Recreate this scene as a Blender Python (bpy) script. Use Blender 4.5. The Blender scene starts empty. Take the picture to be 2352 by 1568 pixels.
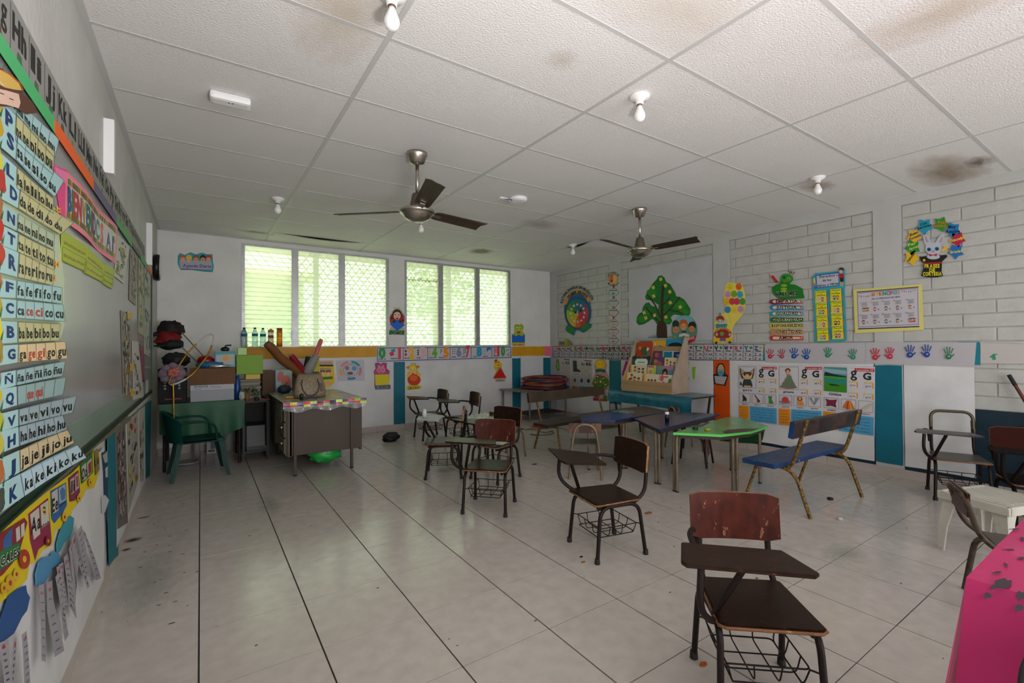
import bpy, bmesh, math, random
from mathutils import Vector, Matrix
from math import sin, cos, pi, radians, atan2, hypot
random.seed(7)
SC = bpy.context.scene
COL = SC.collection
# ------------------------------------------------------------------ camera
F_PX = 1060.93; PITCH = .0105; ROLL = -.0059; YAW = .5931; CH = 1.2763; H = 2.6965
XL, XR, YB, YF = -.429, 5.554, 6.916, -2.6
_cy, _sy = cos(YAW), sin(YAW)
FW = Vector((_sy * cos(PITCH), _cy * cos(PITCH), sin(PITCH)))
_rt = Vector((_cy, -_sy, 0)); _up = _rt.cross(FW)
R2 = _rt * cos(ROLL) + _up * sin(ROLL); U2 = -_rt * sin(ROLL) + _up * cos(ROLL)
EYE = Vector((0, 0, CH))
cam_d = bpy.data.cameras.new('camera'); cam = bpy.data.objects.new('camera', cam_d); COL.objects.link(cam)
cam_d.sensor_width = 36; cam_d.lens = F_PX / 2352 * 36; cam_d.clip_start = .02; cam_d.clip_end = 200
M3 = Matrix((R2, U2, -FW)).transposed()
cam.matrix_world = Matrix.Translation(EYE) @ M3.to_4x4()
SC.camera = cam

def ray(u, v): return FW + R2 * ((u - 1176) / F_PX) - U2 * ((v - 784) / F_PX)
def onz(u, v, z):
    d = ray(u, v); return EYE + d * ((z - CH) / d.z)
def onx(u, v, x):
    d = ray(u, v); return EYE + d * (x / d.x)
def ony(u, v, y):
    d = ray(u, v); return EYE + d * (y / d.y)

# ------------------------------------------------------------------ world, lights, exposure
SC.view_settings.view_transform = 'Standard'; SC.view_settings.look = 'None'
SC.view_settings.exposure = 0.0; SC.view_settings.gamma = 1.0; SC.view_settings.use_curve_mapping = False
SC.cycles.use_denoising = True
SC.cycles.max_bounces = 7; SC.cycles.diffuse_bounces = 4; SC.cycles.transparent_max_bounces = 12
SC.cycles.caustics_reflective = False; SC.cycles.caustics_refractive = False
W = bpy.data.worlds.new('sky'); SC.world = W; W.use_nodes = True
_bg = W.node_tree.nodes['Background']; _bg.inputs[0].default_value = (.93, .97, 1, 1); _bg.inputs[1].default_value = 2.9
def light(name, kind, loc, aim, energy, size=(1, 1), color=(1, 1, 1), **kw):
    d = bpy.data.lights.new(name, kind); d.energy = energy; d.color = color
    if kind == 'AREA': d.shape = 'RECTANGLE'; d.size, d.size_y = size
    for k, v in kw.items(): setattr(d, k, v)
    o = bpy.data.objects.new(name, d); COL.objects.link(o); o.location = loc
    o.rotation_euler = (Vector(aim) - Vector(loc)).to_track_quat('-Z', 'Y').to_euler()
    return o
# added frontal fill at an unseen doorway of the near wall; daylight by an inferred right-hand door
light('doorway_fill', 'AREA', (1.9, YF + .05, 1.35), (2.2, 6, 1.7), 64, (2.8, 2.0), (1, .97, .95))
light('side_door_daylight', 'AREA', (XR - .06, -1.5, 1.05), (1.6, 1.4, 2.3), 3, (1.6, 1.8), (1, .97, .96))
# the photographer's flash, held beside the camera and bounced off the ceiling
light('bounce_flash', 'AREA', (.55, .0, 1.15), (1.15, 1.1, 2.69), 41, (.3, .3), (1, .96, .96))
# hazy sun on the yard behind the windows
light('sun', 'SUN', (3, -2, 9), (3.6, 4.5, 0), 7.0, color=(1, .97, .88), angle=radians(8))

# ------------------------------------------------------------------ materials
def s2l(c): return c / 12.92 if c <= .04045 else ((c + .055) / 1.055) ** 2.4
def hx(h): h = h.lstrip('#'); return tuple(s2l(int(h[i:i + 2], 16) / 255) for i in (0, 2, 4))
MC = {}
def mat(color, rough=.6, metal=0., name=None, var=0., scale=6., spec=.4, bump=0., bscale=60., col2=None, lo=.4, hi=.6, trans=0., detail=4., stretch=None, world=False):
    """principled material; var = brightness mottling, col2 = a second colour in noise patches (worn paint, stains)"""
    key = (color, rough, metal, var, scale, spec, bump, bscale, col2, lo, hi, trans, stretch, world)
    if key in MC: return MC[key]
    m = bpy.data.materials.new(name or ('paint_' + str(color).strip('#'))); m.use_nodes = True
    nt = m.node_tree; b = nt.nodes['Principled BSDF']; N = nt.nodes.new; L = nt.links.new
    c = hx(color) if isinstance(color, str) else color
    b.inputs['Base Color'].default_value = (*c, 1); b.inputs['Roughness'].default_value = rough
    b.inputs['Metallic'].default_value = metal; b.inputs['Specular IOR Level'].default_value = spec
    b.inputs['Transmission Weight'].default_value = trans
    m.diffuse_color = (*c, 1)
    if var or col2 or bump:
        if world: tc = N('ShaderNodeNewGeometry'); vec = tc.outputs['Position']
        else: tc = N('ShaderNodeTexCoord'); vec = tc.outputs['Object']
        if stretch:
            mp = N('ShaderNodeMapping'); mp.inputs['Scale'].default_value = stretch; L(vec, mp.inputs[0]); vec = mp.outputs[0]
    src = None
    if var:
        n = N('ShaderNodeTexNoise'); n.inputs['Scale'].default_value = scale; n.inputs['Detail'].default_value = detail; L(vec, n.inputs['Vector'])
        r = N('ShaderNodeMapRange'); r.inputs[1].default_value = .3; r.inputs[2].default_value = .7
        r.inputs[3].default_value = 1 - var; r.inputs[4].default_value = 1 + var * .5; L(n.outputs[0], r.inputs[0])
        mx = N('ShaderNodeVectorMath'); mx.operation = 'SCALE'; mx.inputs[0].default_value = c; L(r.outputs[0], mx.inputs['Scale'])
        src = mx.outputs[0]; L(src, b.inputs['Base Color'])
    if col2:
        n = N('ShaderNodeTexNoise'); n.inputs['Scale'].default_value = scale * 1.7; n.inputs['Detail'].default_value = 8; L(vec, n.inputs['Vector'])
        n.inputs['Roughness'].default_value = .7
        r = N('ShaderNodeMapRange'); r.inputs[1].default_value = lo; r.inputs[2].default_value = hi; L(n.outputs[0], r.inputs[0])
        mx = N('ShaderNodeMix'); mx.data_type = 'RGBA'
        mx.inputs[7].default_value = (*(hx(col2) if isinstance(col2, str) else col2), 1)
        if src: L(src, mx.inputs[6])
        else: mx.inputs[6].default_value = (*c, 1)
        L(r.outputs[0], mx.inputs[0]); L(mx.outputs[2], b.inputs['Base Color'])
    if bump:
        n = N('ShaderNodeTexNoise'); n.inputs['Scale'].default_value = bscale; n.inputs['Detail'].default_value = 5; L(vec, n.inputs['Vector'])
        bp = N('ShaderNodeBump'); bp.inputs['Strength'].default_value = bump; bp.inputs['Distance'].default_value = .01
        L(n.outputs[0], bp.inputs['Height']); L(bp.outputs[0], b.inputs['Normal'])
    MC[key] = m; return m
KP = 1.7
def pm(h, rough=.55, k=None):
    """print colour: the colour seen in the photo divided by the light that falls there"""
    c = tuple(min(.86, x * (k or KP)) for x in hx(h)); return mat(c, rough, spec=.35, name='print_' + h)

# ------------------------------------------------------------------ mesh builder
class MB:
    def __init__(s): s.v = []; s.f = []; s.m = []; s.sm = []; s.mats = []
    def mi(s, m):
        if m not in s.mats: s.mats.append(m)
        return s.mats.index(m)
    def add(s, vs, fs, m, smooth=False):
        o = len(s.v); s.v += [tuple(p) for p in vs]; k = s.mi(m)
        for f in fs: s.f.append(tuple(i + o for i in f)); s.m.append(k); s.sm.append(smooth)
        return s
    def box(s, a, b, m, M=None, bev=0):
        (x0, y0, z0), (x1, y1, z1) = a, b
        if bev:
            bm = bmesh.new(); bmesh.ops.create_cube(bm, size=1)
            for v in bm.verts: v.co = Vector(((x0 + x1) / 2 + v.co.x * (x1 - x0), (y0 + y1) / 2 + v.co.y * (y1 - y0), (z0 + z1) / 2 + v.co.z * (z1 - z0)))
            bmesh.ops.bevel(bm, geom=bm.edges[:], offset=bev, segments=2, affect='EDGES', profile=.6)
            s.bm(bm, m, M); return s
        vs = [Vector(p) for p in ((x0, y0, z0), (x1, y0, z0), (x1, y1, z0), (x0, y1, z0), (x0, y0, z1), (x1, y0, z1), (x1, y1, z1), (x0, y1, z1))]
        if M: vs = [M @ p for p in vs]
        return s.add(vs, [(0, 3, 2, 1), (4, 5, 6, 7), (0, 1, 5, 4), (1, 2, 6, 5), (2, 3, 7, 6), (3, 0, 4, 7)], m)
    def bm(s, bm, m, M=None, smooth=False):
        bm.verts.index_update(); vs = [(M @ v.co if M else v.co.copy()) for v in bm.verts]
        s.add(vs, [[v.index for v in f.verts] for f in bm.faces], m, smooth); bm.free(); return s
    def prism(s, poly, z0, z1, m, M=None, side=None, bev=0):
        """poly = list of (x,y); extruded z0..z1"""
        n = len(poly)
        a = sum(poly[i][0] * poly[(i + 1) % n][1] - poly[(i + 1) % n][0] * poly[i][1] for i in range(n))
        if a < 0: poly = poly[::-1]
        if bev:
            bm = bmesh.new(); b = [bm.verts.new((x, y, z0)) for x, y in poly]; t = [bm.verts.new((x, y, z1)) for x, y in poly]
            bm.faces.new(b[::-1]); ft = bm.faces.new(t)
            for i in range(n): bm.faces.new((b[i], b[(i + 1) % n], t[(i + 1) % n], t[i]))
            bmesh.ops.bevel(bm, geom=[e for e in bm.edges], offset=bev, segments=2, affect='EDGES')
            return s.bm(bm, m, M)
        vs = [Vector((x, y, z0)) for x, y in poly] + [Vector((x, y, z1)) for x, y in poly]
        if M: vs = [M @ p for p in vs]
        s.add(vs, [tuple(range(n))[::-1], tuple(range(n, 2 * n))], m)
        return s.add(vs, [(i, (i + 1) % n, n + (i + 1) % n, n + i) for i in range(n)], side or m)
    def tube(s, pts, r, m, n=8, closed=False, cap=True, rs=None, flat=1.):
        P = [Vector(p) for p in pts]; k = len(P); rings = []; up = None
        for i in range(k):
            a = P[i - 1] if (i or closed) else P[i]; b = P[(i + 1) % k] if (i < k - 1 or closed) else P[i]
            t = (b - a).normalized()
            if up is None: up = Vector((0, 0, 1)) if abs(t.z) < .9 else Vector((1, 0, 0))
            x = t.cross(up).normalized(); up = x.cross(t).normalized()
            rr = rs[i] if rs else r
            rings.append([P[i] + (x * cos(2 * pi * j / n) + up * sin(2 * pi * j / n) * flat) * rr for j in range(n)])
        vs = [q for rg in rings for q in rg]; fs = []
        for i in range(k if closed else k - 1):
            for j in range(n):
                a, b = i * n + j, i * n + (j + 1) % n; c, d = ((i + 1) % k) * n + (j + 1) % n, ((i + 1) % k) * n + j
                fs.append((a, b, c, d))
        s.add(vs, fs, m, True)
        if cap and not closed:
            s.add(rings[0], [tuple(range(n))], m); s.add(rings[-1], [tuple(range(n))[::-1]], m)
        return s
    def lathe(s, prof, m, n=20, M=None, smooth=True):
        """prof = [(r,z)...]"""
        vs = []; fs = []
        for r, z in prof:
            for j in range(n): vs.append(Vector((r * cos(2 * pi * j / n), r * sin(2 * pi * j / n), z)))
        for i in range(len(prof) - 1):
            for j in range(n): fs.append((i * n + j, i * n + (j + 1) % n, (i + 1) * n + (j + 1) % n, (i + 1) * n + j))
        fs += [tuple(range(n))[::-1], tuple(range((len(prof) - 1) * n, len(prof) * n))]
        if M: vs = [M @ p for p in vs]
        return s.add(vs, fs, m, smooth)
    def blob(s, c, r, m, seed=0, amp=.15, sub=2, M=None, freq=3.):
        from mathutils import noise
        bm = bmesh.new(); bmesh.ops.create_icosphere(bm, subdivisions=sub, radius=1)
        for v in bm.verts:
            d = 1 + amp * noise.noise(v.co * freq + Vector((seed * 3.7, seed, 0)))
            v.co = Vector((c[0] + v.co.x * r[0] * d, c[1] + v.co.y * r[1] * d, c[2] + v.co.z * r[2] * d))
        return s.bm(bm, m, M, True)
    def grid(s, fn, nu, nv, m, smooth=True, thick=0):
        vs = [Vector(fn(i / nu, j / nv)) for j in range(nv + 1) for i in range(nu + 1)]
        fs = [(j * (nu + 1) + i, j * (nu + 1) + i + 1, (j + 1) * (nu + 1) + i + 1, (j + 1) * (nu + 1) + i) for j in range(nv) for i in range(nu)]
        return s.add(vs, fs, m, smooth)
    def build(s, name, parent=None, loc=None, rz=0, **props):
        me = bpy.data.meshes.new(name); me.from_pydata(s.v, [], s.f)
        for m in s.mats: me.materials.append(m)
        me.polygons.foreach_set('material_index', s.m); me.polygons.foreach_set('use_smooth', s.sm); me.update()
        o = bpy.data.objects.new(name, me); COL.objects.link(o)
        if parent: o.parent = parent
        if loc is not None: o.location = loc
        if rz: o.rotation_euler.z = rz
        for k, v in props.items(): o[k] = v
        return o
def thing(name, label, cat, loc=(0, 0, 0), rz=0, group=None):
    o = bpy.data.objects.new(name, None); COL.objects.link(o); o.location = loc; o.rotation_euler = (0, 0, rz); o.empty_display_size = .05
    o['label'] = label; o['category'] = cat
    if group: o['group'] = group
    return o
def tag(o, label, cat, group=None):
    o['label'] = label; o['category'] = cat
    if group: o['group'] = group
    return o
def copy_tree(o, parent=None):
    c = o.copy(); COL.objects.link(c); c.parent = parent
    if parent: c.matrix_parent_inverse = o.matrix_parent_inverse
    for ch in list(o.children): copy_tree(ch, c)
    return c
def arc(p0, p1, p2, n=5):
    """rounded corner at p1 between p0 and p2 (quadratic)"""
    a, b, c = Vector(p0), Vector(p1), Vector(p2)
    return [a.lerp(b, t).lerp(b.lerp(c, t), t) for t in [i / n for i in range(n + 1)]]
def path(pts, rad=.05, n=5):
    """polyline with rounded corners"""
    P = [Vector(p) for p in pts]; out = [P[0]]
    for i in range(1, len(P) - 1):
        d0 = (P[i - 1] - P[i]); d1 = (P[i + 1] - P[i]); r = min(rad, d0.length * .49, d1.length * .49)
        out += arc(P[i] + d0.normalized() * r, P[i], P[i] + d1.normalized() * r, n)
    out.append(P[-1]); return out
def spath(pts, n=6):
    """smooth Catmull-Rom through points"""
    P = [Vector(p) for p in pts]; P = [P[0] * 2 - P[1]] + P + [P[-1] * 2 - P[-2]]; out = []
    for i in range(1, len(P) - 2):
        for k in range(n):
            t = k / n; a, b, c, d = P[i - 1:i + 3]
            out.append(.5 * ((2 * b) + (c - a) * t + (2 * a - 5 * b + 4 * c - d) * t * t + (3 * b - a - 3 * c + d) * t ** 3))
    out.append(P[-2]); return out

# ------------------------------------------------------------------ flat print on a wall (paper, board, sticker): letters and shapes as thin layers
GL = {}
def glyph(ch, bold):
    if ch in 'gjñÑ': bold = min(bold, .015)
    k = (ch, bold)
    if k in GL: return GL[k]
    if ch == ' ': GL[k] = ([], [], .3); return GL[k]
    cu = bpy.data.curves.new('g', 'FONT'); cu.body = ch; cu.offset = bold; cu.resolution_u = 2; cu.fill_mode = 'FRONT'
    ob = bpy.data.objects.new('g', cu); me = bpy.data.meshes.new_from_object(ob)
    vs = [(v.co.x, v.co.y) for v in me.vertices]; fs = [tuple(p.vertices) for p in me.polygons]
    x0 = min(v[0] for v in vs); x1 = max(v[0] for v in vs)
    vs = [(x - x0, y) for x, y in vs]
    bpy.data.objects.remove(ob); bpy.data.curves.remove(cu); bpy.data.meshes.remove(me)
    GL[k] = (vs, fs, x1 - x0 + .075); return GL[k]
def wpx(wall, u, v, d=0.):
    if wall == 'R': p = onx(u, v, XR - d); return (-p.y, p.z)
    if wall == 'B': p = ony(u, v, YB - d); return (p.x, p.z)
    p = onx(u, v, XL + d); return (p.y, p.z)
class Board:
    """thin printed thing on wall R, B or L; coordinates of pixels in the photo are carried onto the wall plane"""
    def __init__(s, wall, d=.012, dfun=None, step=.00012):
        s.w = wall; s.d = d; s.top = d; s.mb = MB(); s.df = dfun; s.step = step
    def P(s, a, z, d):
        if s.df: d = d + s.df(a, z)
        if s.w == 'R': return (XR - d, -a, z)
        if s.w == 'B': return (a, YB - d, z)
        return (XL + d, a, z)
    def px(s, p): return wpx(s.w, *p, s.d)
    def _poly(s, W, d, m):
        a = sum(W[i][0] * W[(i + 1) % len(W)][1] - W[(i + 1) % len(W)][0] * W[i][1] for i in range(len(W)))
        if a < 0: W = W[::-1]
        s.mb.add([s.P(x, z, d) for x, z in W], [tuple(range(len(W)))], m); return W
    def base(s, pts, c, th=.002, world=False, m=None):
        W = [tuple(p) for p in pts] if world else [s.px(p) for p in pts]; m = m or pm(c); n = len(W)
        W = s._poly(W, s.d + th, m)
        vs = [s.P(x, z, s.d) for x, z in W] + [s.P(x, z, s.d + th) for x, z in W]
        s.mb.add(vs, [(i, (i + 1) % n, n + (i + 1) % n, n + i) for i in range(n)], m)
        s.mb.add([s.P(x, z, s.d) for x, z in W][::-1], [tuple(range(n))], m)
        s.top = max(s.top, s.d + th + .0003); return s
    def sheet(s, q, c, nu=14, nv=3, th=.001, m=None):
        """subdivided quad q = TL,TR,BR,BL pixels (for curled sheets)"""
        m = m or pm(c); TL, TR, BR, BL = [Vector(s.px(p)) for p in q]
        for dd, fl in ((th, 0), (0, 1)):
            vs = []; fs = []
            for j in range(nv + 1):
                for i in range(nu + 1):
                    p = TL.lerp(TR, i / nu).lerp(BL.lerp(BR, i / nu), j / nv); vs.append(s.P(p.x, p.y, s.d + dd))
            for j in range(nv):
                for i in range(nu):
                    a = j * (nu + 1) + i; f = (a, a + nu + 1, a + nu + 2, a + 1); fs.append(f[::-1] if fl else f)
            s.mb.add(vs, fs, m, True)
        s.top = max(s.top, s.d + th + .0003); return s
    def nx(s): s.top += s.step; return s.top
    def poly(s, pts, c, world=False, k=None):
        s._poly([tuple(p) for p in pts] if world else [s.px(p) for p in pts], s.nx(), pm(c, k=k)); return s
    def ell(s, u, v, ru, rv, c, n=16, rot=0):
        cr, sr = cos(rot), sin(rot)
        return s.poly([(u + ru * cos(t) * cr - rv * sin(t) * sr, v + ru * cos(t) * sr + rv * sin(t) * cr) for t in [2 * pi * i / n for i in range(n)]], c)
    def rect(s, u0, v0, u1, v1, c, sk=0):
        """sk = how many pixels the right end is lower than the left"""
        return s.poly([(u0, v0), (u1, v0 + sk), (u1, v1 + sk), (u0, v1)], c)
    def line(s, pts, wpix, c):
        for (a, b), (e, f) in zip(pts, pts[1:]):
            L = hypot(e - a, f - b) or 1; nx_, ny_ = -(f - b) / L * wpix / 2, (e - a) / L * wpix / 2
            s.poly([(a + nx_, b + ny_), (e + nx_, f + ny_), (e - nx_, f - ny_), (a - nx_, b - ny_)], c)
        return s
    def frame(s, q, wpix, c): return s.line(list(q) + [q[0]], wpix, c)
    def text(s, t, u0, v0, u1, v1, hp, c, bold=.02, outline=None):
        """baseline from (u0,v0) to (u1,v1), cap height hp pixels"""
        A = Vector(s.px((u0, v0))); B = Vector(s.px((u1, v1)))
        um, vm = (u0 + u1) / 2, (v0 + v1) / 2
        hh = Vector(s.px((um, vm - hp))).y - Vector(s.px((um, vm))).y
        d = B - A; Wd = d.length; e = d / Wd; nrm = Vector((-e.y, e.x)) if abs(e.y) > abs(e.x) else Vector((0, 1))
        sc = hh / .70
        if outline: s.text(t, u0, v0, u1, v1, hp, outline, bold + .06)
        tot = sum(glyph(ch, bold)[2] for ch in t) - .075; sx = Wd / tot; x = 0; z = s.nx(); m = pm(c)
        for ch in t:
            vs, fs, adv = glyph(ch, bold)
            if vs:
                out = []
                for gx, gy in vs:
                    p = A + e * ((x + gx) * sx) + nrm * (gy * sc); out.append(s.P(p.x, p.y, z))
                s.mb.add(out, fs, m)
            x += adv
        return s
    def ctext(s, t, p0, p1, hp, cols, bold=.05):
        """one word whose letters have colours of their own"""
        tot = sum(glyph(ch, bold)[2] for ch in t); x = 0
        for k, ch in enumerate(t):
            a = glyph(ch, bold)[2]; f0, f1 = x / tot, (x + a - .07) / tot; x += a
            if ch != ' ':
                q = [(p0[0] + (p1[0] - p0[0]) * f, p0[1] + (p1[1] - p0[1]) * f) for f in (f0, f1)]
                h_ = hp if not callable(hp) else hp((f0 + f1) / 2); s.text(ch, *q[0], *q[1], h_, cols[k % len(cols)], bold); s.top -= s.step
        s.top += s.step; return s
    def arctext(s, t, cu, cv, ru, rv, a0, a1, hp, c, bold=.03):
        """letters along an elliptical arc (degrees, clockwise from the left over the top)"""
        tot = sum(glyph(ch, bold)[2] for ch in t); x = 0; z = s.nx(); m = pm(c)
        for ch in t:
            vs, fs, adv = glyph(ch, bold)
            th = radians(a0 + (a1 - a0) * (x + adv / 2) / tot)
            C = Vector((cu - ru * cos(th), cv - rv * sin(th))); T = Vector((ru * sin(th), -rv * cos(th))).normalized(); Nn = Vector((T.y, -T.x))
            w = (abs(a1 - a0) * pi / 180 * (ru + rv) / 2) / tot
            if vs:
                s.mb.add([s.P(*s.px(tuple(C + T * ((gx - adv / 2) * w) + Nn * (gy * hp / .7))), z) for gx, gy in vs], fs, m)
            x += adv
        return s
    def done(s, name, label=None, cat=None, group=None, parent=None):
        o = s.mb.build(name, parent)
        if label: tag(o, label, cat, group)
        return o
# ================================================================== THE SETTING
def struct(o): o['kind'] = 'structure'; return o
WHITE = (.80, .79, .77)
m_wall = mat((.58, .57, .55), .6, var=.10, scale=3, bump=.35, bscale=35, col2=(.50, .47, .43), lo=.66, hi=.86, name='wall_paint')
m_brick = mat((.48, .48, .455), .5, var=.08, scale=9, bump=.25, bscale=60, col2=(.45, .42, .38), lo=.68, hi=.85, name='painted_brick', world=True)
m_mortar = mat((.40, .395, .375), .8, var=.15, scale=12, name='painted_mortar')
m_teal = mat('#0a6a80', .45, var=.12, scale=5, name='teal_plastic')
m_navy = mat('#0a2838', .5, var=.2, scale=14, col2='#c9ccd0', lo=.72, hi=.76, name='navy_wall_paint')
# floor: base slab with recessed joints, one object per tile
T = .4372; FX, FY = -.0055, 4.2764
m_joint = mat((.035, .03, .028), .8, name='dark_joint')
m_slab = mat((.06, .052, .048), .8, name='slab')
floor = struct(MB().box((XL - .1, YF - .1, -.12), (XR + .1, YB + .1, -.004), m_joint).build('floor'))
def tile_mat():
    m = mat((.53, .485, .445), .2, var=.10, scale=14, spec=.45, name='glazed_tile', detail=8, world=True)
    nt = m.node_tree; b = nt.nodes['Principled BSDF']
    n = nt.nodes.new('ShaderNodeTexNoise'); n.inputs['Scale'].default_value = 9; n.inputs['Detail'].default_value = 6
    tc = nt.nodes.new('ShaderNodeNewGeometry'); nt.links.new(tc.outputs['Position'], n.inputs[0])
    r = nt.nodes.new('ShaderNodeMapRange'); r.inputs[1].default_value = .35; r.inputs[2].default_value = .7; r.inputs[3].default_value = .13; r.inputs[4].default_value = .24
    nt.links.new(n.outputs[0], r.inputs[0]); nt.links.new(r.outputs[0], b.inputs['Roughness']); return m
m_tile = tile_mat()
ix0 = math.floor((XL - FX) / T); ix1 = math.ceil((XR - FX) / T); iy0 = math.floor((YF - FY) / T); iy1 = math.ceil((YB - FY) / T)
tile_cache = {}
for i in range(ix0, ix1):
    for j in range(iy0, iy1):
        x0, x1 = max(FX + i * T, XL), min(FX + (i + 1) * T, XR); y0, y1 = max(FY + j * T, YF), min(FY + (j + 1) * T, YB)
        if x1 - x0 < .01 or y1 - y0 < .01: continue
        if y1 < -.3: continue
        g = .0030 if i % 3 else .0036
        key = (round(x1 - x0, 3), round(y1 - y0, 3), g)
        if key not in tile_cache:
            o = MB().box((g, g * .62, -.008), (x1 - x0 - g, y1 - y0 - g * .62, 0), m_tile).build('tile', floor); tile_cache[key] = o.data
        else:
            o = bpy.data.objects.new('tile', tile_cache[key]); COL.objects.link(o); o.parent = floor
        o.location = (x0, y0, random.uniform(-.0004, .0003))
MB().box((XL, YF, -.008), (XR, FY + (math.floor((-.3 - FY) / T)) * T + T - .002, 0), m_tile).build('tile', floor, label='tiles behind the camera, joined')

# ceiling: T-bar grid with lay-in panels
CX, CY, PX_, PY_ = -.5066, 2.0624, 1.22, .61
m_panel = mat((.80, .785, .77), .75, var=.03, scale=2, bump=.5, bscale=110, name='ceiling_panel')
m_panel_st = mat((.80, .785, .77), .75, var=.03, scale=2, bump=.5, bscale=110, col2=(.42, .30, .17), lo=.52, hi=.72, name='water_stained_panel')
m_bar = mat((.56, .56, .55), .45, spec=.5, name='ceiling_bar')
ceiling = struct(MB().box((XL - .1, YF - .1, H + .10), (XR + .1, YB + .1, H + .2), mat((.02, .02, .02), .9, name='dark_void')).build('ceiling'))
pc = {}
def panel(x0, x1, y0, y1, i, j):
    key = (round(x1 - x0, 3), round(y1 - y0, 3))
    if key not in pc:
        o = MB().box((.004, .004, 0), (x1 - x0 - .004, y1 - y0 - .004, .012), m_panel).build('panel', ceiling); pc[key] = o.data
    else:
        o = bpy.data.objects.new('panel', pc[key]); COL.objects.link(o); o.parent = ceiling
    o.location = (x0, y0, H); return o
xs = [XL] + [CX + k * PX_ for k in range(1, 5)] + [XR]
ys = [YF] + [CY + k * PY_ for k in range(-7, 8) if YF < CY + k * PY_ < YB - .02] + [YB]
for i in range(len(xs) - 1):
    for j in range(len(ys) - 1):
        x0, x1, y0, y1 = xs[i], xs[i + 1], ys[j], ys[j + 1]
        if x1 - x0 < .03 or y1 - y0 < .03: continue
        o = panel(x0, x1, y0, y1, i, j)
        # two panels have sagged out of the grid at one edge
        if abs(x0 - xs[1]) < .01 and y0 < 6.5 < y1: sag1 = o
        if abs(x0 - xs[4]) < .01 and y0 < 4.75 < y1: sag2 = o
def sagging(o, x0, x1, y0, y1, along, drop):
    bpy.data.objects.remove(o)
    def f(u, v, k=0):
        d = drop * (sin(pi * u) ** 1.4 * (1 - v) ** 1.5 if along == 'x' else sin(pi * v) ** 1.4 * (1 - u) ** 1.5); return (x0 + .004 + (x1 - x0 - .008) * u, y0 + .004 + (y1 - y0 - .008) * v, H - d + k)
    MB().grid(lambda u, v: f(u, 1 - v), 20, 10, m_panel).grid(lambda u, v: f(u, v, .008), 20, 10, m_panel).build('panel', ceiling)
sagging(sag1, xs[1], xs[2], 6.33, YB, 'x', .028); sagging(sag2, xs[4], XR, 4.50, 5.11, 'y', .035)
# stains: thin irregular tide marks on the panels
def stain(cx, cy, pts, cols):
    d = H - .0006
    for k, (sc, c, r) in enumerate(cols):
        mb = MB(); W = [(cx + x * sc, cy + y * sc) for x, y in pts]
        mb.add([(x, y, d - k * .0004) for x, y in W][::-1], [tuple(range(len(W)))], c); o = mb.build('water_stain', ceiling)
def soft(color, scale=3., lo=.35, hi=.75, rad=1.):
    """blotch that fades to clear toward its rim (object space, centred)"""
    m = bpy.data.materials.new('damp_blotch'); m.use_nodes = True; nt = m.node_tree; N = nt.nodes.new; L = nt.links.new
    b = nt.nodes['Principled BSDF']; b.inputs['Base Color'].default_value = (*color, 1); b.inputs['Roughness'].default_value = .8
    out = nt.nodes['Material Output']; tr = N('ShaderNodeBsdfTransparent'); mx = N('ShaderNodeMixShader')
    tc = N('ShaderNodeTexCoord'); ln = N('ShaderNodeVectorMath'); ln.operation = 'LENGTH'; L(tc.outputs['Object'], ln.inputs[0])
    n = N('ShaderNodeTexNoise'); n.inputs['Scale'].default_value = scale; n.inputs['Detail'].default_value = 5; L(tc.outputs['Object'], n.inputs['Vector'])
    a = N('ShaderNodeMath'); a.operation = 'MULTIPLY_ADD'; a.inputs[1].default_value = .9; L(n.outputs[0], a.inputs[0]); L(ln.outputs['Value'], a.inputs[2])
    r = N('ShaderNodeMapRange'); r.inputs[1].default_value = .55; r.inputs[2].default_value = 1.45; r.inputs[3].default_value = hi; r.inputs[4].default_value = 0
    L(a.outputs[0], r.inputs[0]); L(r.outputs[0], mx.inputs[0]); L(tr.outputs[0], mx.inputs[1]); L(b.outputs[0], mx.inputs[2]); L(mx.outputs[0], out.inputs[0])
    return m
def blotch(cx, cy, rx, ry, color, parent=ceiling, z=None, hi=.8, sc=2.2, name='water_stain'):
    z = H - .0012 if z is None else z
    fl = -1 if parent is ceiling else 1
    vs = [(cos(t) * 1.0, sin(t) * 1.0, 0) for t in [2 * pi * k / 28 for k in range(28)]]
    if fl < 0: vs = vs[::-1]
    o = MB().add(vs, [tuple(range(28))], soft(color, sc, hi=hi)).build(name, parent); o.location = (cx, cy, z); o.scale = (rx, ry, 1); return o
for u, v, rx, ry, c, hi in ((2180, 395, .62, .24, (.34, .24, .14), .6), (2250, 372, .2, .1, (.2, .15, .08), .6), (1878, 428, .22, .13, (.40, .28, .18), .55), (2200, 12, .22, .45, (.62, .50, .36), .35),
                            (790, 12, .22, .5, (.66, .55, .40), .35), (1560, 8, .5, .25, (.72, .63, .50), .3), (1292, 137, .10, .09, (.62, .52, .38), .25), (1105, 577, .2, .2, (.35, .27, .14), .9),
                            (780, 556, .35, .13, (.55, .42, .15), .7), (1240, 515, .3, .2, (.5, .46, .4), .4), (590, 533, .3, .1, (.45, .42, .36), .5)):
    p = onz(u, v, H); blotch(p.x, p.y, rx, ry, c, hi=hi)
for k in range(1, 5):
    x = CX + k * PX_; MB().box((x - .012, YF, H - .003), (x + .012, YB, H + .03), m_bar).build('grid_bar', ceiling)
for j, y in enumerate(ys[1:-1]):
    for i in range(len(xs) - 1):
        MB().box((xs[i] + (.012 if i else 0), y - .0095, H - .0022), (xs[i + 1] - .012, y + .0095, H + .03), m_bar).build('grid_bar', ceiling)
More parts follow.
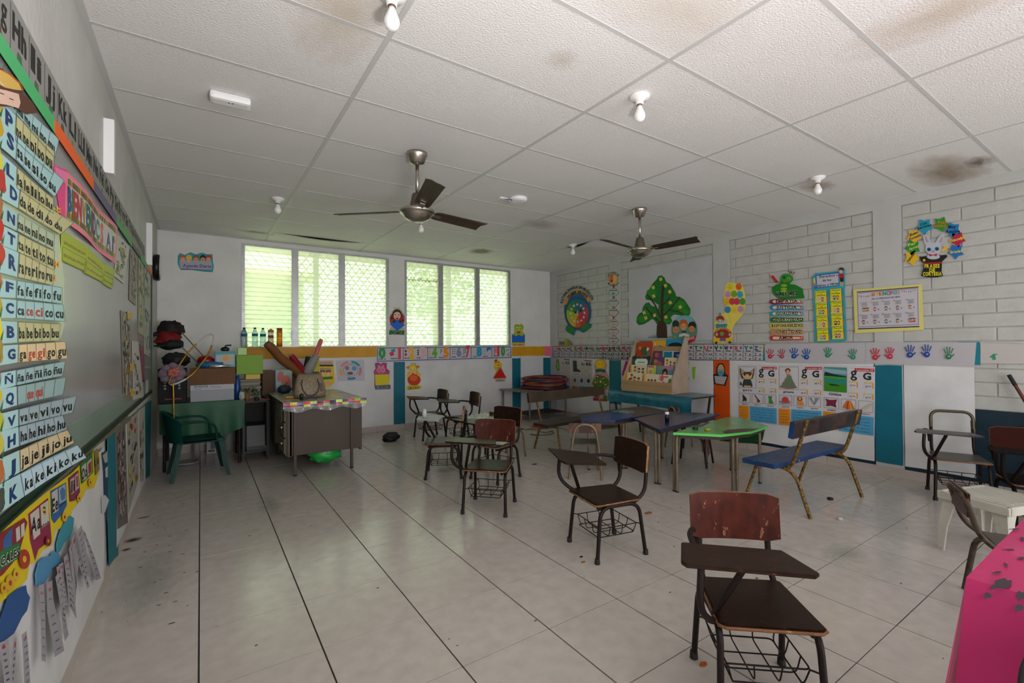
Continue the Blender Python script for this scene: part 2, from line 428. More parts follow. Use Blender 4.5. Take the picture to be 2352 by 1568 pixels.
for a, b in (((XL, YF, H - .004), (XL + .03, YB, H + .02)), ((XR - .02, YF, H - .004), (XR, YB, H + .02)), ((XL + .03, YB - .02, H - .004), (XR - .02, YB, H + .02))):
    MB().box(a, b, m_bar).build('edge_trim', ceiling)

# walls
W1, W2 = (.44, 2.392), (2.642, 4.628); WZ0, WZ1 = 1.288, 2.640
mb = MB(); t = .14
mb.box((XL - .15, YB, 0), (XR + .15, YB + t, WZ0), m_wall).box((XL - .15, YB, WZ1), (XR + .15, YB + t, H + .1), m_wall)
for a, b in ((XL - .15, W1[0]), (W1[1], W2[0]), (W2[1], XR + .15)): mb.box((a, YB, WZ0), (b, YB + t, WZ1), m_wall)
m_wallb = mat((.76, .755, .73), .6, var=.08, scale=3, bump=.3, bscale=35, col2=(.50, .45, .40), lo=.68, hi=.9, name='back_wall_brightened')  # same paint as m_wall, base colour brightened to stand in for missing light
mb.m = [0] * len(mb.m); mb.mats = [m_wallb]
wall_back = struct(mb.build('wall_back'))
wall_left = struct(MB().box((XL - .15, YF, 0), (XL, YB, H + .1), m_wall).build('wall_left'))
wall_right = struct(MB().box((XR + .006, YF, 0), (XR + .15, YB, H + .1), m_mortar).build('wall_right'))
mb = MB()   # near wall behind the camera, with a wide doorway
mb.box((XL - .15, YF - .15, 0), (.4, YF, H + .1), m_wall).box((4.8, YF - .15, 0), (XR + .15, YF, H + .1), m_wall).box((.4, YF - .15, 2.4), (4.8, YF, H + .1), m_wall)
wall_front = struct(mb.build('wall_front'))
# right wall: pilasters, beam and bricks
m_smooth = mat((.50, .50, .485), .55, var=.06, scale=4, bump=.1, bscale=30, name='smooth_render')
pil = [(6.72, YB), (5.131, 5.368), (3.30, 3.52), (1.566, 1.79)]
mb = MB()
for a, b in pil: mb.box((XR - .012, a, 0), (XR + .01, b, 2.60), m_smooth)
mb.box((XR - .012, YF, 2.60), (XR + .01, YB, H), m_smooth)
mb.build('pilasters_and_beam', wall_right)
BH, BL, J = .118, .415, .010
secs = [(YF + 2.0, 1.566), (1.79, 3.30), (3.52, 5.131), (5.368, 6.72)]
rows = int(2.6 / BH) + 1
bc = {}; nb = 0
stuff = MB()
for si, (a, b) in enumerate(secs):
    for r in range(rows):
        z0 = r * BH; z1 = min(z0 + BH, 2.598)
        if z1 - z0 < .03: continue
        off = (.5 * BL if r % 2 else 0) + si * .13
        y = b + off - BL
        while y > a - BL:
            pass
            y0, y1 = max(a, y), min(b, y + BL)
            vis = z0 > 1.24 or (si == 0 and z0 > .55)
            if y1 - y0 > .03:
                if not vis:
                    if z0 > 1.0: stuff.box((XR, y0 + J / 2, z0 + J / 2), (XR + .01, y1 - J / 2, z1 - J / 2), m_brick)
                elif nb < 290:
                    key = (round(y1 - y0, 2), round(z1 - z0, 3)); w = y1 - y0
                    if key not in bc:
                        o = MB().box((0, J / 2, J / 2), (.012, w - J / 2, z1 - z0 - J / 2), m_brick, bev=.004).build('brick', wall_right); bc[key] = o.data
                    else:
                        o = bpy.data.objects.new('brick', bc[key]); COL.objects.link(o); o.parent = wall_right
                    o.location = (XR - .0005 + random.uniform(-.0015, .0015), y0, z0); nb += 1
                else: stuff.box((XR, y0 + J / 2, z0 + J / 2), (XR + .01, y1 - J / 2, z1 - J / 2), m_brick)
            y -= BL
if stuff.v: stuff.build('brickwork', wall_right, kind='stuff')
MB().box((XR - .0105, YF, 0), (XR + .002, YB, .71), m_navy).build('painted_dado', wall_right, label='dark blue painted lower wall with chipped paint')
# back wall, left bay: shallow recessed panel of bricks, and the bay at the right end
def bay(x0, x1, z0, z1, n):
    for r in range(n):
        h = (z1 - z0) / n; off = .5 * BL if r % 2 else 0; x = x0 - off
        while x < x1:
            a, b = max(x0, x), min(x1, x + BL)
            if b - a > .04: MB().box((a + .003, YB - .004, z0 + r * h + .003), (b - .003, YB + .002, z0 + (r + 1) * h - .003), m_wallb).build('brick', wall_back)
            x += BL
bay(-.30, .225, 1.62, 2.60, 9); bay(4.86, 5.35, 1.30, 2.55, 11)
# skirting tiles
m_sk = mat((.50, .44, .40), .35, var=.12, scale=5, name='skirting_tile')
def skirting(name, f, a, b):
    base = None
    k = a; n = 0
    while k < b - .01:
        e = min(k + T, b); p = MB(); f(p, k + .0015, e - .0015); 
        if base is None: base = struct(p.build(name))
        else: p.build('skirting_tile', base)
        k = e
skirting('baseboard_back', lambda p, a, b: p.box((a, YB - .008, 0), (b, YB, .085), m_sk), XL + .01, XR - .01)
skirting('baseboard_right', lambda p, a, b: p.box((XR - .014, a, 0), (XR, b, .085), m_sk), -.4, YB - .01)
skirting('baseboard_left', lambda p, a, b: p.box((XL, a, 0), (XL + .009, b, .085), m_sk), .4, YB - .01)

# white plastic sheets and coloured strips that clad the lower walls
m_sheet = mat((.68, .68, .69), .42, var=.10, scale=4, bump=.5, bscale=9, name='white_plastic_sheet')
def clad(wall, a0, a1, z0, z1, m, label, cat='plastic sheet', name='plastic_sheet', th=.004, d=.0015, seed=0, group=None, tear=False):
    nu, nv = max(2, int(abs(a1 - a0) / .12)), max(2, int((z1 - z0) / .15)); rnd = random.Random(seed)
    off = {}
    def rim(i, j, e): 
        return off.setdefault((i, j), rnd.uniform(-.004, .004)) if e else 0
    vs = []
    for layer in (0, 1):
        for j in range(nv + 1):
            for i in range(nu + 1):
                e = i in (0, nu) or j in (0, nv)
                a = a0 + (a1 - a0) * i / nu + rim(i, j, e) * .5; z = z0 + (z1 - z0) * j / nv + rim(j, i, e)
                dd = d + (th + .0015 * sin(i * 1.7 + j * .9 + seed) * (0 if e else 1) if layer else 0)
                vs.append((XR - .012 - dd, -a, z) if wall == 'R' else (a, YB - .008 - dd, z) if wall == 'B' else (XL + .009 + dd, a, z))
    n = (nu + 1) * (nv + 1); fs = []
    for j in range(nv):
        for i in range(nu):
            q = j * (nu + 1) + i; f = (q, q + 1, q + nu + 2, q + nu + 1)
            if wall == 'L': f = f[::-1]
            if wall == 'R': f = f
            fs.append(tuple(x + n for x in f)); fs.append(f[::-1])
    per = [i for i in range(nu + 1)] + [j * (nu + 1) + nu for j in range(1, nv + 1)] + [nv * (nu + 1) + i for i in range(nu - 1, -1, -1)] + [j * (nu + 1) for j in range(nv - 1, 0, -1)]
    for k in range(len(per)):
        a, b = per[k], per[(k + 1) % len(per)]; f = (a, b, b + n, a + n); fs.append(f if wall != 'L' else f[::-1])
    return tag(MB().add(vs, fs, m).build(name), label, cat, group)
clad('B', .45, 2.455, .09, 1.128, m_sheet, 'white plastic sheet on back wall behind the steel desk', seed=1)
clad('B', 2.64, 4.65, .09, 1.10, m_sheet, 'white plastic sheet on back wall behind the armchairs', seed=2)
clad('B', 4.84, 5.36, .09, 1.10, m_sheet, 'narrow white plastic sheet on back wall at the right corner', seed=3)
clad('B', 2.46, 2.638, .09, 1.10, m_teal, 'teal strip between the hippo and giraffe cut-outs', 'wall strip', 'wall_strip', seed=4)
clad('B', 4.66, 4.835, .09, 1.06, m_teal, 'teal strip on back wall right of the triangle cut-out', 'wall strip', 'wall_strip', seed=5)
clad('B', 5.365, 5.535, .09, 1.06, m_teal, 'teal strip filling the far right corner of the room', 'wall strip', 'wall_strip', seed=6)
clad('R', -6.72, -5.38, .09, 1.07, m_sheet, 'white plastic sheet on right wall behind the hoops', seed=7)
clad('R', -5.368, -5.131, .34, 1.04, m_teal, 'teal strip on right wall left of the book rack', 'wall strip', 'wall_strip', seed=8)
clad('R', -5.12, -3.53, .09, 1.07, m_sheet, 'white plastic sheet on right wall behind the book rack', seed=9)
m_or = mat('#d4500a', .45, var=.06, scale=4, name='orange_plastic')
clad('R', -3.52, -3.31, .25, 1.09, m_or, 'orange strip on right wall beside the lesson posters', 'wall strip', 'wall_strip', seed=10)
clad('R', -3.30, -1.80, .12, 1.09, m_sheet, 'white plastic sheet on right wall behind the lesson posters', seed=11)
clad('R', -1.79, -1.575, .12, 1.07, m_teal, 'wide teal strip on right wall behind the blue bench', 'wall strip', 'wall_strip', seed=12)
clad('R', -1.56, -1.08, .12, 1.12, m_sheet, 'white plastic sheet on right wall above the tube back chair', seed=13)
clad('R', -4.95, -3.53, 1.34, 2.45, mat((.50, .50, .535), .5, var=.08, scale=4, bump=.3, bscale=9, name='thin_white_sheet'), 'large white sheet behind the paper tree', seed=14, d=.0)
m_yel = mat('#d69a10', .5, var=.12, scale=5, bump=.4, bscale=8, name='yellow_foam')
clad('B', .45, 2.30, 1.128, 1.285, m_yel, 'yellow strip under the left window', 'wall strip', 'wall_strip', th=.006, seed=15)
clad('B', 4.66, 5.40, 1.10, 1.27, m_yel, 'short yellow strip in the corner left of the pink square', 'wall strip', 'wall_strip', th=.006, seed=16)
clad('B', 5.40, 5.535, 1.09, 1.275, mat('#f06a90', .5, name='pink_foam'), 'pink square in the far right corner under the wall joint', 'wall strip', 'wall_strip', th=.006, seed=17)
clad('R', -6.80, -4.55, 1.26, 1.282, mat('#f07a98', .5, name='pink_foam2'), 'thin pink edge above the alphabet strip near the corner', 'wall strip', 'wall_strip', th=.003, seed=18)

# ------------------------------------------------------------------ windows
m_fr = mat((.42, .42, .43), .4, .6, name='aluminium', var=.15, scale=12)
def glass_mat():
    m = bpy.data.materials.new('frosted_louvre_glass'); m.use_nodes = True; nt = m.node_tree; N = nt.nodes.new; L = nt.links.new
    nt.nodes.remove(nt.nodes['Principled BSDF']); out = nt.nodes['Material Output']
    tr = N('ShaderNodeBsdfTransparent'); tr.inputs[0].default_value = (.90, .95, .87, 1)
    tl = N('ShaderNodeBsdfTranslucent'); tl.inputs[0].default_value = (.86, .92, .80, 1)
    gl = N('ShaderNodeBsdfGlossy'); gl.inputs['Roughness'].default_value = .25
    m1 = N('ShaderNodeMixShader'); m1.inputs[0].default_value = .5; L(tr.outputs[0], m1.inputs[1]); L(tl.outputs[0], m1.inputs[2])
    m2 = N('ShaderNodeMixShader'); m2.inputs[0].default_value = .04; L(m1.outputs[0], m2.inputs[1]); L(gl.outputs[0], m2.inputs[2]); L(m2.outputs[0], out.inputs[0])
    return m
m_glass = glass_mat()
def window(name, x0, x1, mull, opened=None):
    fr = MB(); y = YB + .02
    fr.box((x0, YB - .006, WZ0), (x0 + .022, YB + .07, WZ1), m_fr).box((x1 - .022, YB - .006, WZ0), (x1, YB + .07, WZ1), m_fr)
    fr.box((x0 + .022, YB - .006, WZ1 - .025), (x1 - .022, YB + .07, WZ1), m_fr).box((x0 + .022, YB - .006, WZ0), (x1 - .022, YB + .07, WZ0 + .012), m_fr)
    w = struct(fr.build(name))
    for xm in mull:
        MB().box((xm - .026, YB - .004, WZ0 + .012), (xm + .026, YB + .065, WZ1 - .025), m_fr).build('mullion', w)
    eds = [x0 + .022] + [q for xm in mull for q in (xm - .026, xm + .026)] + [x1 - .022]
    for k in range(0, len(eds), 2):
        a, b = eds[k], eds[k + 1]
        # clip channels and the small crank
        for q in (a, b - .014): MB().box((q, YB + .0, WZ0 + .012), (q + .014, YB + .05, WZ1 - .025), m_fr).build('louvre_channel', w)
        MB().box((b - .03, YB - .03, WZ0 + .1), (b - .014, YB, WZ0 + .22), m_fr, bev=.003).box((b - .03, YB - .05, WZ0 + .19), (b - .016, YB - .02, WZ0 + .205), m_fr).build('louvre_handle', w)
        n = 22; hgt = (WZ1 - WZ0 - .037) / n
        bl = None
        for i in range(n):
            z = WZ0 + .012 + hgt * (i + .5); ang = radians(12)
            if opened == (k // 2, i): ang = radians(80)
            if bl is None or ang > 1:
                s = MB().box((a + .014, -.0025, -hgt * .57), (b - .014, .0025, hgt * .57), m_glass)
                s.box((a + .014, -.0027, -hgt * .57), (b - .014, .0027, -hgt * .53), mat((.45, .52, .45), .3, name='glass_edge'))
                o = s.build('louvre', w)
                if ang < 1: bl = o.data
            else:
                o = bpy.data.objects.new('louvre', bl); COL.objects.link(o); o.parent = w
            o.location = (0, YB + .032, z); o.rotation_euler = (ang, 0, 0)
    return w
window('window_1', W1[0], W1[1], (1.076, 1.70))
window('window_2', W2[0], W2[1], (3.263, 3.955), opened=(0, 17))
# ------------------------------------------------------------------ outside
m_out = mat((.66, .74, .42), .9, name='pale_green_render', var=.1, scale=1.2)
m_roof = mat((.62, .52, .38), .8, name='eave_board')
m_conc = mat((.80, .82, .68), .9, var=.1, scale=2, name='yard_concrete')
struct(MB().box((-6, YB + .14, -.14), (14, YB + 9, -.10), m_conc).build('yard_ground'))
nb_ = thing('neighbouring_building', 'pale green building across the yard, blurred behind the louvres', 'building', (0, 0, 0))
MB().box((-6, YB + 4.2, -.1), (1.9, YB + 4.4, 2.75), m_out).box((1.9, YB + 4.2, -.1), (14, YB + 4.4, 1.15), m_out).build('wall', nb_)
MB().box((-6, YB + 3.3, 2.75), (2.1, YB + 4.6, 2.83), m_roof).build('roof', nb_)
ev = thing('eave', 'wooden eave of the classroom roof outside the windows', 'roof', (0, 0, 0))
MB().box((-1.5, YB + .14, 2.72), (7, YB + 1.05, 2.76), m_roof).build('eave_board', ev)
m_post = mat((.10, .11, .10), .6, name='post_paint')
for k, x in enumerate((1.47, 3.72)):
    tag(MB().box((x - .035, YB + .62, -.1), (x + .035, YB + .69, 2.72), m_post).build('steel_post'), 'dark post outside the %s window' % ('left' if k == 0 else 'right'), 'post')
cf = thing('chain_link_fence', 'diamond wire mesh fixed outside both windows', 'fence', (0, 0, 0))
m_wire = mat((.09, .10, .08), .5, .5, name='galvanised_wire'); wm = MB(); pt = .115
for s_ in (1, -1):
    x = .2
    while x < 6.4:
        # each diagonal wire clipped to the opening band
        z0, z1 = 1.2, 2.7; xa, xb = x, x + s_ * (z1 - z0) * .78
        wm.tube([(xa, YB + .115 + .004 * s_, z0), (xb, YB + .115 + .004 * s_, z1)], .0052, m_wire, n=4, cap=False); x += pt
wm.build('wire_mesh', cf, kind='stuff')
MB().tube([(.0, YB + .115, 1.2), (6.4, YB + .115, 1.2)], .008, m_wire, 6).tube([(.0, YB + .115, 2.7), (6.4, YB + .115, 2.7)], .008, m_wire, 6).build('rail', cf)
def leafy(cx, cy, cz, r, n, col, seed, label):
    rnd = random.Random(seed); t_ = thing('shrub', label, 'tree', (cx, cy, -.1)); lf = MB(); m = mat(col, .7, name='leaf_' + str(seed))
    for k in range(n):
        a, b, q = rnd.gauss(0, .45), rnd.gauss(0, .45), rnd.gauss(0, .4)
        c = Vector((a * r, b * r * .6, cz + .1 + q * r)); s = rnd.uniform(.05, .11); R = Matrix.Rotation(rnd.uniform(0, 6), 3, Vector((rnd.uniform(-1, 1), rnd.uniform(-1, 1), rnd.uniform(-1, 1) + .01)).normalized())
        lf.add([c + R @ Vector(p) for p in ((-s, 0, 0), (0, -s * .45, 0), (s, 0, 0), (0, s * .45, 0))], [(0, 1, 2, 3)], m)
    lf.build('foliage', t_, kind='stuff')
    MB().tube([(0, 0, 0), (.04, .02, cz * .5), (0, 0, cz)], .06, mat((.12, .08, .05), .9, name='bark'), 7).build('trunk', t_)
leafy(4.6, YB + 3.2, 2.6, 1.3, 900, (.25, .38, .08), 3, 'leafy tree seen through the opened louvre')
leafy(1.4, YB + 3.4, 1.5, .8, 260, (.30, .50, .25), 4, 'green shrub blurred behind the left window')
KP = 1.45
# ================================================================== LEFT WALL
m_bfr = mat('#16301c', .5, var=.25, scale=9, name='green_frame_paint')
wb = thing('whiteboard', 'long whiteboard with dark green frame on the left wall', 'whiteboard', (XL, 3.3, 1.4))
def onw(mb, name, par): o = mb.build(name, par); o.location = (-par.location.x, -par.location.y, -par.location.z); return o
BY0, BY1, BZ0, BZ1 = .9, 5.80, .868, 2.0
m_wb = mat((.34, .345, .335), .18, var=.06, scale=2.5, spec=.5, name='whiteboard_enamel')
onw(MB().box((XL, BY0, BZ0), (XL + .02, BY1, BZ1), m_wb), 'panel', wb)
m_wb2 = mat((.23, .30, .25), .3, var=.1, scale=3, name='green_enamel')
onw(MB().box((XL + .02, BY0, BZ0 + .01), (XL + .0215, BY1, BZ0 + .12), m_wb2), 'green_band', wb)
for a, b in (((BY0, BZ1), (BY1, BZ1 + .03)), ((BY0, BZ0 - .03), (BY1, BZ0)), ((BY1, BZ0 - .03), (BY1 + .03, BZ1 + .03))):
    onw(MB().box((XL, a[0], a[1]), (XL + .028, b[0], b[1]), m_bfr, bev=.003), 'frame_rail', wb)
onw(MB().box((XL + .028, BY0, BZ0 - .026), (XL + .036, BY1, BZ0 - .018), m_bfr), 'tray', wb)
# coloured paper border along the top rail
for k, (a, b, c) in enumerate(((1.5, 2.09, '#3f9a5e'), (2.09, 2.76, '#d4551c'), (2.76, 3.44, '#5a4e6e'), (3.44, 4.15, '#3f8a50'), (4.75, 5.25, '#2d8a5c'), (5.25, 5.72, '#c05a20'))):
    col = ('green', 'orange', 'purple', 'green', 'green', 'orange')[k]; wh = ('above the drawn children', 'between the green and purple pieces', 'beside the pink banner', 'beyond the purple piece', 'near the far end of the board', 'at the far end of the board')[k]
    tag(MB().box((XL + .0285, a + .004, BZ1 - .012), (XL + .030, b, BZ1 + .036), pm(c)).build('paper_border'), '%s paper strip on the board\'s top rail %s' % (col, wh), 'paper strip', 'paper strips on the top rail')
# alphabet strip over the board
b = Board('L', .012); st = [(1.3, 2.035), (5.25, 2.035), (5.25, 2.185), (1.3, 2.205)]
b.base(st, '#7c7b78', world=True)
cells = ['Ff', 'Gg', 'Hh', 'Ii', 'Jj', 'Kk', 'Ll', 'LLll', 'Mm', 'Nn', 'Ññ', 'Oo', 'Pp', 'Qq', 'Rr', 'rr', 'Ss', 'Tt', 'Uu', 'Vv', 'Ww', 'Xx', 'Yy', 'Zz']
def wtext(b, t, x0, z0, x1, h, c, bold=.03):
    z = b.nx(); tot = sum(glyph(ch, bold)[2] for ch in t); x = 0; m = pm(c)
    for ch in t:
        vs, fs, adv = glyph(ch, bold)
        if vs: b.mb.add([b.P(x0 + (x + gx) * (x1 - x0) / tot, z0 + gy * h / .7, z) for gx, gy in vs], fs, m)
        x += adv
for i, t in enumerate(cells):
    y = 1.41 + i * .160; wtext(b, t, y + .015, 2.105, y + .14, .07, '#151515', .04)
    b.top = .0145; b.poly([(y - .001, 2.04), (y + .002, 2.04), (y + .002, 2.19), (y - .001, 2.19)], '#3a3a3a', world=True)
    b.poly([(y + .05, 2.055), (y + .10, 2.053), (y + .09, 2.087), (y + .06, 2.088)], random.choice(['#7a6a3a', '#5a3a2a', '#3a5a3a', '#8a7a4a']), world=True)
b.done('alphabet_strip', 'long grey alphabet strip with black letters above the whiteboard', 'alphabet chart')
# cable ducts and the round clock seen edge-on
m_pl = mat((.85, .85, .85), .4, name='white_plastic')
for k, (y, z0, z1) in enumerate(((3.22, 2.21, 2.50), (5.55, 2.07, 2.47))):
    tag(MB().box((XL, y, z0), (XL + .045, y + .04, z1), m_pl, bev=.003).build('cable_duct'), ('bright white cable duct above the letter O' if k == 0 else 'white cable duct above the far end of the board'), 'cable duct')
ck = thing('wall_clock', 'dark rimmed round clock seen edge-on near the far left corner', 'clock', (XL, 6.35, 2.16))
R_ = Matrix.Rotation(pi / 2, 4, 'Y')
MB().lathe([(.0, 0), (.13, 0), (.145, .02), (.145, .05), (.13, .06), (0, .06)], mat('#0d0d0d', .4), 24, R_).build('case', ck)
MB().lathe([(0, .058), (.128, .058), (.128, .063), (0, .063)], mat((.75, .75, .72), .3), 24, R_).build('dial', ck)

# syllable strips
blu, yl, pe = '#8fb0b0', '#a8a578', '#c4ad84'
pale = Board('L', .0222); pale.base([(-40, 330), (128, 480), (147, 640), (147, 748), (132, 800), (-40, 830)], '#a5b294', th=.0008); pale.done('backing_paper', 'pale green backing paper behind the syllable strips', 'paper')
fl = [(133, 483), (130, 607), (122, 638)]
for i, (u, v) in enumerate(fl):
    b = Board('L', .026); pts = []
    for k in range(10):
        t = 2 * pi * k / 10; r = 9 if k % 2 else 4; pts.append((u + r * .7 * cos(t), v + r * 1.2 * sin(t)))
    b.base(pts, '#c98a2a'); b.ell(u, v, 1.6, 2.6, '#7a3a10'); b.done('paper_flower', ('orange paper flower beside the word du', 'orange paper flower beside the ra re ri strip', 'small orange paper flower under the ra re ri strip')[i], 'paper flower', 'orange paper flowers on the board')
rows = [  # letter, syllables, corner pixels, tint, card colour
 ('M', ['ma', 'me', 'mi', 'mo', 'mu'], ((38, 230), (132, 318), (122, 362), (33, 262)), blu),
 ('P', ['pa', 'pe', 'pi', 'po', 'pu'], ((33, 264), (122, 347), (118, 400), (30, 322)), yl),
 ('S', ['sa', 'se', 'si', 'so', 'su'], ((36, 312), (142, 414), (122, 452), (32, 366)), blu),
 ('L', ['la', 'le', 'li', 'lo', 'lu'], ((35, 384), (120, 456), (119, 490), (33, 430)), yl),
 ('D', ['da', 'de', 'di', 'do', 'du'], ((43, 432), (162, 511), (134, 538), (38, 478)), yl),
 ('N', ['na', 'ne', 'ni', 'no', 'nu'], ((37, 490), (122, 538), (120, 574), (35, 530)), '#9aa68a'),
 ('T', ['ta', 'te', 'ti', 'to', 'tu'], ((38, 536), (122, 577), (121, 620), (35, 577)), yl),
 ('R', ['ra', 're', 'ri', 'ro', 'ru'], ((40, 580), (122, 612), (118, 655), (36, 636)), yl),
 ('F', ['fa', 'fe', 'fi', 'fo', 'fu'], ((34, 644), (138, 660), (138, 697), (32, 684)), blu),
 ('C', ['ca', 'ce', 'ci', 'co', 'cu'], ((34, 689), (140, 699), (145, 738), (32, 730)), blu),
 ('B', ['ba', 'be', 'bi', 'bo', 'bu'], ((36, 739), (134, 744), (133, 782), (36, 786)), yl),
 ('G', ['ga', 'ge', 'gi', 'go', 'gu'], ((38, 791), (145, 784), (150, 823), (37, 832)), pe),
 ('Ñ', ['ña', 'ñe', 'ñi', 'ño', 'ñu'], ((32, 850), (146, 829), (139, 863), (32, 885)), '#87a3a4'),
 ('Q', ['', 'que', 'qui', '', ''], ((34, 887), (147, 866), (141, 906), (35, 930)), '#7f9898'),
 ('V', ['va', 've', 'vi', 'vo', 'vu'], ((38, 940), (168, 909), (160, 948), (38, 978)), '#86979c'),
 ('H', ['ha', 'he', 'hi', 'ho', 'hu'], ((38, 980), (140, 953), (150, 988), (40, 1024)), '#8798a0'),
 ('J', ['ja', 'je', 'ji', 'jo', 'ju'], ((40, 1034), (150, 986), (165, 1017), (42, 1084)), '#b5a582'),
 ('K', ['ka', 'ke', 'ki', 'ko', 'ku'], ((42, 1088), (170, 1022), (186, 1052), (52, 1140)), '#9fb6c0'),
]
pict = ['#8a8a30', '#b8a030', '#a8881c', '#b8b020', '#9a2a24', '#8a5a30', '#a02018', '#a03020', '#a0603a', '#a08a20', '#c4b41c', '#8a7430', '#9a3018', '#b0a01c', '#9aa03c', '#a8a040', '#9a5a30', '#3a4038']
def lerp2(q, s_, t_):
    (a, b), (c, d), (e, f), (g, h_) = q
    return ((a + (c - a) * s_) * (1 - t_) + (g + (e - g) * s_) * t_, (b + (d - b) * s_) * (1 - t_) + (h_ + (f - h_) * s_) * t_)
for i, (L_, syl, q, c) in enumerate(rows):
    curl = (.012, .016, .03)[i % 3]
    b = Board('L', .0232 + .0011 * i, dfun=lambda a, z, cu=curl: cu * max(0, (a - 2.15) / .45) ** 2 + .002 * sin(a * 9) + .002, step=.00006)
    yA, zA = b.px(q[0]); yB, zB = b.px(q[3]); 
    # letter card runs on to the left, past the frame
    dz0 = (Vector(b.px(q[1])) - Vector(b.px(q[0]))); sl = dz0.y / dz0.x
    b2 = []
    for (yy, zz) in ((yA - .34, zA - .34 * sl), (yA - .002, zA), (yB - .002, zB), (yB - .34, zB - .34 * sl)): b2.append((yy, zz))
    m = pm(blu if i not in (0, 5) else '#8aa8a4'); TL, TR, BR, BL = [Vector(p) for p in b2]
    vs = []; fs = []
    for j in range(2):
        for k in range(9):
            p = TL.lerp(TR, k / 8) if j == 0 else BL.lerp(BR, k / 8); vs.append(b.P(p.x, p.y, b.d + .0005))
    b.mb.add(vs, [(k, k + 9, k + 10, k + 1) for k in range(8)] , m, True)
    b.mb.add([b.P(p.x, p.y, b.d) for p in (TL, BL, BR, TR)], [(0, 3, 2, 1)], m)
    b.sheet(q, c, nu=16, nv=2)
    hw = zA - zB; z0 = (zA + zB) / 2
    wtext(b, L_, yA - .085, z0 - hw * .28, yA - .02, hw * .52, '#122c58', .04)
    cx, cz = yA - .145, z0 + .005
    b.poly([(cx + .030 * cos(t) * (1 + .25 * sin(3 * t + i)), cz + .028 * sin(t)) for t in [2 * pi * k / 12 for k in range(12)]], pict[i], world=True)
    b.poly([(cx + .01, cz + .03), (cx + .03, cz + .055), (cx + .018, cz + .025)], '#2a5a2a', world=True)
    for k, sy in enumerate(syl):
        if k: b.line([lerp2(q, k / 5, .03), lerp2(q, k / 5, .97)], .7, '#55594a')
        if not sy: continue
        p0 = lerp2(q, k / 5 + .025, .80 if i not in (17, 16) else .78); p1 = lerp2(q, k / 5 + .175, .80)
        top = lerp2(q, k / 5 + .1, .2); mid = lerp2(q, k / 5 + .1, .80)
        red = sy in ('ce', 'ci', 'ge', 'gi', 'que', 'qui')
        b.text(sy, p0[0], p0[1], p1[0], p1[1], (mid[1] - top[1]) * .88, '#a03424' if red else '#0d0f0d', .03)
    b.frame(q, .8, '#2c4a48')
    b.done('syllable_strip', 'curling paper strip reading %s on the whiteboard' % (' '.join(x for x in syl if x)), 'paper strip', 'syllable strips on the whiteboard')
# drawing of two children at the corner
b = Board('L', .034); b.base([(-60, 130), (-10, 150), (18, 168), (40, 185), (52, 205), (50, 215), (72, 232), (86, 258), (60, 262), (30, 245), (-10, 243), (-60, 200)], '#4a2a1c')
b.poly([(-50, 150), (0, 160), (20, 172), (40, 190), (48, 207), (30, 205), (8, 200), (-30, 180)], '#b8974a')
b.poly([(-20, 200), (12, 207), (40, 215), (44, 235), (40, 248), (12, 240), (-20, 235)], '#bfa08f')
b.line([(-4, 212), (6, 216)], 2, '#141c2c').line([(18, 225), (28, 229)], 2, '#141c2c').line([(-10, 180), (4, 196)], 2, '#c9b8a8').line([(0, 160), (20, 170), (40, 188), (50, 207)], 2, '#b04a1c')
b.done('cutout_drawing', 'cut-out drawing of a brown haired child on the board corner', 'drawing')
# pink banner
b = Board('L', .0222); b.base([(122, 378), (156, 392), (150, 505), (140, 500), (130, 440)], '#c03a72'); b.poly([(124, 382), (150, 395), (149, 420), (126, 410)], '#c86a92'); b.done('pink_plastic', 'glossy pink plastic hanging behind the welcome banner', 'plastic sheet')
b = Board('L', .027, dfun=lambda a, z: .006 * sin(a * 8))
Q = ((154, 392), (268, 522), (262, 606), (151, 508)); b.sheet(Q, '#cc6a7c', nu=20, nv=6)
def qpoly(b, Q, s0, t0, s1, t1, c): b.poly([lerp2(Q, s0, t0), lerp2(Q, s1, t0), lerp2(Q, s1, t1), lerp2(Q, s0, t1)], c)
for k in range(12):
    s0 = .03 + k * .078; qpoly(b, Q, s0, .09, s0 + .0785, .91, '#a9a5a0')
b.top += .0004
for k in range(26):
    s0 = .03 + k * .036
    for t0 in (.11, .77):
        qpoly(b, Q, s0, t0, s0 + .03, t0 + .12, ('#6a5a28', '#8a7a2c', '#7a3a20', '#4a5a28')[k % 4]); b.top -= .00012
cols = ['#2c3c6a', '#2a6a4a', '#a02a24', '#a02a3c', '#8a8430', '#2c4a6a', '#2a6a4a', '#9a2a30', '#3a3a6a', '#2c6a50', '#b04a50']
b.ctext('BIENVENIDOS', lerp2(Q, .035, .74), lerp2(Q, .78, .74), lambda f: (lerp2(Q, f * .75, .74)[1] - lerp2(Q, f * .75, .27)[1]), cols, .04)
b.ctext('A 1°', lerp2(Q, .82, .74), lerp2(Q, .97, .74), 34, ['#3a4a7a', '', '#2a4a6a', '#a09020'], .03)
b.done('welcome_banner', 'pink bordered banner of coloured letters reading BIENVENIDOS', 'banner')
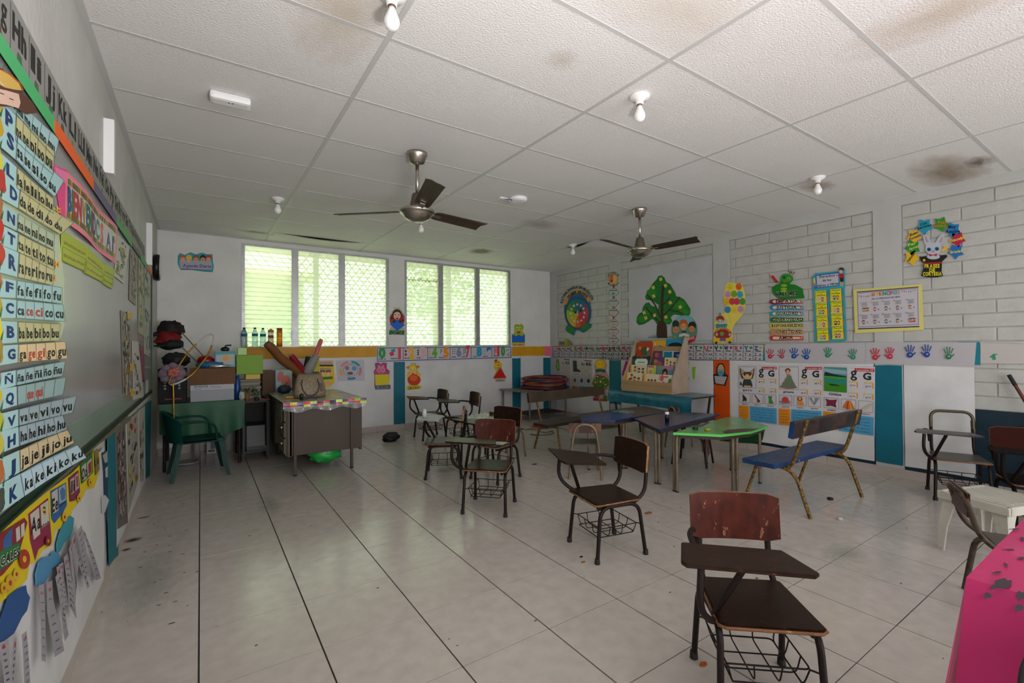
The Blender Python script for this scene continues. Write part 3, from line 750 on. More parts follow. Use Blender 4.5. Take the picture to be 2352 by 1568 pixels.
# lime notes
for k, (q, lines, where) in enumerate((
    (((141, 529), (200, 566), (193, 623), (139, 598)), ['am,em,im,om,um', 'an,en,in,on,un'], 'nearest the syllable strips'),
    (((201, 567), (238, 606), (234, 648), (193, 627)), ['as,es,is,os,us', 'ar,er,ir,or,ur'], 'in the middle of the lime row'),
    (((239, 606), (264, 619), (256, 664), (235, 651)), ['al,el,il,ol,ul', 'az,ez,iz,oz,uz'], 'farthest along the lime row'))):
    b = Board('L', .0225); b.base(q, '#8f9c2c')
    for r, t in enumerate(lines):
        p0 = lerp2(q, .08, .40 + .42 * r); p1 = lerp2(q, .94, .40 + .42 * r); b.text(t, p0[0], p0[1], p1[0], p1[1], 10 - 2 * k, '#7a5a1c' if k != 1 else '#8a4a1c', .0)
    b.frame([lerp2(q, .02, .52), lerp2(q, .98, .52), lerp2(q, .98, .98), lerp2(q, .02, .98)], .6, '#4a5a10')
    b.done('lime_note', 'lime green handwritten sheet under the pink banner, %s' % where, 'note', 'lime notes under the banner')
# posters at the far end of the board
def fill(b, q, n, cols, seed, s=(.06, .94), t=(.05, .95), w=.2, hgt=.07):
    r = random.Random(seed)
    for k in range(n):
        s0 = r.uniform(s[0], s[1] - w); t0 = r.uniform(t[0], t[1] - hgt); ww = r.uniform(.3, 1) * w; hh = r.uniform(.4, 1) * hgt
        qpoly(b, q, s0, t0, s0 + ww, t0 + hh, r.choice(cols))
        if b.top > b.d + .006: b.top = b.d + .003
for nm, q, c, n, cl, lab, sd in (
    ('poster', ((268, 537), (297, 566), (284, 652), (262, 634)), '#a4a39c', 46, ['#6a7030', '#4a5a50', '#7a7a3a', '#3a4a5a', '#8a8a50'], 'olive coloured map poster with white edge beside the banner', 1),
    ('poster', ((299, 572), (316, 592), (312, 702), (296, 688)), '#6e645f', 40, ['#8a7a80', '#5a4448', '#9a8a8a', '#6a4a54'], 'narrow mauve poster hanging beyond the map poster', 2),
    ('poster', ((318, 592), (330, 604), (330, 772), (317, 765)), '#87836c', 40, ['#a09a74', '#5a6a5a', '#9a9284', '#4a5a5a'], 'tall yellowish chart hanging beside the mauve poster', 3),
    ('poster', ((332, 604), (345, 618), (341, 820), (331, 812)), '#8f8f89', 30, ['#4a4a4a', '#3a6a6a', '#7a7a74', '#a09a60'], 'tall white number chart at the far end of the board', 4),
    ('poster', ((277, 712), (299, 724), (303, 918), (283, 922)), '#6c655c', 70, ['#8f8880', '#4a4440', '#9a948c', '#7a5a30', '#3a2a2a'], 'faded newspaper-like poster on the lower half of the board', 5),
    ('poster', ((303, 782), (317, 784), (330, 912), (306, 918)), '#a09d9a', 26, ['#3c5a68', '#7a4a3a', '#8a8680', '#2a2e3c'], 'white poster with blue squares right of the newspaper-like poster', 6),
    ('poster', ((319, 790), (330, 796), (332, 880), (326, 868)), '#6c2c40', 8, ['#8a8a2a', '#5a2a38', '#2a5a3a'], 'maroon and lime paper at the board\'s lower far corner', 7)):
    b = Board('L', .0225); b.base(q, c); fill(b, q, n, cl, sd); b.done(nm, lab, 'poster')
for k, (u, v) in enumerate(((297, 724), (303, 843), (304, 902))):
    b = Board('L', .027); b.base([(u + 6 * cos(t) * (1 + .3 * cos(3 * t)), v + 8 * sin(t) * (1 + .3 * cos(3 * t))) for t in [2 * pi * i / 12 for i in range(12)]], '#b08a1c')
    b.done('paper_star', 'yellow paper star on the newspaper-like poster, %s' % ('at its top', 'at its middle', 'at its foot')[k], 'paper star', 'yellow stars on the poster')
# under the board
clad('L', .3, 3.18, .085, .765, m_sheet, 'white plastic sheet under the whiteboard behind the paper train', seed=21)
clad('L', 3.62, 5.9, .085, .765, m_sheet, 'white plastic sheet under the far half of the whiteboard', seed=22)
b = Board('L', .018)
b.base([(-80, 1275), (0, 1213), (60, 1165), (105, 1130), (165, 1085), (205, 1045), (222, 1030), (229, 1045), (227, 1085), (215, 1120), (196, 1124), (190, 1140), (165, 1172), (152, 1212), (126, 1216), (119, 1252), (98, 1262), (80, 1290), (66, 1296), (60, 1330), (20, 1368), (-80, 1440)], '#b5a010')
b.poly([(62, 1180), (108, 1143), (116, 1236), (101, 1250), (86, 1262), (78, 1288), (66, 1240)], '#701a38').poly([(66, 1182), (87, 1165), (90, 1226), (75, 1240)], '#a09c94').poly([(90, 1161), (108, 1149), (111, 1200), (93, 1214)], '#a09c94')
b.text('Aa', 68, 1228, 90, 1210, 34, '#141414', .03).ell(99, 1172, 4, 12, '#a08a14', rot=-.1).ell(99, 1166, 3, 2, '#2a1a0c').ell(99, 1176, 3, 2, '#2a1a0c').text('abeja', 92, 1213, 110, 1200, 7, '#2a2a10')
b.poly([(113, 1128), (149, 1108), (151, 1160), (140, 1180), (122, 1202), (115, 1190)], '#1c4a7a').poly([(115, 1132), (129, 1122), (131, 1172), (119, 1180)], '#989690').poly([(131, 1121), (147, 1111), (149, 1148), (133, 1158)], '#7a8a94')
b.text('Ee', 116, 1178, 130, 1168, 30, '#141414', .03).poly([(134, 1128), (140, 1118), (147, 1126), (146, 1145), (138, 1150)], '#3c5a80').text('elefante', 133, 1166, 149, 1152, 6, '#2a2a10')
b.poly([(154, 1098), (177, 1080), (181, 1130), (168, 1150), (157, 1152)], '#6a2038').poly([(158, 1102), (167, 1095), (168, 1130), (160, 1136)], '#96928c').poly([(169, 1093), (176, 1085), (178, 1120), (170, 1128)], '#96928c').text('Ii', 160, 1132, 168, 1126, 26, '#141414', .03).poly([(171, 1095), (175, 1092), (176, 1116), (172, 1120)], '#7a3040')
b.poly([(181, 1068), (209, 1040), (211, 1085), (198, 1098), (184, 1112)], '#1c5a2c').poly([(184, 1072), (194, 1062), (196, 1098), (186, 1105)], '#96928c').poly([(196, 1062), (207, 1052), (208, 1085), (198, 1094)], '#96928c').text('Oo', 184, 1104, 196, 1092, 24, '#141414', .03).poly([(199, 1066), (206, 1058), (207, 1084), (200, 1090)], '#7a2a1c')
b.poly([(213, 1038), (222, 1030), (226, 1078), (216, 1092)], '#6a6440').text('Uu', 214, 1074, 224, 1062, 18, '#141414', .03)
b.poly([(-80, 1262), (0, 1222), (50, 1190), (57, 1200), (40, 1262), (34, 1280), (0, 1320), (-80, 1380)], '#6a1c20').poly([(0, 1240), (12, 1222), (22, 1212), (20, 1262), (0, 1272)], '#2a4a7a').poly([(29, 1215), (38, 1208), (40, 1238), (31, 1246)], '#a09c94').poly([(41, 1206), (49, 1200), (50, 1228), (42, 1236)], '#a09c94')
b.poly([(-80, 1340), (0, 1262), (38, 1246), (40, 1268), (34, 1284), (0, 1305), (-80, 1370)], '#1a5a2c').text('VOCALES', -34, 1318, 37, 1276, 20, '#0c140c', .04, outline='#b0b0a0')
for u, v, r, c, c2 in ((49, 1285, 13, '#8a2a18', '#b09018'), (30, 1320, 8, '#b0901c', '#8a2a18'), (15, 1340, 11, '#a8881c', '#8a2a18'), (0, 1352, 8, '#a8881c', '#8a2a18'), (104, 1243, 7, '#6a1428', '#a07a20'), (142, 1188, 6, '#b0901c', '#7a1c14'), (176, 1145, 5, '#b0901c', '#7a1c14'), (202, 1108, 5, '#b0901c', '#7a1c14')):
    b.ell(u, v, r, r * 1.75, c).ell(u, v, r * .35, r * .6, c2)
b.done('vowel_train', 'yellow and maroon paper train of vowels reading VOCALES under the whiteboard', 'wall decoration')
b = Board('L', .02); pts0 = [(-60, 1235), (0, 1192), (60, 1145), (105, 1108), (165, 1050), (222, 1000), (300, 955), (300, 965), (224, 1022), (165, 1075), (105, 1130), (60, 1167), (0, 1215), (-60, 1262)]
b.base(pts0, '#5c5646'); r = random.Random(4)
for k in range(70):
    f = k / 70; u = -50 + 345 * f; v = 1240 - 285 * f - 12 * sin(f * 3.1); b.ell(u, v + r.uniform(-5, 5), 3.2 - 2 * f, 4.5 - 2 * f, r.choice(['#8a8266', '#a0805c', '#9a4a20', '#7a3a48', '#a09c94', '#8a7a2c']), 7)
    if b.top > .026: b.top = .0235
b.done('flower_border', 'paper flower border running under the whiteboard tray', 'border')
for k, (pts, c, lab) in enumerate((([(-60, 1470), (-20, 1430), (0, 1422), (18, 1368), (38, 1352), (58, 1344), (60, 1360), (67, 1372), (60, 1402), (48, 1418), (30, 1455), (10, 1470), (0, 1482), (-60, 1520)], '#123e70', 'dark blue paper cloud nearest the camera'),
    ([(80, 1318), (88, 1290), (98, 1280), (115, 1276), (122, 1264), (134, 1272), (137, 1290), (130, 1300), (118, 1304), (112, 1322), (100, 1338), (82, 1345)], '#3c7294', 'light blue paper cloud with strips of red letters'),
    ([(129, 1248), (136, 1222), (150, 1192), (160, 1184), (169, 1190), (166, 1216), (158, 1236), (146, 1246), (138, 1264), (130, 1272)], '#2c7480', 'teal paper cloud under the blue train wagon'))):
    b = Board('L', .022); b.base(pts, c); b.done('paper_cloud', lab, 'paper cloud', 'paper clouds on the left wall')
strips = [((-10, 1478), (4, 1472), (14, 1600), (-4, 1610), 'i'), ((18, 1472), (27, 1466), (30, 1600), (16, 1600), 'j'), ((32, 1462), (44, 1452), (60, 1590), (44, 1600), 'd'),
          ((81, 1345), (92, 1343), (90, 1524), (80, 1520), 'u'), ((98, 1340), (112, 1334), (136, 1497), (114, 1512), 's'), ((113, 1328), (120, 1318), (154, 1458), (145, 1474), 'n'),
          ((120, 1304), (128, 1300), (140, 1430), (130, 1420), 'i'), ((128, 1298), (141, 1290), (148, 1392), (137, 1392), 'n'), ((146, 1262), (155, 1244), (172, 1284), (168, 1405), 'f'),
          ((136, 1282), (146, 1272), (167, 1424), (146, 1392), 'p'), ((158, 1240), (164, 1226), (196, 1348), (191, 1354), 'l'), ((166, 1222), (176, 1206), (206, 1322), (190, 1326), 'r'), ((176, 1212), (184, 1222), (227, 1328), (214, 1334), 'm')]
for k, (a, b_, c_, d_, ch) in enumerate(strips):
    b = Board('L', .026 + .002 * (k % 3), dfun=lambda y, z, ph=k: .004 + .010 * abs(sin(z * 5 + ph)))
    q = (a, b_, c_, d_); m = pm('#827e84')
    A, B_, C_, D_ = [Vector(b.px(p)) for p in q]; vs = []
    for j in range(9):
        for i in range(2):
            p = (A.lerp(D_, j / 8), B_.lerp(C_, j / 8))[i]; vs.append(b.P(p.x, p.y, b.d))
    b.mb.add(vs, [(2 * j, 2 * j + 2, 2 * j + 3, 2 * j + 1) for j in range(8)], m, True); b.top = b.d + .0004
    n = 8
    for j in range(n):
        t0 = .07 + j * .115; p0 = lerp2(q, .25, t0 + .06); p1 = lerp2(q, .75, t0 + .06)
        b.text(ch, p0[0], p0[1], p1[0], p1[1], 5 if j else 11, '#8a2430' if j == 0 else '#3c3c48', .0); b.top -= .0001
    b.done('writing_strip', 'white strip of handwritten letter %s, %s' % (ch, ('nearest the camera', 'second under the dark cloud', 'right of the dark cloud strips', 'leftmost under the light blue cloud', 'longest under the light blue cloud', 'slanting beside the longest strip', 'thin, between two red letter strips', 'in red and blue', 'under the teal cloud', 'slanting behind the f strip', 'thin, right of the f strip', 'broad, right of the thin strip', 'farthest right under the teal cloud')[k]), 'paper strip', 'handwritten strips under the clouds')
b = Board('L', .012); b.base([(246, 1003), (264, 990), (271, 1150), (271, 1275), (262, 1283), (250, 1300), (247, 1200)], '#0a5a66'); b.done('wall_strip', 'teal strip on left wall beyond the paper train', 'wall strip', 'wall strips')
b = Board('L', .014); b.base([(232, 1040), (245, 1034), (247, 1090), (246, 1200), (238, 1160), (236, 1085)], '#14304c'); b.poly([(234, 1046), (245, 1036), (246, 1060), (240, 1064)], '#8a8a8a').poly([(231, 1142), (240, 1136), (249, 1148), (240, 1176), (232, 1180)], '#a4a4a6').poly([(240, 1076), (246, 1070), (246, 1096), (241, 1096)], '#9a9a9c'); b.done('torn_paper', 'torn navy and white paper beside the teal strip', 'paper')
for q, c, n, cl, lab, sd in ((((265, 985), (287, 968), (293, 1200), (269, 1215)), '#5c5450', 90, ['#3c3632', '#7c7670', '#8a827c', '#5a3a34'], 'brown newspaper-like wall collage beyond the teal strip', 11),
                             (((290, 968), (316, 945), (318, 1100), (294, 1180)), '#8a8680', 40, ['#a09c40', '#2a3048', '#a04a2c', '#6a6660', '#9a9690'], 'white drawing with yellow and orange marks on left wall', 12),
                             (((318, 942), (332, 932), (330, 1104), (320, 1106)), '#95918c', 26, ['#2c2c34', '#6a4a30', '#7a766e'], 'narrow white chart with dark bars on left wall', 13),
                             (((333, 928), (347, 918), (344, 1092), (334, 1100)), '#0a5058', 3, ['#0c2c48'], 'teal strip farthest along the left wall', 14)):
    b = Board('L', .015); b.base(q, c); fill(b, q, n, cl, sd); b.done('poster' if sd != 14 else 'wall_strip', lab, 'poster' if sd != 14 else 'wall strip')
tag(MB().box((XL + .0215, 5.30, .87), (XL + .0225, 5.5, .99), pm('#a0a0a0')).build('paper_tag'), 'white paper tag at the far foot of the whiteboard', 'paper')
KP = 1.7
# ================================================================== BACK WALL PRINTS
DB = .016
def bb(d=0): return Board('B', DB + d)
b = Board('B', .004); b.base([(408, 588), (413, 581), (425, 585), (437, 579), (450, 584), (464, 580), (477, 584), (488, 583), (489, 600), (491, 612), (489, 625), (470, 624), (440, 620), (415, 620), (408, 606)], '#1c7a86')
b.poly([(412, 598), (486, 600), (487, 620), (414, 616)], '#8a8a90')
for u, c, hcol in ((420, '#b88a70', '#9a4a30'), (434, '#b8926c', '#b09a30'), (450, '#a8805c', '#6a4422'), (466, '#a8765c', '#14100c'), (479, '#b08468', '#8a2c20')): b.ell(u, 592, 7, 7, hcol).ell(u, 596, 5.5, 5, c).ell(u - 2, 596, .8, .8, '#1c1410').ell(u + 2, 596, .8, .8, '#1c1410')
b.text('Agenda Diaria', 420, 613, 485, 615, 7, '#3c3c8a', .03).line([(418, 617), (486, 620)], 1, '#7a2a60')
b.done('classroom_sign', 'small cut-out sign reading Agenda Diaria with five children\'s heads', 'sign')
# number line
b = bb(); b.base([(865, 797), (1174, 795), (1175, 822), (990, 829), (865, 832)], '#a09da2')
b.frame([(867, 799), (1173, 796.5), (1173.5, 820.5), (867, 829.5)], 1.6, '#1c3a6e')
for u, vb in ((926, 827.5), (982, 826.5), (1033.5, 825), (1082, 823.5), (1129.5, 822.3)): b.line([(u, 798), (u, vb)], 1.3, '#1c3a6e')
def num(t, u, w, v, hp, c): b.text(t, u, v, u + w, v - .4, hp, c, .07)
num('0', 869, 17, 821, 21, '#2c7a3c'); num('1', 914, 7, 823, 24, '#b03a4c'); num('2', 938, 14, 822, 24, '#c08a1c'); num('3', 965, 13, 821, 23, '#b08a90')
num('4', 992, 12, 820, 22, '#4c8a2c'); num('5', 1018, 13, 820, 22, '#c0701c'); num('6', 1048, 12, 818, 21, '#6a6e88'); num('7', 1070, 9, 817, 21, '#b02c3c')
num('8', 1094, 13, 817, 20, '#1c7aa0'); num('9', 1117, 11, 816, 19, '#1c5a98'); num('1', 1142, 5, 816, 20, '#b02c3c'); num('0', 1150, 10, 816, 20, '#2c7a3c')
for t, u, w, v in (('cero', 869, 17, 825.6), ('uno', 897, 16, 824.5), ('dos', 928, 11, 823.6), ('tres', 956, 10, 823), ('cuatro', 984, 15, 822.3), ('cinco', 1007, 12, 822), ('seis', 1037, 10, 820.6), ('siete', 1060, 12, 820.3), ('ocho', 1085, 11, 819.8), ('nueve', 1109, 12, 819.3), ('diez', 1133, 10, 818)): b.text(t, u, v, u + w, v - .2, 3.4, '#16204a', .04)
b.poly([(894, 810), (903, 807), (905, 815), (897, 818)], '#a82434').poly([(897, 804), (906, 800), (908, 807), (900, 808)], '#3c6a80')
r = random.Random(2)
for (u0, u1, v0, v1, c, n, rr) in ((928, 935, 802, 818, '#8a2430', 2, 3), (957, 963, 802, 816, '#3c141c', 3, 2), (985, 989, 801, 818, '#a8901c', 4, 1.6), (1010, 1016, 801, 812, '#4a7a2c', 5, 1.3), (1037, 1046, 800, 814, '#3a3a50', 6, 1.2), (1063, 1070, 799, 815, '#1c4a3c', 7, 1.3), (1086, 1091, 800, 816, '#b09a3a', 8, 1), (1109, 1116, 799, 815, '#7a7268', 9, 1), (1133, 1141, 799, 814, '#a82430', 10, 1.2)):
    cols = 1 if n < 5 else 2 if n < 8 else 3; rws = -(-n // cols)
    for k in range(n): b.ell(u0 + (u1 - u0) * ((k % cols) + .5) / cols, v0 + (v1 - v0) * ((k // cols) + .5) / rws, rr, rr * 1.1, c, 8)
for k in range(14): b.ell(1162 + r.uniform(0, 8), 800 + r.uniform(0, 16), 1, 1, r.choice(['#5a4a3a', '#7a2a2a', '#7a6a4a']), 6)
b.done('number_line', 'white number line from 0 cero to 10 diez under the right window', 'number chart')
def eyes(b, u, v, d, r, c='#101010', w='#c8c4bc'):
    for s_ in (-1, 1): b.ell(u + s_ * d, v, r * 1.7, r * 2.1, w, 12).ell(u + s_ * d, v + r * .3, r, r * 1.3, c, 10)
# ladybird with rhombus
b = bb(-.01); b.base([(897, 725), (902, 712), (912, 706), (922, 712), (929, 722), (930, 738), (925, 748), (929, 757), (928, 769), (894, 768), (895, 757), (900, 748), (895, 738)], '#8c8a80')
b.ell(902, 733, 7, 13, '#8a1c14').ell(922, 733, 7, 13, '#8a1c14').ell(900, 730, 2, 3, '#141010').ell(925, 736, 2, 3, '#141010').ell(912, 723, 11, 13, '#161210').ell(912, 725, 8.5, 9.5, '#c08c70')
eyes(b, 912, 722, 4, 1.4); b.ell(912, 731, 3.4, 2, '#a01c14').line([(908, 712), (906, 707)], 1.2, '#8a8a18').line([(915, 712), (918, 707)], 1.2, '#8a8a18').ell(906, 706, 1.5, 1.5, '#a0a01c').ell(918, 706, 1.5, 1.5, '#a0a01c')
b.poly([(895, 744), (912, 733), (930, 746), (912, 760)], '#1450a0').ell(905, 738, 3, 3, '#161210').ell(919, 738, 3, 3, '#161210')
b.poly([(894, 758), (929, 759), (928, 769), (893, 768)], '#0f5a1c').text('ROMBO', 900, 767, 924, 767.5, 6, '#0c100c', .05, outline='#a8a89c')
b.done('shape_cutout', 'ladybird cut-out holding a blue rhombus reading ROMBO', 'wall decoration', 'animal shape cut-outs')
# frog with rectangle
b = bb(-.008); b.base([(1181, 748), (1188, 744), (1192, 746), (1197, 744), (1203, 750), (1200, 762), (1206, 768), (1206, 794), (1176, 794), (1176, 768), (1182, 764)], '#7a8a2c')
b.ell(1186, 750, 5, 6, '#7a8c1c').ell(1197, 750, 5, 6, '#7a8c1c').ell(1191, 758, 9, 9, '#8a9c20'); eyes(b, 1191, 753, 4, 1.3); b.ell(1191, 763, 5, 2.4, '#a02414')
b.poly([(1176, 769), (1205, 769), (1205, 786), (1176, 786)], '#1450a0').ell(1185, 769, 3, 2.5, '#7a9c20').ell(1198, 769, 3, 2.5, '#7a9c20').poly([(1177, 787.5), (1205, 787.5), (1205, 794), (1177, 794)], '#b8963c').text('RECTANGULO', 1179, 793, 1203, 793, 4, '#15120c', .03)
b.done('shape_cutout', 'green frog cut-out holding a blue rectangle reading RECTANGULO', 'wall decoration', 'animal shape cut-outs')
# hippo with square
b = bb(); b.base([(861, 836), (868, 832), (874, 835), (882, 832), (888, 836), (888, 846), (895, 852), (894, 860), (893, 885), (897, 884), (897, 893), (863, 895), (860, 888), (860, 862), (858, 854), (863, 846)], '#7a2c50')
b.ell(865, 836, 4, 3.5, '#902c60').ell(885, 836, 4, 3.5, '#902c60').ell(875, 844, 10, 9, '#9a3468').ell(875, 850, 11, 8, '#b0607c').ell(863, 856, 5, 4, '#9a3468').ell(888, 856, 5, 4, '#9a3468'); eyes(b, 875, 842, 4.5, 1.3); b.ell(871, 849, 1.1, 1.3, '#3c1028').ell(879, 849, 1.1, 1.3, '#3c1028').ell(875, 855, 2.4, 1.2, '#7a1c3c')
b.poly([(861, 860), (893, 859), (893, 883), (862, 885)], '#b0a014').poly([(861, 887), (896, 883), (896, 891), (862, 895)], '#14506a').text('CUADRADO', 864, 893.5, 893, 890.5, 5, '#0e1210', .03, outline='#a8a8a0')
b.done('shape_cutout', 'pink hippo cut-out holding a yellow square reading CUADRADO', 'wall decoration', 'animal shape cut-outs')
# giraffe with circle
b = bb(); b.base([(934, 842), (943, 838), (944, 834), (954, 834), (955, 838), (963, 841), (958, 850), (963, 856), (966, 873), (960, 885), (968, 886), (967, 893), (933, 896), (934, 888), (940, 884), (935, 872), (936, 858), (941, 850)], '#a09030')
b.ell(938, 844, 5, 3, '#a8602c').ell(959, 842, 5, 3, '#a8602c').ell(948, 849, 8.5, 10, '#b8a02c').ell(948, 857, 8, 6, '#c08c5c').ell(945, 835, 2, 2, '#8a8a5c').ell(953, 835, 2, 2, '#8a8a5c'); eyes(b, 948, 848, 3.4, 1.1); b.ell(948, 858, 3, 1.3, '#8a2414')
b.ell(951, 872, 15, 13, '#a0280f').ell(950, 868, 9, 7, '#b0501c').ell(938, 861, 4, 4, '#b8902c').ell(962, 860, 4, 4, '#b8902c').poly([(934, 888), (967, 885), (967, 893), (934, 896)], '#a89a1c').text('CIRCULO', 937, 894.5, 963, 891.5, 5.5, '#14120c', .04)
b.done('shape_cutout', 'giraffe cut-out holding a red ball reading CIRCULO', 'wall decoration', 'animal shape cut-outs')
# chick with triangle
b = bb(); b.base([(1135, 828), (1141, 824), (1148, 830), (1151, 842), (1162, 868), (1160, 876), (1138, 877), (1137, 869), (1132, 869), (1142, 848), (1135, 840)], '#8a7a48')
b.ell(1142, 834, 7, 9, '#c09c1c').ell(1139, 828, 3.5, 3, '#a02014').ell(1150, 838, 3, 5, '#b08c1c').ell(1138, 845, 3, 5, '#b08c1c').ell(1139, 833, 1.4, 1.8, '#101010').ell(1145, 832, 1.4, 1.8, '#101010').ell(1144, 838, 2.5, 1.6, '#a83c14')
b.poly([(1132, 869), (1149, 844), (1163, 867)], '#9c1414').poly([(1137, 870.5), (1161, 868.5), (1160, 875), (1138, 877)], '#96938a').text('TRIANGULO', 1139, 876, 1159, 874, 4, '#15100f', .03)
b.done('shape_cutout', 'yellow chick cut-out on a red triangle reading TRIANGULO', 'wall decoration', 'animal shape cut-outs')
# yellow poster behind the handbag and the round routine chart
b = bb(); b.base([(730, 828), (766, 827), (769, 878), (758, 888), (738, 888), (732, 880)], '#b89a14'); b.poly([(732, 829), (765, 828), (765, 836), (733, 836)], '#a08a8a').rect(733, 837, 765, 841, '#141414').text('LEY DE ESPAÑOL', 734, 834.5, 763, 834.5, 2.4, '#2c2020').ell(741, 852, 6, 5, '#6a3c2c').ell(754, 852, 6, 5, '#6a3c2c').ell(741, 859, 4, 5, '#b89a80').ell(754, 859, 4, 5, '#b89a80').ell(741, 847, 7, 3, '#8a7a60').ell(754, 847, 7, 3, '#8a7a60').poly([(736, 872), (764, 870), (764, 864), (736, 866)], '#2a5a1c').ell(745, 880, 7, 4, '#b08a5c').ell(757, 880, 6, 4, '#b08a5c')
b.done('poster', 'yellow poster with two characters behind the handbag', 'poster')
b = bb(); b.base([(771, 828), (836, 825), (838, 874), (775, 875)], '#9a97a0')
b2 = [('#b06a78', 200, 260), ('#1c7a8a', 275, 330), ('#9a6a7a', 340, 395), ('#1c6a80', 60, 110), ('#b08a30', 140, 190)]
for c, a0, a1 in b2:
    pts = [(805 + 26 * cos(radians(t)), 850 + 22 * sin(radians(t))) for t in range(a0, a1 + 1, 11)] + [(805 + 20 * cos(radians(t)), 850 + 17 * sin(radians(t))) for t in range(a1, a0 - 1, -11)]
    b.poly(pts, c)
b.frame([(805 + 17 * cos(t), 850 + 14 * sin(t)) for t in [k * .4 for k in range(16)]], .7, '#2c3c4a').ell(797, 845, 5, 5, '#7a5c60').ell(813, 846, 5, 5, '#3c7a9a').ell(804, 857, 7, 3.5, '#7a2c30').ell(800, 857, 3, 3, '#2c6a3c')
b.done('poster', 'white poster with a ring of coloured segments right of the handbag', 'poster')

# ================================================================== RIGHT WALL PRINTS
def br(d=0.): return Board('R', .0175 + d)
K0 = .004
# alphabet strips
def alpha(q, letters, seed, name, label):
    b = br(.002); b.base(q, '#98969a'); n = len(letters); r = random.Random(seed)
    b.frame(q, 1., '#2a2a2e')
    for t_ in (.46, .72): b.line([lerp2(q, 0, t_), lerp2(q, 1, t_)], .7, '#3a3a40')
    for k, L_ in enumerate(letters):
        if k: b.line([lerp2(q, k / n, 0), lerp2(q, k / n, 1)], .9, '#3a3a40')
        c = r.choice(['#16181c', '#16181c', '#1c4a6a', '#9a2430', '#b0801c', '#9a2430', '#1c5a3c'])
        hp = (lerp2(q, k / n, 1)[1] - lerp2(q, k / n, 0)[1])
        p0, p1 = lerp2(q, (k + .08) / n, .34), lerp2(q, (k + .5) / n, .34); b.text(L_.upper(), *p0, *p1, hp * .24, c, .05)
        p = lerp2(q, (k + .75) / n, .20); b.ell(p[0], p[1], hp * .09, hp * .1, r.choice(['#2c6a2c', '#8a2430', '#5a5a60', '#a0801c', '#6a3c2a']), 7)
        b.line([lerp2(q, (k + .25) / n, .405), lerp2(q, (k + .75) / n, .405)], hp * .05, '#3c3c40')
        for row, t_ in enumerate((.68, .95)):
            for j, ch in enumerate((L_.upper(), L_.lower())):
                p0, p1 = lerp2(q, (k + .12 + .45 * j) / n, t_), lerp2(q, (k + .40 + .45 * j) / n, t_); b.text(ch, *p0, *p1, hp * .15, '#2a2a2e', .01)
    b.done(name, label, 'alphabet chart')
alpha(((1270, 796), (1448, 792), (1446, 826), (1270, 820)), 'ABCchDEFGHIJKLll'.replace('ch', 'C').replace('ll', 'L'), 5, 'alphabet_chart', 'white alphabet strip from A to L left of the book rack')
alpha(((1570, 791), (1755, 791), (1753, 828), (1570, 825)), 'STUVWXYZ', 6, 'alphabet_chart', 'white alphabet strip from S to Z right of the book rack')
b = br(.0005); b.base([(1448, 792), (1570, 789), (1570, 822), (1448, 824)], '#98969a'); b.done('alphabet_chart', 'white alphabet strip mostly hidden behind the book rack', 'alphabet chart')
# hand print banner
b = br(.003); b.base([(1756, 791), (2000, 786), (2243, 786), (2238, 843), (2010, 835), (1900, 835), (1758, 832)], '#8f8c90')
b.line([(1989, 786), (1988, 835)], 1, '#77757a')
def hand(u, v, s_, c, flip=1, sp=1.):
    b.ell(u, v + 6 * s_, 6.6 * s_, 6 * s_, c, 12); b.top += .0001
    b.ell(u + 1 * s_, v + 5.5 * s_, 2.4 * s_, 1.4 * s_, '#8f8c90', 8)
    for k, (dx, L_) in enumerate(((-6.5, 9), (-2.4, 13), (1.8, 13), (6, 10))):
        b.line([(u + dx * .8 * s_, v - .5 * s_), (u + dx * 1.5 * sp * s_, v - L_ * s_)], 2.2 * s_, c).ell(u + dx * 1.5 * sp * s_, v - L_ * s_, 1.3 * s_, 1.8 * s_, c, 7)
    b.line([(u + flip * 6 * s_, v + 6 * s_), (u + flip * 12 * s_, v + 1 * s_)], 2.4 * s_, c)
for u, v, s_, c, f_ in ((1769, 813, .85, '#9a1c30', 1), (1796, 813, .85, '#8a3040', -1), (1824, 812, .95, '#143c80', 1), (1853, 814, .95, '#143c80', -1), (1902, 810, .9, '#0e6a44', 1), (1960, 814, .95, '#1c6a50', -1),
                        (2011, 814, 1.05, '#9a1c2c', 1), (2045, 812, 1.05, '#9a1c2c', -1), (2091, 808, 1.12, '#1c3474', 1), (2130, 807, 1.12, '#1c3474', -1), (2180, 812, 1.1, '#1c5c3c', 1)): hand(u, v, s_, c, f_)
b.done('handprint_banner', 'long white paper banner of red, blue and green hand prints', 'banner')
b = br(.0); b.base([(2200, 785), (2250, 785), (2252, 838), (2238, 837)], '#0a5c6c'); b.done('wall_strip', 'teal paper edge behind the right end of the handprint banner', 'wall strip')
b = br(.0); b.base([(1748, 790), (1760, 790), (1760, 830), (1750, 826)], '#1c7080'); b.done('wall_strip', 'small teal paper between the alphabet strip and the handprint banner', 'wall strip')
b = Board('R', .0145); b.base([(2252, 787), (2400, 792), (2400, 836), (2252, 834)], '#938e8c'); b.poly([(2272, 820), (2282, 812), (2293, 813), (2286, 816), (2288, 826), (2278, 826), (2280, 822)], '#2c6a50'); b.done('paper_sheet', 'white paper with one green smudge right of the handprint banner', 'paper')
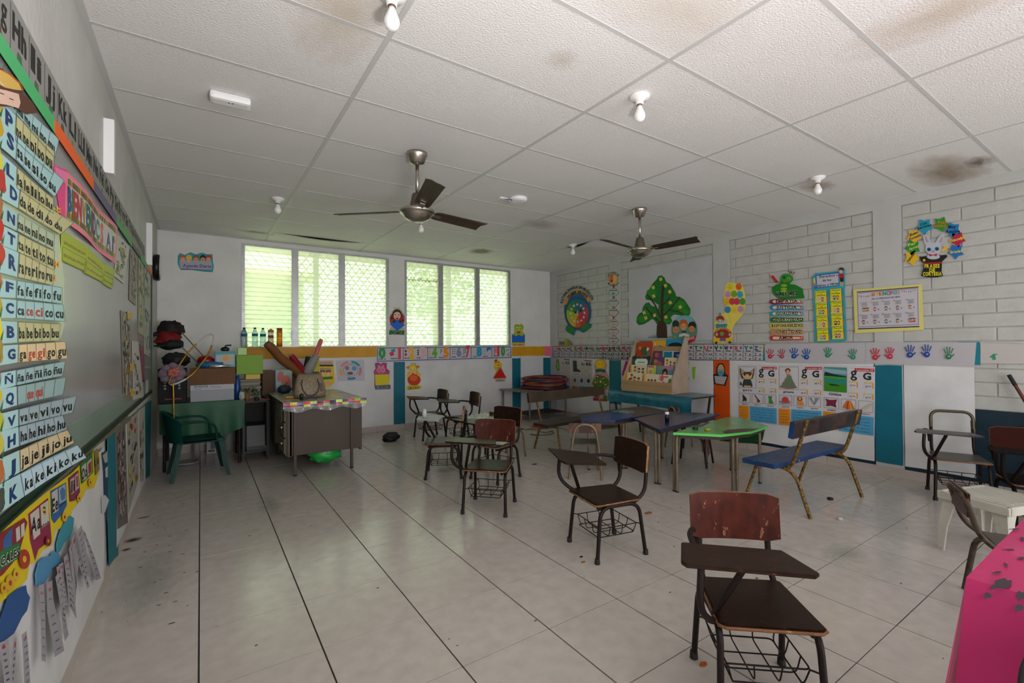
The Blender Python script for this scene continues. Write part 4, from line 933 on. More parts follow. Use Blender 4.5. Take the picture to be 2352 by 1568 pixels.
# lesson posters
def lesson(q, kind, name, label):
    b = br(.0); b.base(q, '#a19ea2'); Z = lambda s_, t_: lerp2(q, s_, t_)
    def R_(s0, t0, s1, t1, c): b.poly([Z(s0, t0), Z(s1, t0), Z(s1, t1), Z(s0, t1)], c)
    def TX(t, s0, t0, s1, hh, c, bold=.02): 
        a, e = Z(s0, t0), Z(s1, t0); hp = Z(s0, t0)[1] - Z(s0, t0 - hh)[1]; b.text(t, *a, *e, hp, c, bold)
    R_(.0, .0, 1, .002, '#55555a'); b.frame([Z(.03, .03), Z(.46, .03), Z(.46, .40), Z(.03, .40)], .8, '#4a4a50')
    big, small, word, les, syl, cap = kind
    TX(les, .64, .075, .98, .026, '#c0b0b0', .02) if False else None
    R_(.61, .03, .99, .075, '#8e2028'); TX(les, .64, .066, .97, .026, '#b8a0a0', .02)
    TX(small, .53, .165, .66, .15, '#1a1c20', .04); TX(big, .77, .19, .93, .10, '#1a1c20', .04)
    for (s_, t_), w in zip(((.50, .26), (.80, .26), (.50, .42), (.80, .42)), syl):
        R_(s_, t_ - .03, s_ + .17, t_ - .015, '#a89428'); R_(s_ + .15, t_ - .02, s_ + .175, t_ + .055, '#a8741c'); R_(s_, t_ - .012, s_ + .15, t_ + .055, '#a29fa2'); TX(w, s_ + .02, t_ + .035, s_ + .13, .028, '#5a2c4a', .01)
    TX(word, .12, .455, .36, .035, '#1c1c22', .02)
    for k in range(3):
        s0 = .03 + k * .33; b.frame([Z(s0, .50), Z(s0 + .28, .50), Z(s0 + .28, .66), Z(s0, .66)], .7, '#55555c'); TX(cap[k], s0 + .06, .695, s0 + .22, .02, '#2c2c30', .01)
    R_(.02, .72, .27, .985, '#b06c14'); R_(.30, .72, .985, .985, '#3c7a9c')
    for k in range(5):
        TX(('la gata', 'el gato', 'un gorro', 'mi gusano', 'agua')[k], .05, .765 + k * .046, .22, .018, '#4a2c10', .0)
        TX(('1. La gata come gusano.', '2. Mi amigo sigue al gallo.', '3. El gato toma agua.', '4. A Guille le gusta.', '5. Me gusta mucho.')[k], .34, .770 + k * .046, .92, .02, '#14303c', .0)
    return b, Z, R_
def cat(b, Z):
    P_ = lambda L_: [Z(*p) for p in L_]
    b.poly(P_([(.06, .05), (.18, .12), (.33, .12), (.43, .05), (.42, .15), (.38, .24), (.10, .24), (.06, .15)]), '#3a3428').poly(P_([(.09, .07), (.17, .13), (.09, .16)]), '#a07a5c').poly(P_([(.40, .07), (.33, .13), (.40, .16)]), '#a07a5c')
    b.poly(P_([(.11, .16), (.38, .16), (.36, .22), (.25, .26), (.14, .22)]), '#b08a64').poly(P_([(.16, .25), (.33, .25), (.38, .36), (.34, .39), (.14, .39), (.11, .36)]), '#26302a').poly(P_([(.16, .36), (.34, .36), (.33, .39), (.16, .39)]), '#a8805c').ell(*Z(.18, .17), 2.4, 2.6, '#1c2c1c').ell(*Z(.31, .17), 2.4, 2.6, '#1c2c1c').poly(P_([(.06, .30), (.09, .30), (.10, .36), (.06, .36)]), '#26302a')
def lady(b, Z):
    P_ = lambda L_: [Z(*p) for p in L_]
    b.ell(*Z(.23, .09), 6, 5.5, '#4a2a1c').ell(*Z(.23, .11), 4, 5, '#a87a5a').poly(P_([(.20, .15), (.28, .15), (.32, .20), (.24, .21)]), '#8a5a4a').poly(P_([(.22, .18), (.30, .18), (.36, .28), (.43, .37), (.34, .385), (.20, .39), (.06, .365), (.14, .27)]), '#3c6a50')
    for t_ in (.24, .30, .36): b.line([Z(.24 - (t_ - .15) * .9, t_), Z(.26, t_ + .02), Z(.24 + (t_ - .13) * .85, t_)], 2.6, '#8a3c3c')
def lake(b, Z):
    P_ = lambda L_: [Z(*p) for p in L_]
    b.poly(P_([(.03, .03), (.46, .03), (.46, .40), (.03, .40)]), '#3c6a70').poly(P_([(.03, .05), (.46, .07), (.46, .13), (.03, .12)]), '#6a8a90').poly(P_([(.05, .10), (.20, .13), (.46, .16), (.46, .175), (.03, .165)]), '#10201c').poly(P_([(.03, .165), (.46, .175), (.46, .20), (.03, .19)]), '#3c7a1c').poly(P_([(.03, .19), (.46, .20), (.46, .30), (.03, .27)]), '#1c6a58').poly(P_([(.03, .26), (.46, .29), (.46, .40), (.03, .40)]), '#2c6a14').poly(P_([(.10, .28), (.28, .29), (.34, .31), (.16, .31)]), '#12241c')
def tiny(b, Z, k, kind):
    s0 = .03 + k * .33; P_ = lambda L_: [Z(s0 + x * .28, .50 + y * .16) for x, y in L_]
    sh = {'bird': [('#2c2018', [(.3, .1), (.5, .3), (.7, .6), (.65, .9), (.5, .8), (.3, .95), (.35, .6)])], 'guitar': [('#5a2c14', [(.2, .1), (.28, .1), (.6, .55), (.75, .7), (.65, .92), (.45, .85), (.48, .6)])],
          'frog': [('#2c6a24', [(.3, .15), (.7, .15), (.6, .4), (.8, .9), (.35, .95), (.4, .5)])], 'jelly': [('#6a6a70', [(.05, .6), (.95, .55), (.85, .85), (.2, .9)]), ('#a0302c', [(.25, .3), (.45, .12), (.7, .2), (.8, .6), (.6, .78), (.25, .7)])],
          'lion': [('#7a3414', [(.3, .1), (.65, .08), (.72, .4), (.5, .5), (.3, .4)]), ('#b06c24', [(.35, .45), (.7, .5), (.85, .9), (.3, .9)]), ('#c08a4c', [(.4, .15), (.6, .15), (.58, .38), (.42, .36)])],
          'gem': [('#6a6a6e', [(.1, .1), (.9, .1), (.5, .85)]), ('#a8a8aa', [(.3, .12), (.5, .12), (.48, .6)])], 'shirt': [('#5a1c30', [(.1, .1), (.35, .2), (.6, .18), (.9, .1), (.8, .5), (.85, .88), (.5, .75), (.15, .85), (.2, .5)])],
          'skirt': [('#a0501c', [(.4, .1), (.65, .1), (.95, .85), (.5, .92), (.1, .8)]), ('#7a2c14', [(.45, .15), (.5, .15), (.45, .9), (.35, .88)]), ('#a88a2c', [(.55, .15), (.6, .15), (.75, .88), (.65, .9)])],
          'tool': [('#7a3c3c', [(.05, .85), (.2, .78), (.25, .85), (.12, .98)]), ('#98907c', [(.2, .75), (.85, .15), (.98, .2), (.9, .4), (.3, .88)])]}[kind]
    for c, pts in sh: b.poly(P_(pts), c)
for q, kd, draw, tn, lab in (
    (((1695, 838), (1785, 838), (1786, 976), (1697, 966)), ('G', 'g', 'gato', 'Lección 15', ['ga', 'gue', 'go', 'gu'], ['águila', 'guitarra', 'gusano']), cat, ('bird', 'guitar', 'frog'), 'lesson poster of letter g with a cat drawing labelled gato'),
    (((1787, 838), (1889, 838), (1889, 985), (1788, 976)), ('G', 'g', 'gitana', 'Lección 16', ['ge', 'gi', 'ge', 'gi'], ['gelatina', 'regalo', 'gema']), lady, ('jelly', 'lion', 'gem'), 'lesson poster of letter g with a lady in green dress labelled gitana'),
    (((1890, 838), (2010, 842), (2009, 1003), (1890, 985)), ('G', 'g', 'Güija', 'Lección 17', ['güe', 'güi', 'güe', 'güi'], ['güipil', 'nagüilla', 'agüita']), lake, ('shirt', 'skirt', 'tool'), 'lesson poster of letter g with a green lake photo labelled Güija')):
    b, Z, R_ = lesson(q, kd, '', ''); draw(b, Z)
    for k in range(3): tiny(b, Z, k, tn[k])
    b.done('lesson_poster', lab, 'poster', 'letter g lesson posters')
for q, big, sm, word, lab, seed in ((((1272, 821), (1311, 823), (1311, 898), (1272, 894)), 'RR', 'rr', 'rana', 'lesson poster of letters rr RR with a parrot above the hoops', 1), (((1312, 823), (1361, 826), (1361, 900), (1312, 898)), 'B', 'b', 'bota', 'lesson poster of letters b B with a boot', 2)):
    b = br(.0); b.base(q, '#8c898c'); Z = lambda s_, t_: lerp2(q, s_, t_)
    b.poly([Z(.62, .02), Z(.95, .03), Z(.95, .06), Z(.62, .05)], '#7a2c34')
    if seed == 1: b.poly([Z(.18, .04), Z(.30, .05), Z(.34, .2), (Z(.34, .4)), Z(.22, .42), Z(.12, .3)], '#4a6a2c').poly([Z(.2, .15), Z(.28, .16), Z(.27, .36), Z(.2, .34)], '#7a8a3c')
    else: b.poly([Z(.08, .06), Z(.26, .06), Z(.28, .30), Z(.44, .36), Z(.44, .40), Z(.10, .40)], '#2c2822')
    b.text(sm, *Z(.50, .19), *Z(.64, .19), 6, '#1c1c20', .02); b.text(big, *Z(.70, .19), *Z(.95, .19), 7, '#1c1c20', .02); b.text(word, *Z(.18, .48), *Z(.36, .48), 2, '#1c1c20')
    for s_, t_ in ((.52, .24), (.80, .24), (.66, .33), (.52, .44), (.80, .44)): b.frame([Z(s_, t_), Z(s_ + .12, t_), Z(s_ + .12, t_ + .06), Z(s_, t_ + .06)], .8, '#8a7c2c')
    for k, c in enumerate(('#6a3c2c', '#2c2c5a', '#1c241c') if seed == 2 else ('#7a2c34', '#3c1c1c', '#8a3c44')):
        b.frame([Z(.05 + k * .32, .55), Z(.31 + k * .32, .55), Z(.31 + k * .32, .77), Z(.05 + k * .32, .77)], .5, '#5a5a5e'); b.ell(*Z(.18 + k * .32, .66), 3.4, 5, c, 9)
    b.poly([Z(.05, .84), Z(.30, .84), Z(.30, .99), Z(.05, .99)], '#8a5a1c').poly([Z(.36, .84), Z(.95, .84), Z(.95, .99), Z(.36, .99)], '#2c6080')
    b.done('lesson_poster', lab, 'poster', 'letter lesson posters by the corner')
# sun and vowel apple tree
b = br(.001); b.base([(1366, 850), (1364, 838), (1368, 828), (1378, 824), (1390, 826), (1395, 838), (1392, 850), (1400, 868), (1400, 890), (1392, 896), (1395, 915), (1395, 922), (1362, 920), (1362, 896), (1360, 872), (1366, 858)], '#98747c')
pts = []
for k in range(24): pts.append((1379 + (11 if k % 2 else 14) * cos(k * pi / 12), 837 + (11 if k % 2 else 14) * 1.0 * sin(k * pi / 12)))
b.poly(pts, '#b0901c').ell(1379, 837, 8, 8.5, '#c0a024').ell(1376, 836, 1, 1.2, '#3c2c10').ell(1383, 836, 1, 1.2, '#3c2c10').poly([(1368, 848), (1379, 846), (1391, 849), (1391, 856), (1379, 853), (1369, 856)], '#1c5c4c').text('VOCALES', 1371, 853, 1389, 853, 2.6, '#0c1c18')
cr = [(1380 + (19 + 1.5 * sin(k * 2.1)) * cos(k * .31), 879 + (17 + 1.5 * cos(k * 1.7)) * sin(k * .31)) for k in range(20)]; b.poly(cr, '#3c6a1c')
for k in range(14): b.ell(1380 + 15 * cos(k * 2.4) * (.4 + .05 * k), 878 + 13 * sin(k * 2.4) * (.4 + .05 * k), 3.4, 2.6, ('#4c7c24', '#2c5a18')[k % 2], 7)
for ch, u, v in (('a', 1386, 865), ('o', 1373, 864), ('o', 1387, 868), ('e', 1368, 877), ('i', 1380, 876), ('u', 1391, 882)):
    if ch == 'a': continue
    b.ell(u, v, 3.6, 4.4, '#7a1c1c', 10).text(ch, u - 2, v + 2, u + 2, v + 2, 4.4, '#b8b0a8', .04)
b.poly([(1372, 888), (1381, 892), (1390, 888), (1386, 897), (1375, 897)], '#9a6a50').poly([(1363, 914), (1395, 917), (1395, 921), (1363, 919)], '#7a2c2c').ell(1390, 912, 5, 5, '#3c6a24').ell(1370, 911, 4, 4, '#6a4a5c')
b.done('vowel_tree', 'sun and green apple tree cut-out of vowels left of a teal strip', 'wall decoration')
# face clock (daily routine)
b = Board('R', .012); b.base([(1296, 707), (1298, 690), (1306, 676), (1319, 668), (1333, 667), (1346, 674), (1354, 686), (1355, 696), (1358, 712), (1357, 728), (1352, 742), (1359, 744), (1357, 752), (1345, 761), (1338, 764), (1332, 759), (1334, 748), (1322, 746), (1322, 757), (1318, 770), (1306, 764), (1299, 755), (1303, 747), (1310, 744), (1300, 728), (1296, 716)], '#1a4a70')
arcp = [(1327 - 31 * cos(radians(t)), 705 - 39 * sin(radians(t))) for t in range(8, 168, 10)] + [(1327 - 25 * cos(radians(t)), 705 - 32 * sin(radians(t))) for t in range(160, 6, -10)]
b.poly(arcp, '#b07018'); b.ell(1327, 719, 30, 39, '#14405c', 28)
seg = ['#8a8a24', '#7c941c', '#3c6a1c', '#14604c', '#14505c', '#1c4a6a', '#5a3a5c', '#8a3040', '#8c2434', '#a02018', '#a04a14', '#a8801c']
for k in range(12):
    a0 = pi + k * 2 * pi / 12 - .3; pts = [(1327, 719)] + [(1327 + 25.5 * cos(a0 - t * 2 * pi / 48), 719 + 33 * sin(a0 - t * 2 * pi / 48)) for t in range(5)]; b.poly(pts, seg[k])
    am = a0 - pi / 12
    if k % 1 == 0: b.ell(1327 + 16 * cos(am), 719 + 20 * sin(am), 2.6, 3, '#9a948c' if k != 6 else '#a89a5c', 8)
b.poly([(1320, 716), (1326, 714), (1326, 720), (1321, 719)], '#0c0c10').poly([(1331, 711), (1336, 709), (1337, 715), (1332, 717)], '#0c0c10').poly([(1326, 714), (1328, 714), (1328, 726), (1325, 725)], '#9a9a9c').text('RUTINA DIARIA', 0, 0, 1, 1, 1, '#000000') if False else None
b.ell(1322, 717, 2.6, 3, '#0c0c10', 8).ell(1334, 713, 2.6, 3.4, '#0c0c10', 8).line([(1327, 713), (1327, 724), (1330, 722)], 1.6, '#9c9ca0')
b.arctext('RUTINA DIARIA DE MI SALON', 1327, 706, 35, 44, 12, 158, 5.6, '#16201c', .05).arctext('PRIMER GRADO', 1328, 708, 27, 35, 40, 138, 5.6, '#16201c', .06)
b.ell(1310, 757, 11, 8, '#14602c', 14, rot=.6).ell(1346, 751, 11, 8, '#14602c', 14, rot=-.6)
b.done('routine_clock', 'round rainbow clock with face and green shoes on right wall', 'wall decoration')
# little paper house on strip
b = Board('R', .014); b.base([(1284, 784), (1302, 783), (1303, 778), (1309, 781), (1314, 786), (1314, 795), (1284, 795)], '#5c6a44'); b.poly([(1297, 780), (1303, 778), (1304, 795), (1297, 795)], '#8a7024').poly([(1285, 786), (1297, 786), (1297, 789), (1285, 789)], '#2c5a44'); b.done('book_cutout', 'small green book stack cut-out over the alphabet strip', 'wall decoration')
# chain of clouds
b = Board('R', .013); b.ell(1409, 640, 11, 12, '#7c6a4c', 18); b.top += .001; b.ell(1409, 641, 9.5, 10.5, '#b0903c', 18).poly([(1400, 646), (1403, 632), (1409, 630), (1407, 650)], '#b04a1c').ell(1412, 640, 4, 4, '#b08a78').ell(1405, 645, 3, 2.4, '#8a1c14').arctext('LAVADO DE', 1409, 641, 12, 13.5, 25, 155, 4, '#1c1c1c', .04).arctext('MANOS', 1409, 641, 12, 13.5, 330, 210, 3.6, '#1c1c1c', .04)
b.base([(1407, 652), (1412, 652), (1412, 785), (1407, 785)], '#8a3c48', th=.001)
for k, (v, c) in enumerate(((671, '#3c8078'), (695, '#5c7068'), (717, '#6a4a5c'), (742, '#8a7a58'), (761, '#8a5c6c'), (781, '#5c6c8a'))):
    pts = [(1409.5 + 11.5 * cos(t) * (1 + .08 * cos(5 * t)), v + 9.5 * sin(t) * (1 + .08 * cos(5 * t))) for t in [2 * pi * i / 22 for i in range(22)]]
    b.base(pts, c, th=.0015); b.poly([(1409.5 + (x - 1409.5) * .86, v + (y - v) * .86) for x, y in pts], '#8f8f8c').line([(1402, v - 4), (1417, v - 4)], 1.6, '#2c2c2c').ell(1409, v + 3, 4, 2.6, ('#2c7a6c', '#7a8a80', '#8a8a5c', '#a07a50', '#9a6c60', '#a0502c')[k], 8)
b.done('cloud_chain', 'vertical chain of small paper clouds on the pilaster', 'wall decoration')
# big tree
b = Board('R', .018)
crown = [(1462, 740), (1463, 728), (1468, 720), (1475, 716), (1477, 704), (1483, 696), (1491, 694), (1496, 702), (1505, 704), (1512, 710), (1513, 700), (1504, 694), (1497, 690), (1484, 688), (1482, 680), (1487, 672), (1493, 662), (1500, 650), (1508, 642), (1512, 634), (1519, 632), (1526, 637), (1530, 647), (1540, 653), (1546, 664), (1551, 672), (1553, 680), (1562, 682), (1572, 688), (1580, 700), (1586, 710), (1585, 722), (1576, 728), (1562, 724), (1548, 722), (1541, 728), (1544, 738), (1538, 745), (1520, 744), (1508, 744), (1504, 736), (1498, 732), (1490, 738), (1480, 744), (1468, 747)]
b.base(crown, '#10561c')
for u, v, ru, rv in ((1497, 672, 12, 9), (1476, 732, 11, 8), (1488, 716, 9, 9), (1560, 700, 16, 10), (1572, 716, 11, 7), (1524, 738, 16, 5)): b.ell(u, v, ru, rv, '#1c6a18', 12)
b.line([(1521, 740), (1521, 690), (1524, 655)], 6, '#2c1a12').line([(1518, 730), (1505, 700), (1487, 676)], 3, '#2c1a12').line([(1524, 725), (1548, 700), (1562, 682)], 3, '#2c1a12').line([(1520, 745), (1498, 722), (1484, 706)], 3.6, '#2c1a12').line([(1536, 712), (1560, 716), (1572, 722)], 2.4, '#2c1a12').line([(1523, 700), (1540, 682)], 2.6, '#2c1a12')
b.poly([(1509, 748), (1513, 738), (1519, 735), (1526, 738), (1532, 748), (1533, 776), (1508, 776)], '#2c1a12')
for u, v in ((1518, 641), (1501, 660), (1529, 656), (1539, 670), (1502, 680), (1540, 695), (1563, 705), (1480, 718), (1504, 724), (1530, 728), (1484, 730)):
    for k in range(4): b.ell(u + 2.4 * cos(k * pi / 2 + .4), v + 2.6 * sin(k * pi / 2 + .4), 1.9, 2.3, '#b09a4c', 7); b.top -= .0001
    b.top += .0001
for k in range(16):
    u = 1491 + k * 3.6
    if 1509 < u < 1532: continue
    b.poly([(u - 1, 776), (u + 1.2, 776), (u + .6, 776 - 5 - (k * 7 % 6))], '#145c3c'); b.top -= .0001
b.done('paper_tree', 'large green paper tree with yellow flowers on the white sheet', 'wall decoration')
# reading children roundel
b = Board('R', .022); b.ell(1572, 757, 30, 34, '#3c5c44', 24); b.base([(1572 + 30 * cos(t), 757 + 34 * sin(t)) for t in [2 * pi * k / 24 for k in range(24)]], '#4a6a5a', th=.001)
b.ell(1572, 735, 22, 10, '#5a8a94').ell(1552, 744, 8, 9, '#14241c').ell(1553, 757, 7, 8, '#a06a4c').ell(1570, 743, 10, 10, '#9a4a1c').ell(1570, 750, 7, 8, '#b0784c').ell(1590, 748, 9, 10, '#241410').ell(1589, 755, 7, 7, '#a06a44')
for u, v in ((1551, 757), (1556, 757), (1567, 750), (1573, 750), (1586, 755), (1592, 755)): b.ell(u, v, .9, 1.2, '#100c0c', 6)
b.poly([(1560, 768), (1571, 764), (1583, 768), (1583, 774), (1571, 771), (1560, 774)], '#a8a49a').ell(1571, 762, 6, 3, '#1c3c50').poly([(1544, 770), (1556, 772), (1556, 782), (1548, 776)], '#6a7a2c')
b.poly([(1570, 790), (1560, 780), (1572, 776), (1600, 770), (1596, 782), (1585, 788)], '#8a1c1c').text('BIENVENIDOS', 1557, 786, 1595, 778, 6, '#a8a098', .03)
b.done('welcome_roundel', 'round picture of three reading children with red ribbon, behind the book rack', 'wall decoration')
# birthday train with balloons
b = Board('R', .014)
b.base([(1638, 784), (1640, 770), (1638, 762), (1643, 752), (1641, 742), (1646, 732), (1650, 722), (1656, 718), (1662, 722), (1666, 714), (1668, 700), (1664, 690), (1662, 676), (1666, 662), (1668, 652), (1676, 648), (1690, 650), (1704, 652), (1708, 662), (1712, 678), (1712, 694), (1712, 706), (1706, 722), (1694, 736), (1686, 746), (1682, 756), (1683, 770), (1680, 784), (1660, 788)], '#b8a848')
for u, v, c in ((1677, 659, '#b0a024'), (1697, 658, '#b0501c'), (1672, 676, '#a07090'), (1686, 675, '#5c8a2c'), (1700, 676, '#2c80a0'), (1669, 693, '#b0901c'), (1682, 692, '#a8302c'), (1693, 692, '#a02c50'), (1706, 692, '#3c7a2c'), (1672, 711, '#2c6a90'), (1688, 711, '#b8a02c'), (1702, 710, '#a07090')): b.ell(u, v, 7.2, 8, c, 14).line([(u - 2.4, v + 1), (u, v + 2.2), (u + 2.4, v + 1)], .7, '#4a3a2c')
b.poly([(1676, 720), (1696, 720), (1690, 734), (1680, 742)], '#b8a84c').ell(1655, 732, 9, 8, '#7a2c1c').ell(1655, 739, 7, 6, '#9a9a94').ell(1667, 738, 4, 6, '#9a9a94').poly([(1644, 744), (1672, 744), (1668, 754), (1646, 754)], '#2c6a74').ell(1652, 738, 1, 1.6, '#101010').ell(1658, 738, 1, 1.6, '#101010').ell(1655, 721, 3, 3, '#3c7a6c')
b.ell(1661, 766, 20, 14, '#7c1c24').poly([(1640, 776), (1683, 776), (1682, 786), (1640, 787)], '#b09418').poly([(1654, 776), (1668, 776), (1668, 783), (1654, 783)], '#4c4a80').arctext('CUMPLEAÑOS', 1661, 766, 15, 10.5, 18, 162, 5, '#b0a02c', .04).ell(1659, 766, 5, 5, '#4c7a2c').ell(1647, 768, 2.6, 4, '#8a8a90').ell(1677, 768, 2.6, 4, '#8a8a90').ell(1646, 787, 3, 3, '#2a2420').ell(1677, 786, 3, 3, '#2a2420')
b.done('birthday_train', 'yellow cut-out train with balloons beside the pilaster', 'wall decoration')
# VALORES caterpillar
b = Board('R', .014); k_ = 7.838; Q_ = lambda u, v: (1750 + u / k_, 600 + v / k_)
b.base([Q_(*p) for p in [(185, 470), (260, 420), (330, 400), (345, 370), (335, 310), (370, 260), (430, 235), (510, 235), (560, 280), (560, 340), (520, 380), (500, 410), (600, 420), (700, 470), (740, 500), (745, 570), (770, 660), (700, 670), (500, 680), (380, 685), (290, 660), (215, 600), (190, 540)]], '#145c18')
b.ell(*Q_(445, 300), 14, 10, '#1c7024').ell(*Q_(400, 290), 3, 3, '#0c2c10').ell(*Q_(490, 315), 3.4, 3, '#a89a4c').ell(*Q_(488, 318), 2, 2, '#101010').poly([Q_(385, 350), Q_(440, 350), Q_(410, 380)], '#a03c2c').line([Q_(490, 240), Q_(495, 190), Q_(470, 175)], 1.2, '#145c2c').line([Q_(550, 250), Q_(580, 215), Q_(585, 195)], 1.2, '#145c2c').ell(*Q_(485, 175), 1.6, 1.8, '#145c2c').ell(*Q_(583, 197), 1.6, 1.8, '#145c2c').poly([Q_(515, 170), Q_(550, 180), Q_(545, 225), Q_(510, 215)], '#8a2c2c')
for v in (435, 495, 540): b.ell(*Q_(400, v), 7.5, 3, '#6c8c1c')
b.poly([Q_(160, 262), Q_(205, 250), Q_(285, 350), Q_(235, 375)], '#9a1c14').poly([Q_(145, 215), Q_(205, 250), Q_(160, 262)], '#a88c6a').poly([Q_(235, 375), Q_(285, 350), Q_(290, 375), Q_(255, 385)], '#2c1a14').line([Q_(290, 380), Q_(340, 390)], 1.4, '#145c2c').line([Q_(110, 455), Q_(185, 462)], 1.4, '#5c4c34')
b.text('VALORES', *Q_(255, 625), *Q_(640, 605), 9, '#0c140c', .05, outline='#9aa08c')
vals = ['EMPATIA', 'JUSTICIA', 'IGUALDAD', 'GENEROSIDAD', 'RESPONSABILIDAD', 'HONESTIDAD', 'AMOR']; vc = ['#6c1438', '#14609a', '#14788c', '#14601c', '#a8a014', '#a8600f', '#9c1c1c']
for k in range(7):
    v0 = 672 + k * 109.5; v1 = v0 + 98
    pts = [Q_(745, v0 + 20), Q_(200, v0 + 3), Q_(160, v0 + 18), Q_(145, v0 + 50), Q_(160, v1 - 12), Q_(200, v1), Q_(745, v1 - 12)] if k else [Q_(290, v0 + 3), Q_(200, v0 + 8), Q_(160, v0 + 20), Q_(138, v0 + 55), Q_(155, v1 - 10), Q_(200, v1 + 10), Q_(740, v1 - 18), Q_(740, v0 + 40)]
    b.base(pts, vc[k], th=.0015); b.poly([Q_(735, v0 + 34), Q_(215, v0 + 24), Q_(190, v0 + 50), Q_(215, v1 - 20), Q_(735, v1 - 30)], '#a89c84')
    x0 = (255, 262, 255, 195, 185, 218, 312)[k]; x1 = (645, 632, 655, 742, 748, 722, 570)[k]; b.text(vals[k], *Q_(x0, v1 - 25), *Q_(x1, v1 - 32), 6.2, '#14120f', .035)
    if k < 3 or k == 6: b.poly([Q_(680, v0 + 24), Q_(700, v0 + 24), Q_(728, v0 + 60), Q_(700, v0 + 60)], '#a02c1c')
b.done('values_chart', 'green caterpillar chart VALORES with seven coloured word bars', 'chart')
# Derechos chart
b = Board('R', .014)
b.base([Q_(*p) for p in [(915, 300), (950, 235), (960, 215), (1380, 175), (1385, 130), (1430, 100), (1480, 115), (1500, 160), (1498, 440), (1490, 480), (1500, 700), (1510, 940), (1525, 1180), (1530, 1420), (1480, 1445), (1260, 1450), (1230, 1430), (1200, 1450), (980, 1460), (955, 1430), (945, 1200), (935, 960), (925, 760), (920, 530)]], '#2c7c88')
b.poly([Q_(965, 245), Q_(1390, 185), Q_(1395, 440), Q_(985, 490)], '#14508a').poly([Q_(985, 262), Q_(1375, 215), Q_(1385, 425), Q_(1000, 470)], '#94949c')
for t, p0, p1 in (('Derechos', (1035, 300), (1315, 270)), ('de los', (1095, 365), (1250, 350)), ('Niños y Niñas', (1005, 465), (1385, 412))): b.text(t, *Q_(*p0), *Q_(*p1), 5.4, '#14141c', .03)
b.ell(*Q_(1432, 150), 5.5, 4.5, '#2c1410').ell(*Q_(1425, 180), 4, 4.5, '#b0845c').poly([Q_(1395, 225), Q_(1475, 215), Q_(1480, 300), Q_(1400, 300)], '#8a1420').poly([Q_(1405, 300), Q_(1475, 295), Q_(1470, 370), Q_(1415, 368)], '#1c1410').poly([Q_(1415, 370), Q_(1435, 370), Q_(1435, 450), Q_(1418, 450)], '#b0845c').poly([Q_(1450, 368), Q_(1467, 368), Q_(1462, 450), Q_(1450, 450)], '#b0845c').line([Q_(1400, 240), Q_(1370, 262), Q_(1335, 240)], 1.6, '#8a1420').ell(*Q_(1432, 138), 5.5, 2.4, '#2c1410')
b.poly([Q_(930, 310), Q_(955, 290), Q_(965, 400), Q_(935, 400)], '#a89c3c').poly([Q_(930, 400), Q_(985, 395), Q_(985, 440), Q_(940, 440)], '#9a4c5c').poly([Q_(945, 445), Q_(985, 445), Q_(985, 500), Q_(945, 500)], '#145c9c')
rt = [['Educación', 'Salud', 'Protección', 'Recreación'], ['Familia', 'Alimentación', 'Vida', 'Identidad']]; pc_ = [['#a88c84', '#3c6a8a', '#a8905c', '#3c7c9c'], ['#2c3c5a', '#a87c5c', '#1c1c1c', '#4a3c2c']]
for c in range(2):
    for r_ in range(4):
        x0 = 955 + c * 275 + r_ * 13; x1 = x0 + 205; y0 = 528 + r_ * 228 - c * 33; y1 = y0 + 222
        b.poly([Q_(x0, y0 + 10), Q_(x1, y0 - 6), Q_(x1 + 8, y1 - 8), Q_(x0 + 8, y1)], '#b0a814').poly([Q_(x1, y0 - 8), Q_(x1 + 16, y0 - 10), Q_(x1 + 26, y1 - 10), Q_(x1 + 10, y1 - 6)], '#14507c').poly([Q_(x1 + 2, y0 + 100), Q_(x1 + 20, y0 + 100), Q_(x1 + 26, y1 - 10), Q_(x1 + 10, y1 - 6)], '#a03c20')
        for k in range(7): b.line([Q_(x0 + 3, y0 + 30 + k * 27), Q_(x0 + 28, y0 + 20 + k * 27)], .9, '#1c1c10'); b.top -= .0001
        b.text('Derecho', *Q_(x0 + 45, y0 + 38), *Q_(x1 - 10, y0 + 28), 3., '#14120c', .02).text('a la', *Q_(x0 + 90, y0 + 70), *Q_(x0 + 135, y0 + 66), 2.6, '#14120c', .02).text(rt[c][r_], *Q_(x0 + 45, y0 + 98), *Q_(x1 - 15, y0 + 90), 3, '#14120c', .02)
        cx, cy = (x0 + x1) / 2 + 8, y0 + 155; b.poly([Q_(cx - 70, cy - 45), Q_(cx + 72, cy - 50), Q_(cx + 76, cy + 42), Q_(cx - 66, cy + 50)], ('#a89a6c', '#a8a028')[(c + r_) % 2])
        b.ell(*Q_(cx - 30, cy - 10), 3.4, 3.4, pc_[c][r_]).ell(*Q_(cx + 28, cy - 12), 3.2, 3.2, '#3c2418').poly([Q_(cx - 55, cy + 40), Q_(cx - 40, cy + 10), Q_(cx - 10, cy + 10), Q_(cx, cy + 40)], pc_[c][r_]).poly([Q_(cx + 8, cy + 40), Q_(cx + 16, cy + 10), Q_(cx + 40, cy + 8), Q_(cx + 55, cy + 38)], '#8a3c4c').ell(*Q_(cx - 30, cy - 4), 2, 2.2, '#b0886a').ell(*Q_(cx + 28, cy - 6), 2, 2.2, '#b0886a')
b.done('rights_chart', 'turquoise chart Derechos de los Niños y Niñas with eight yellow cards', 'chart')
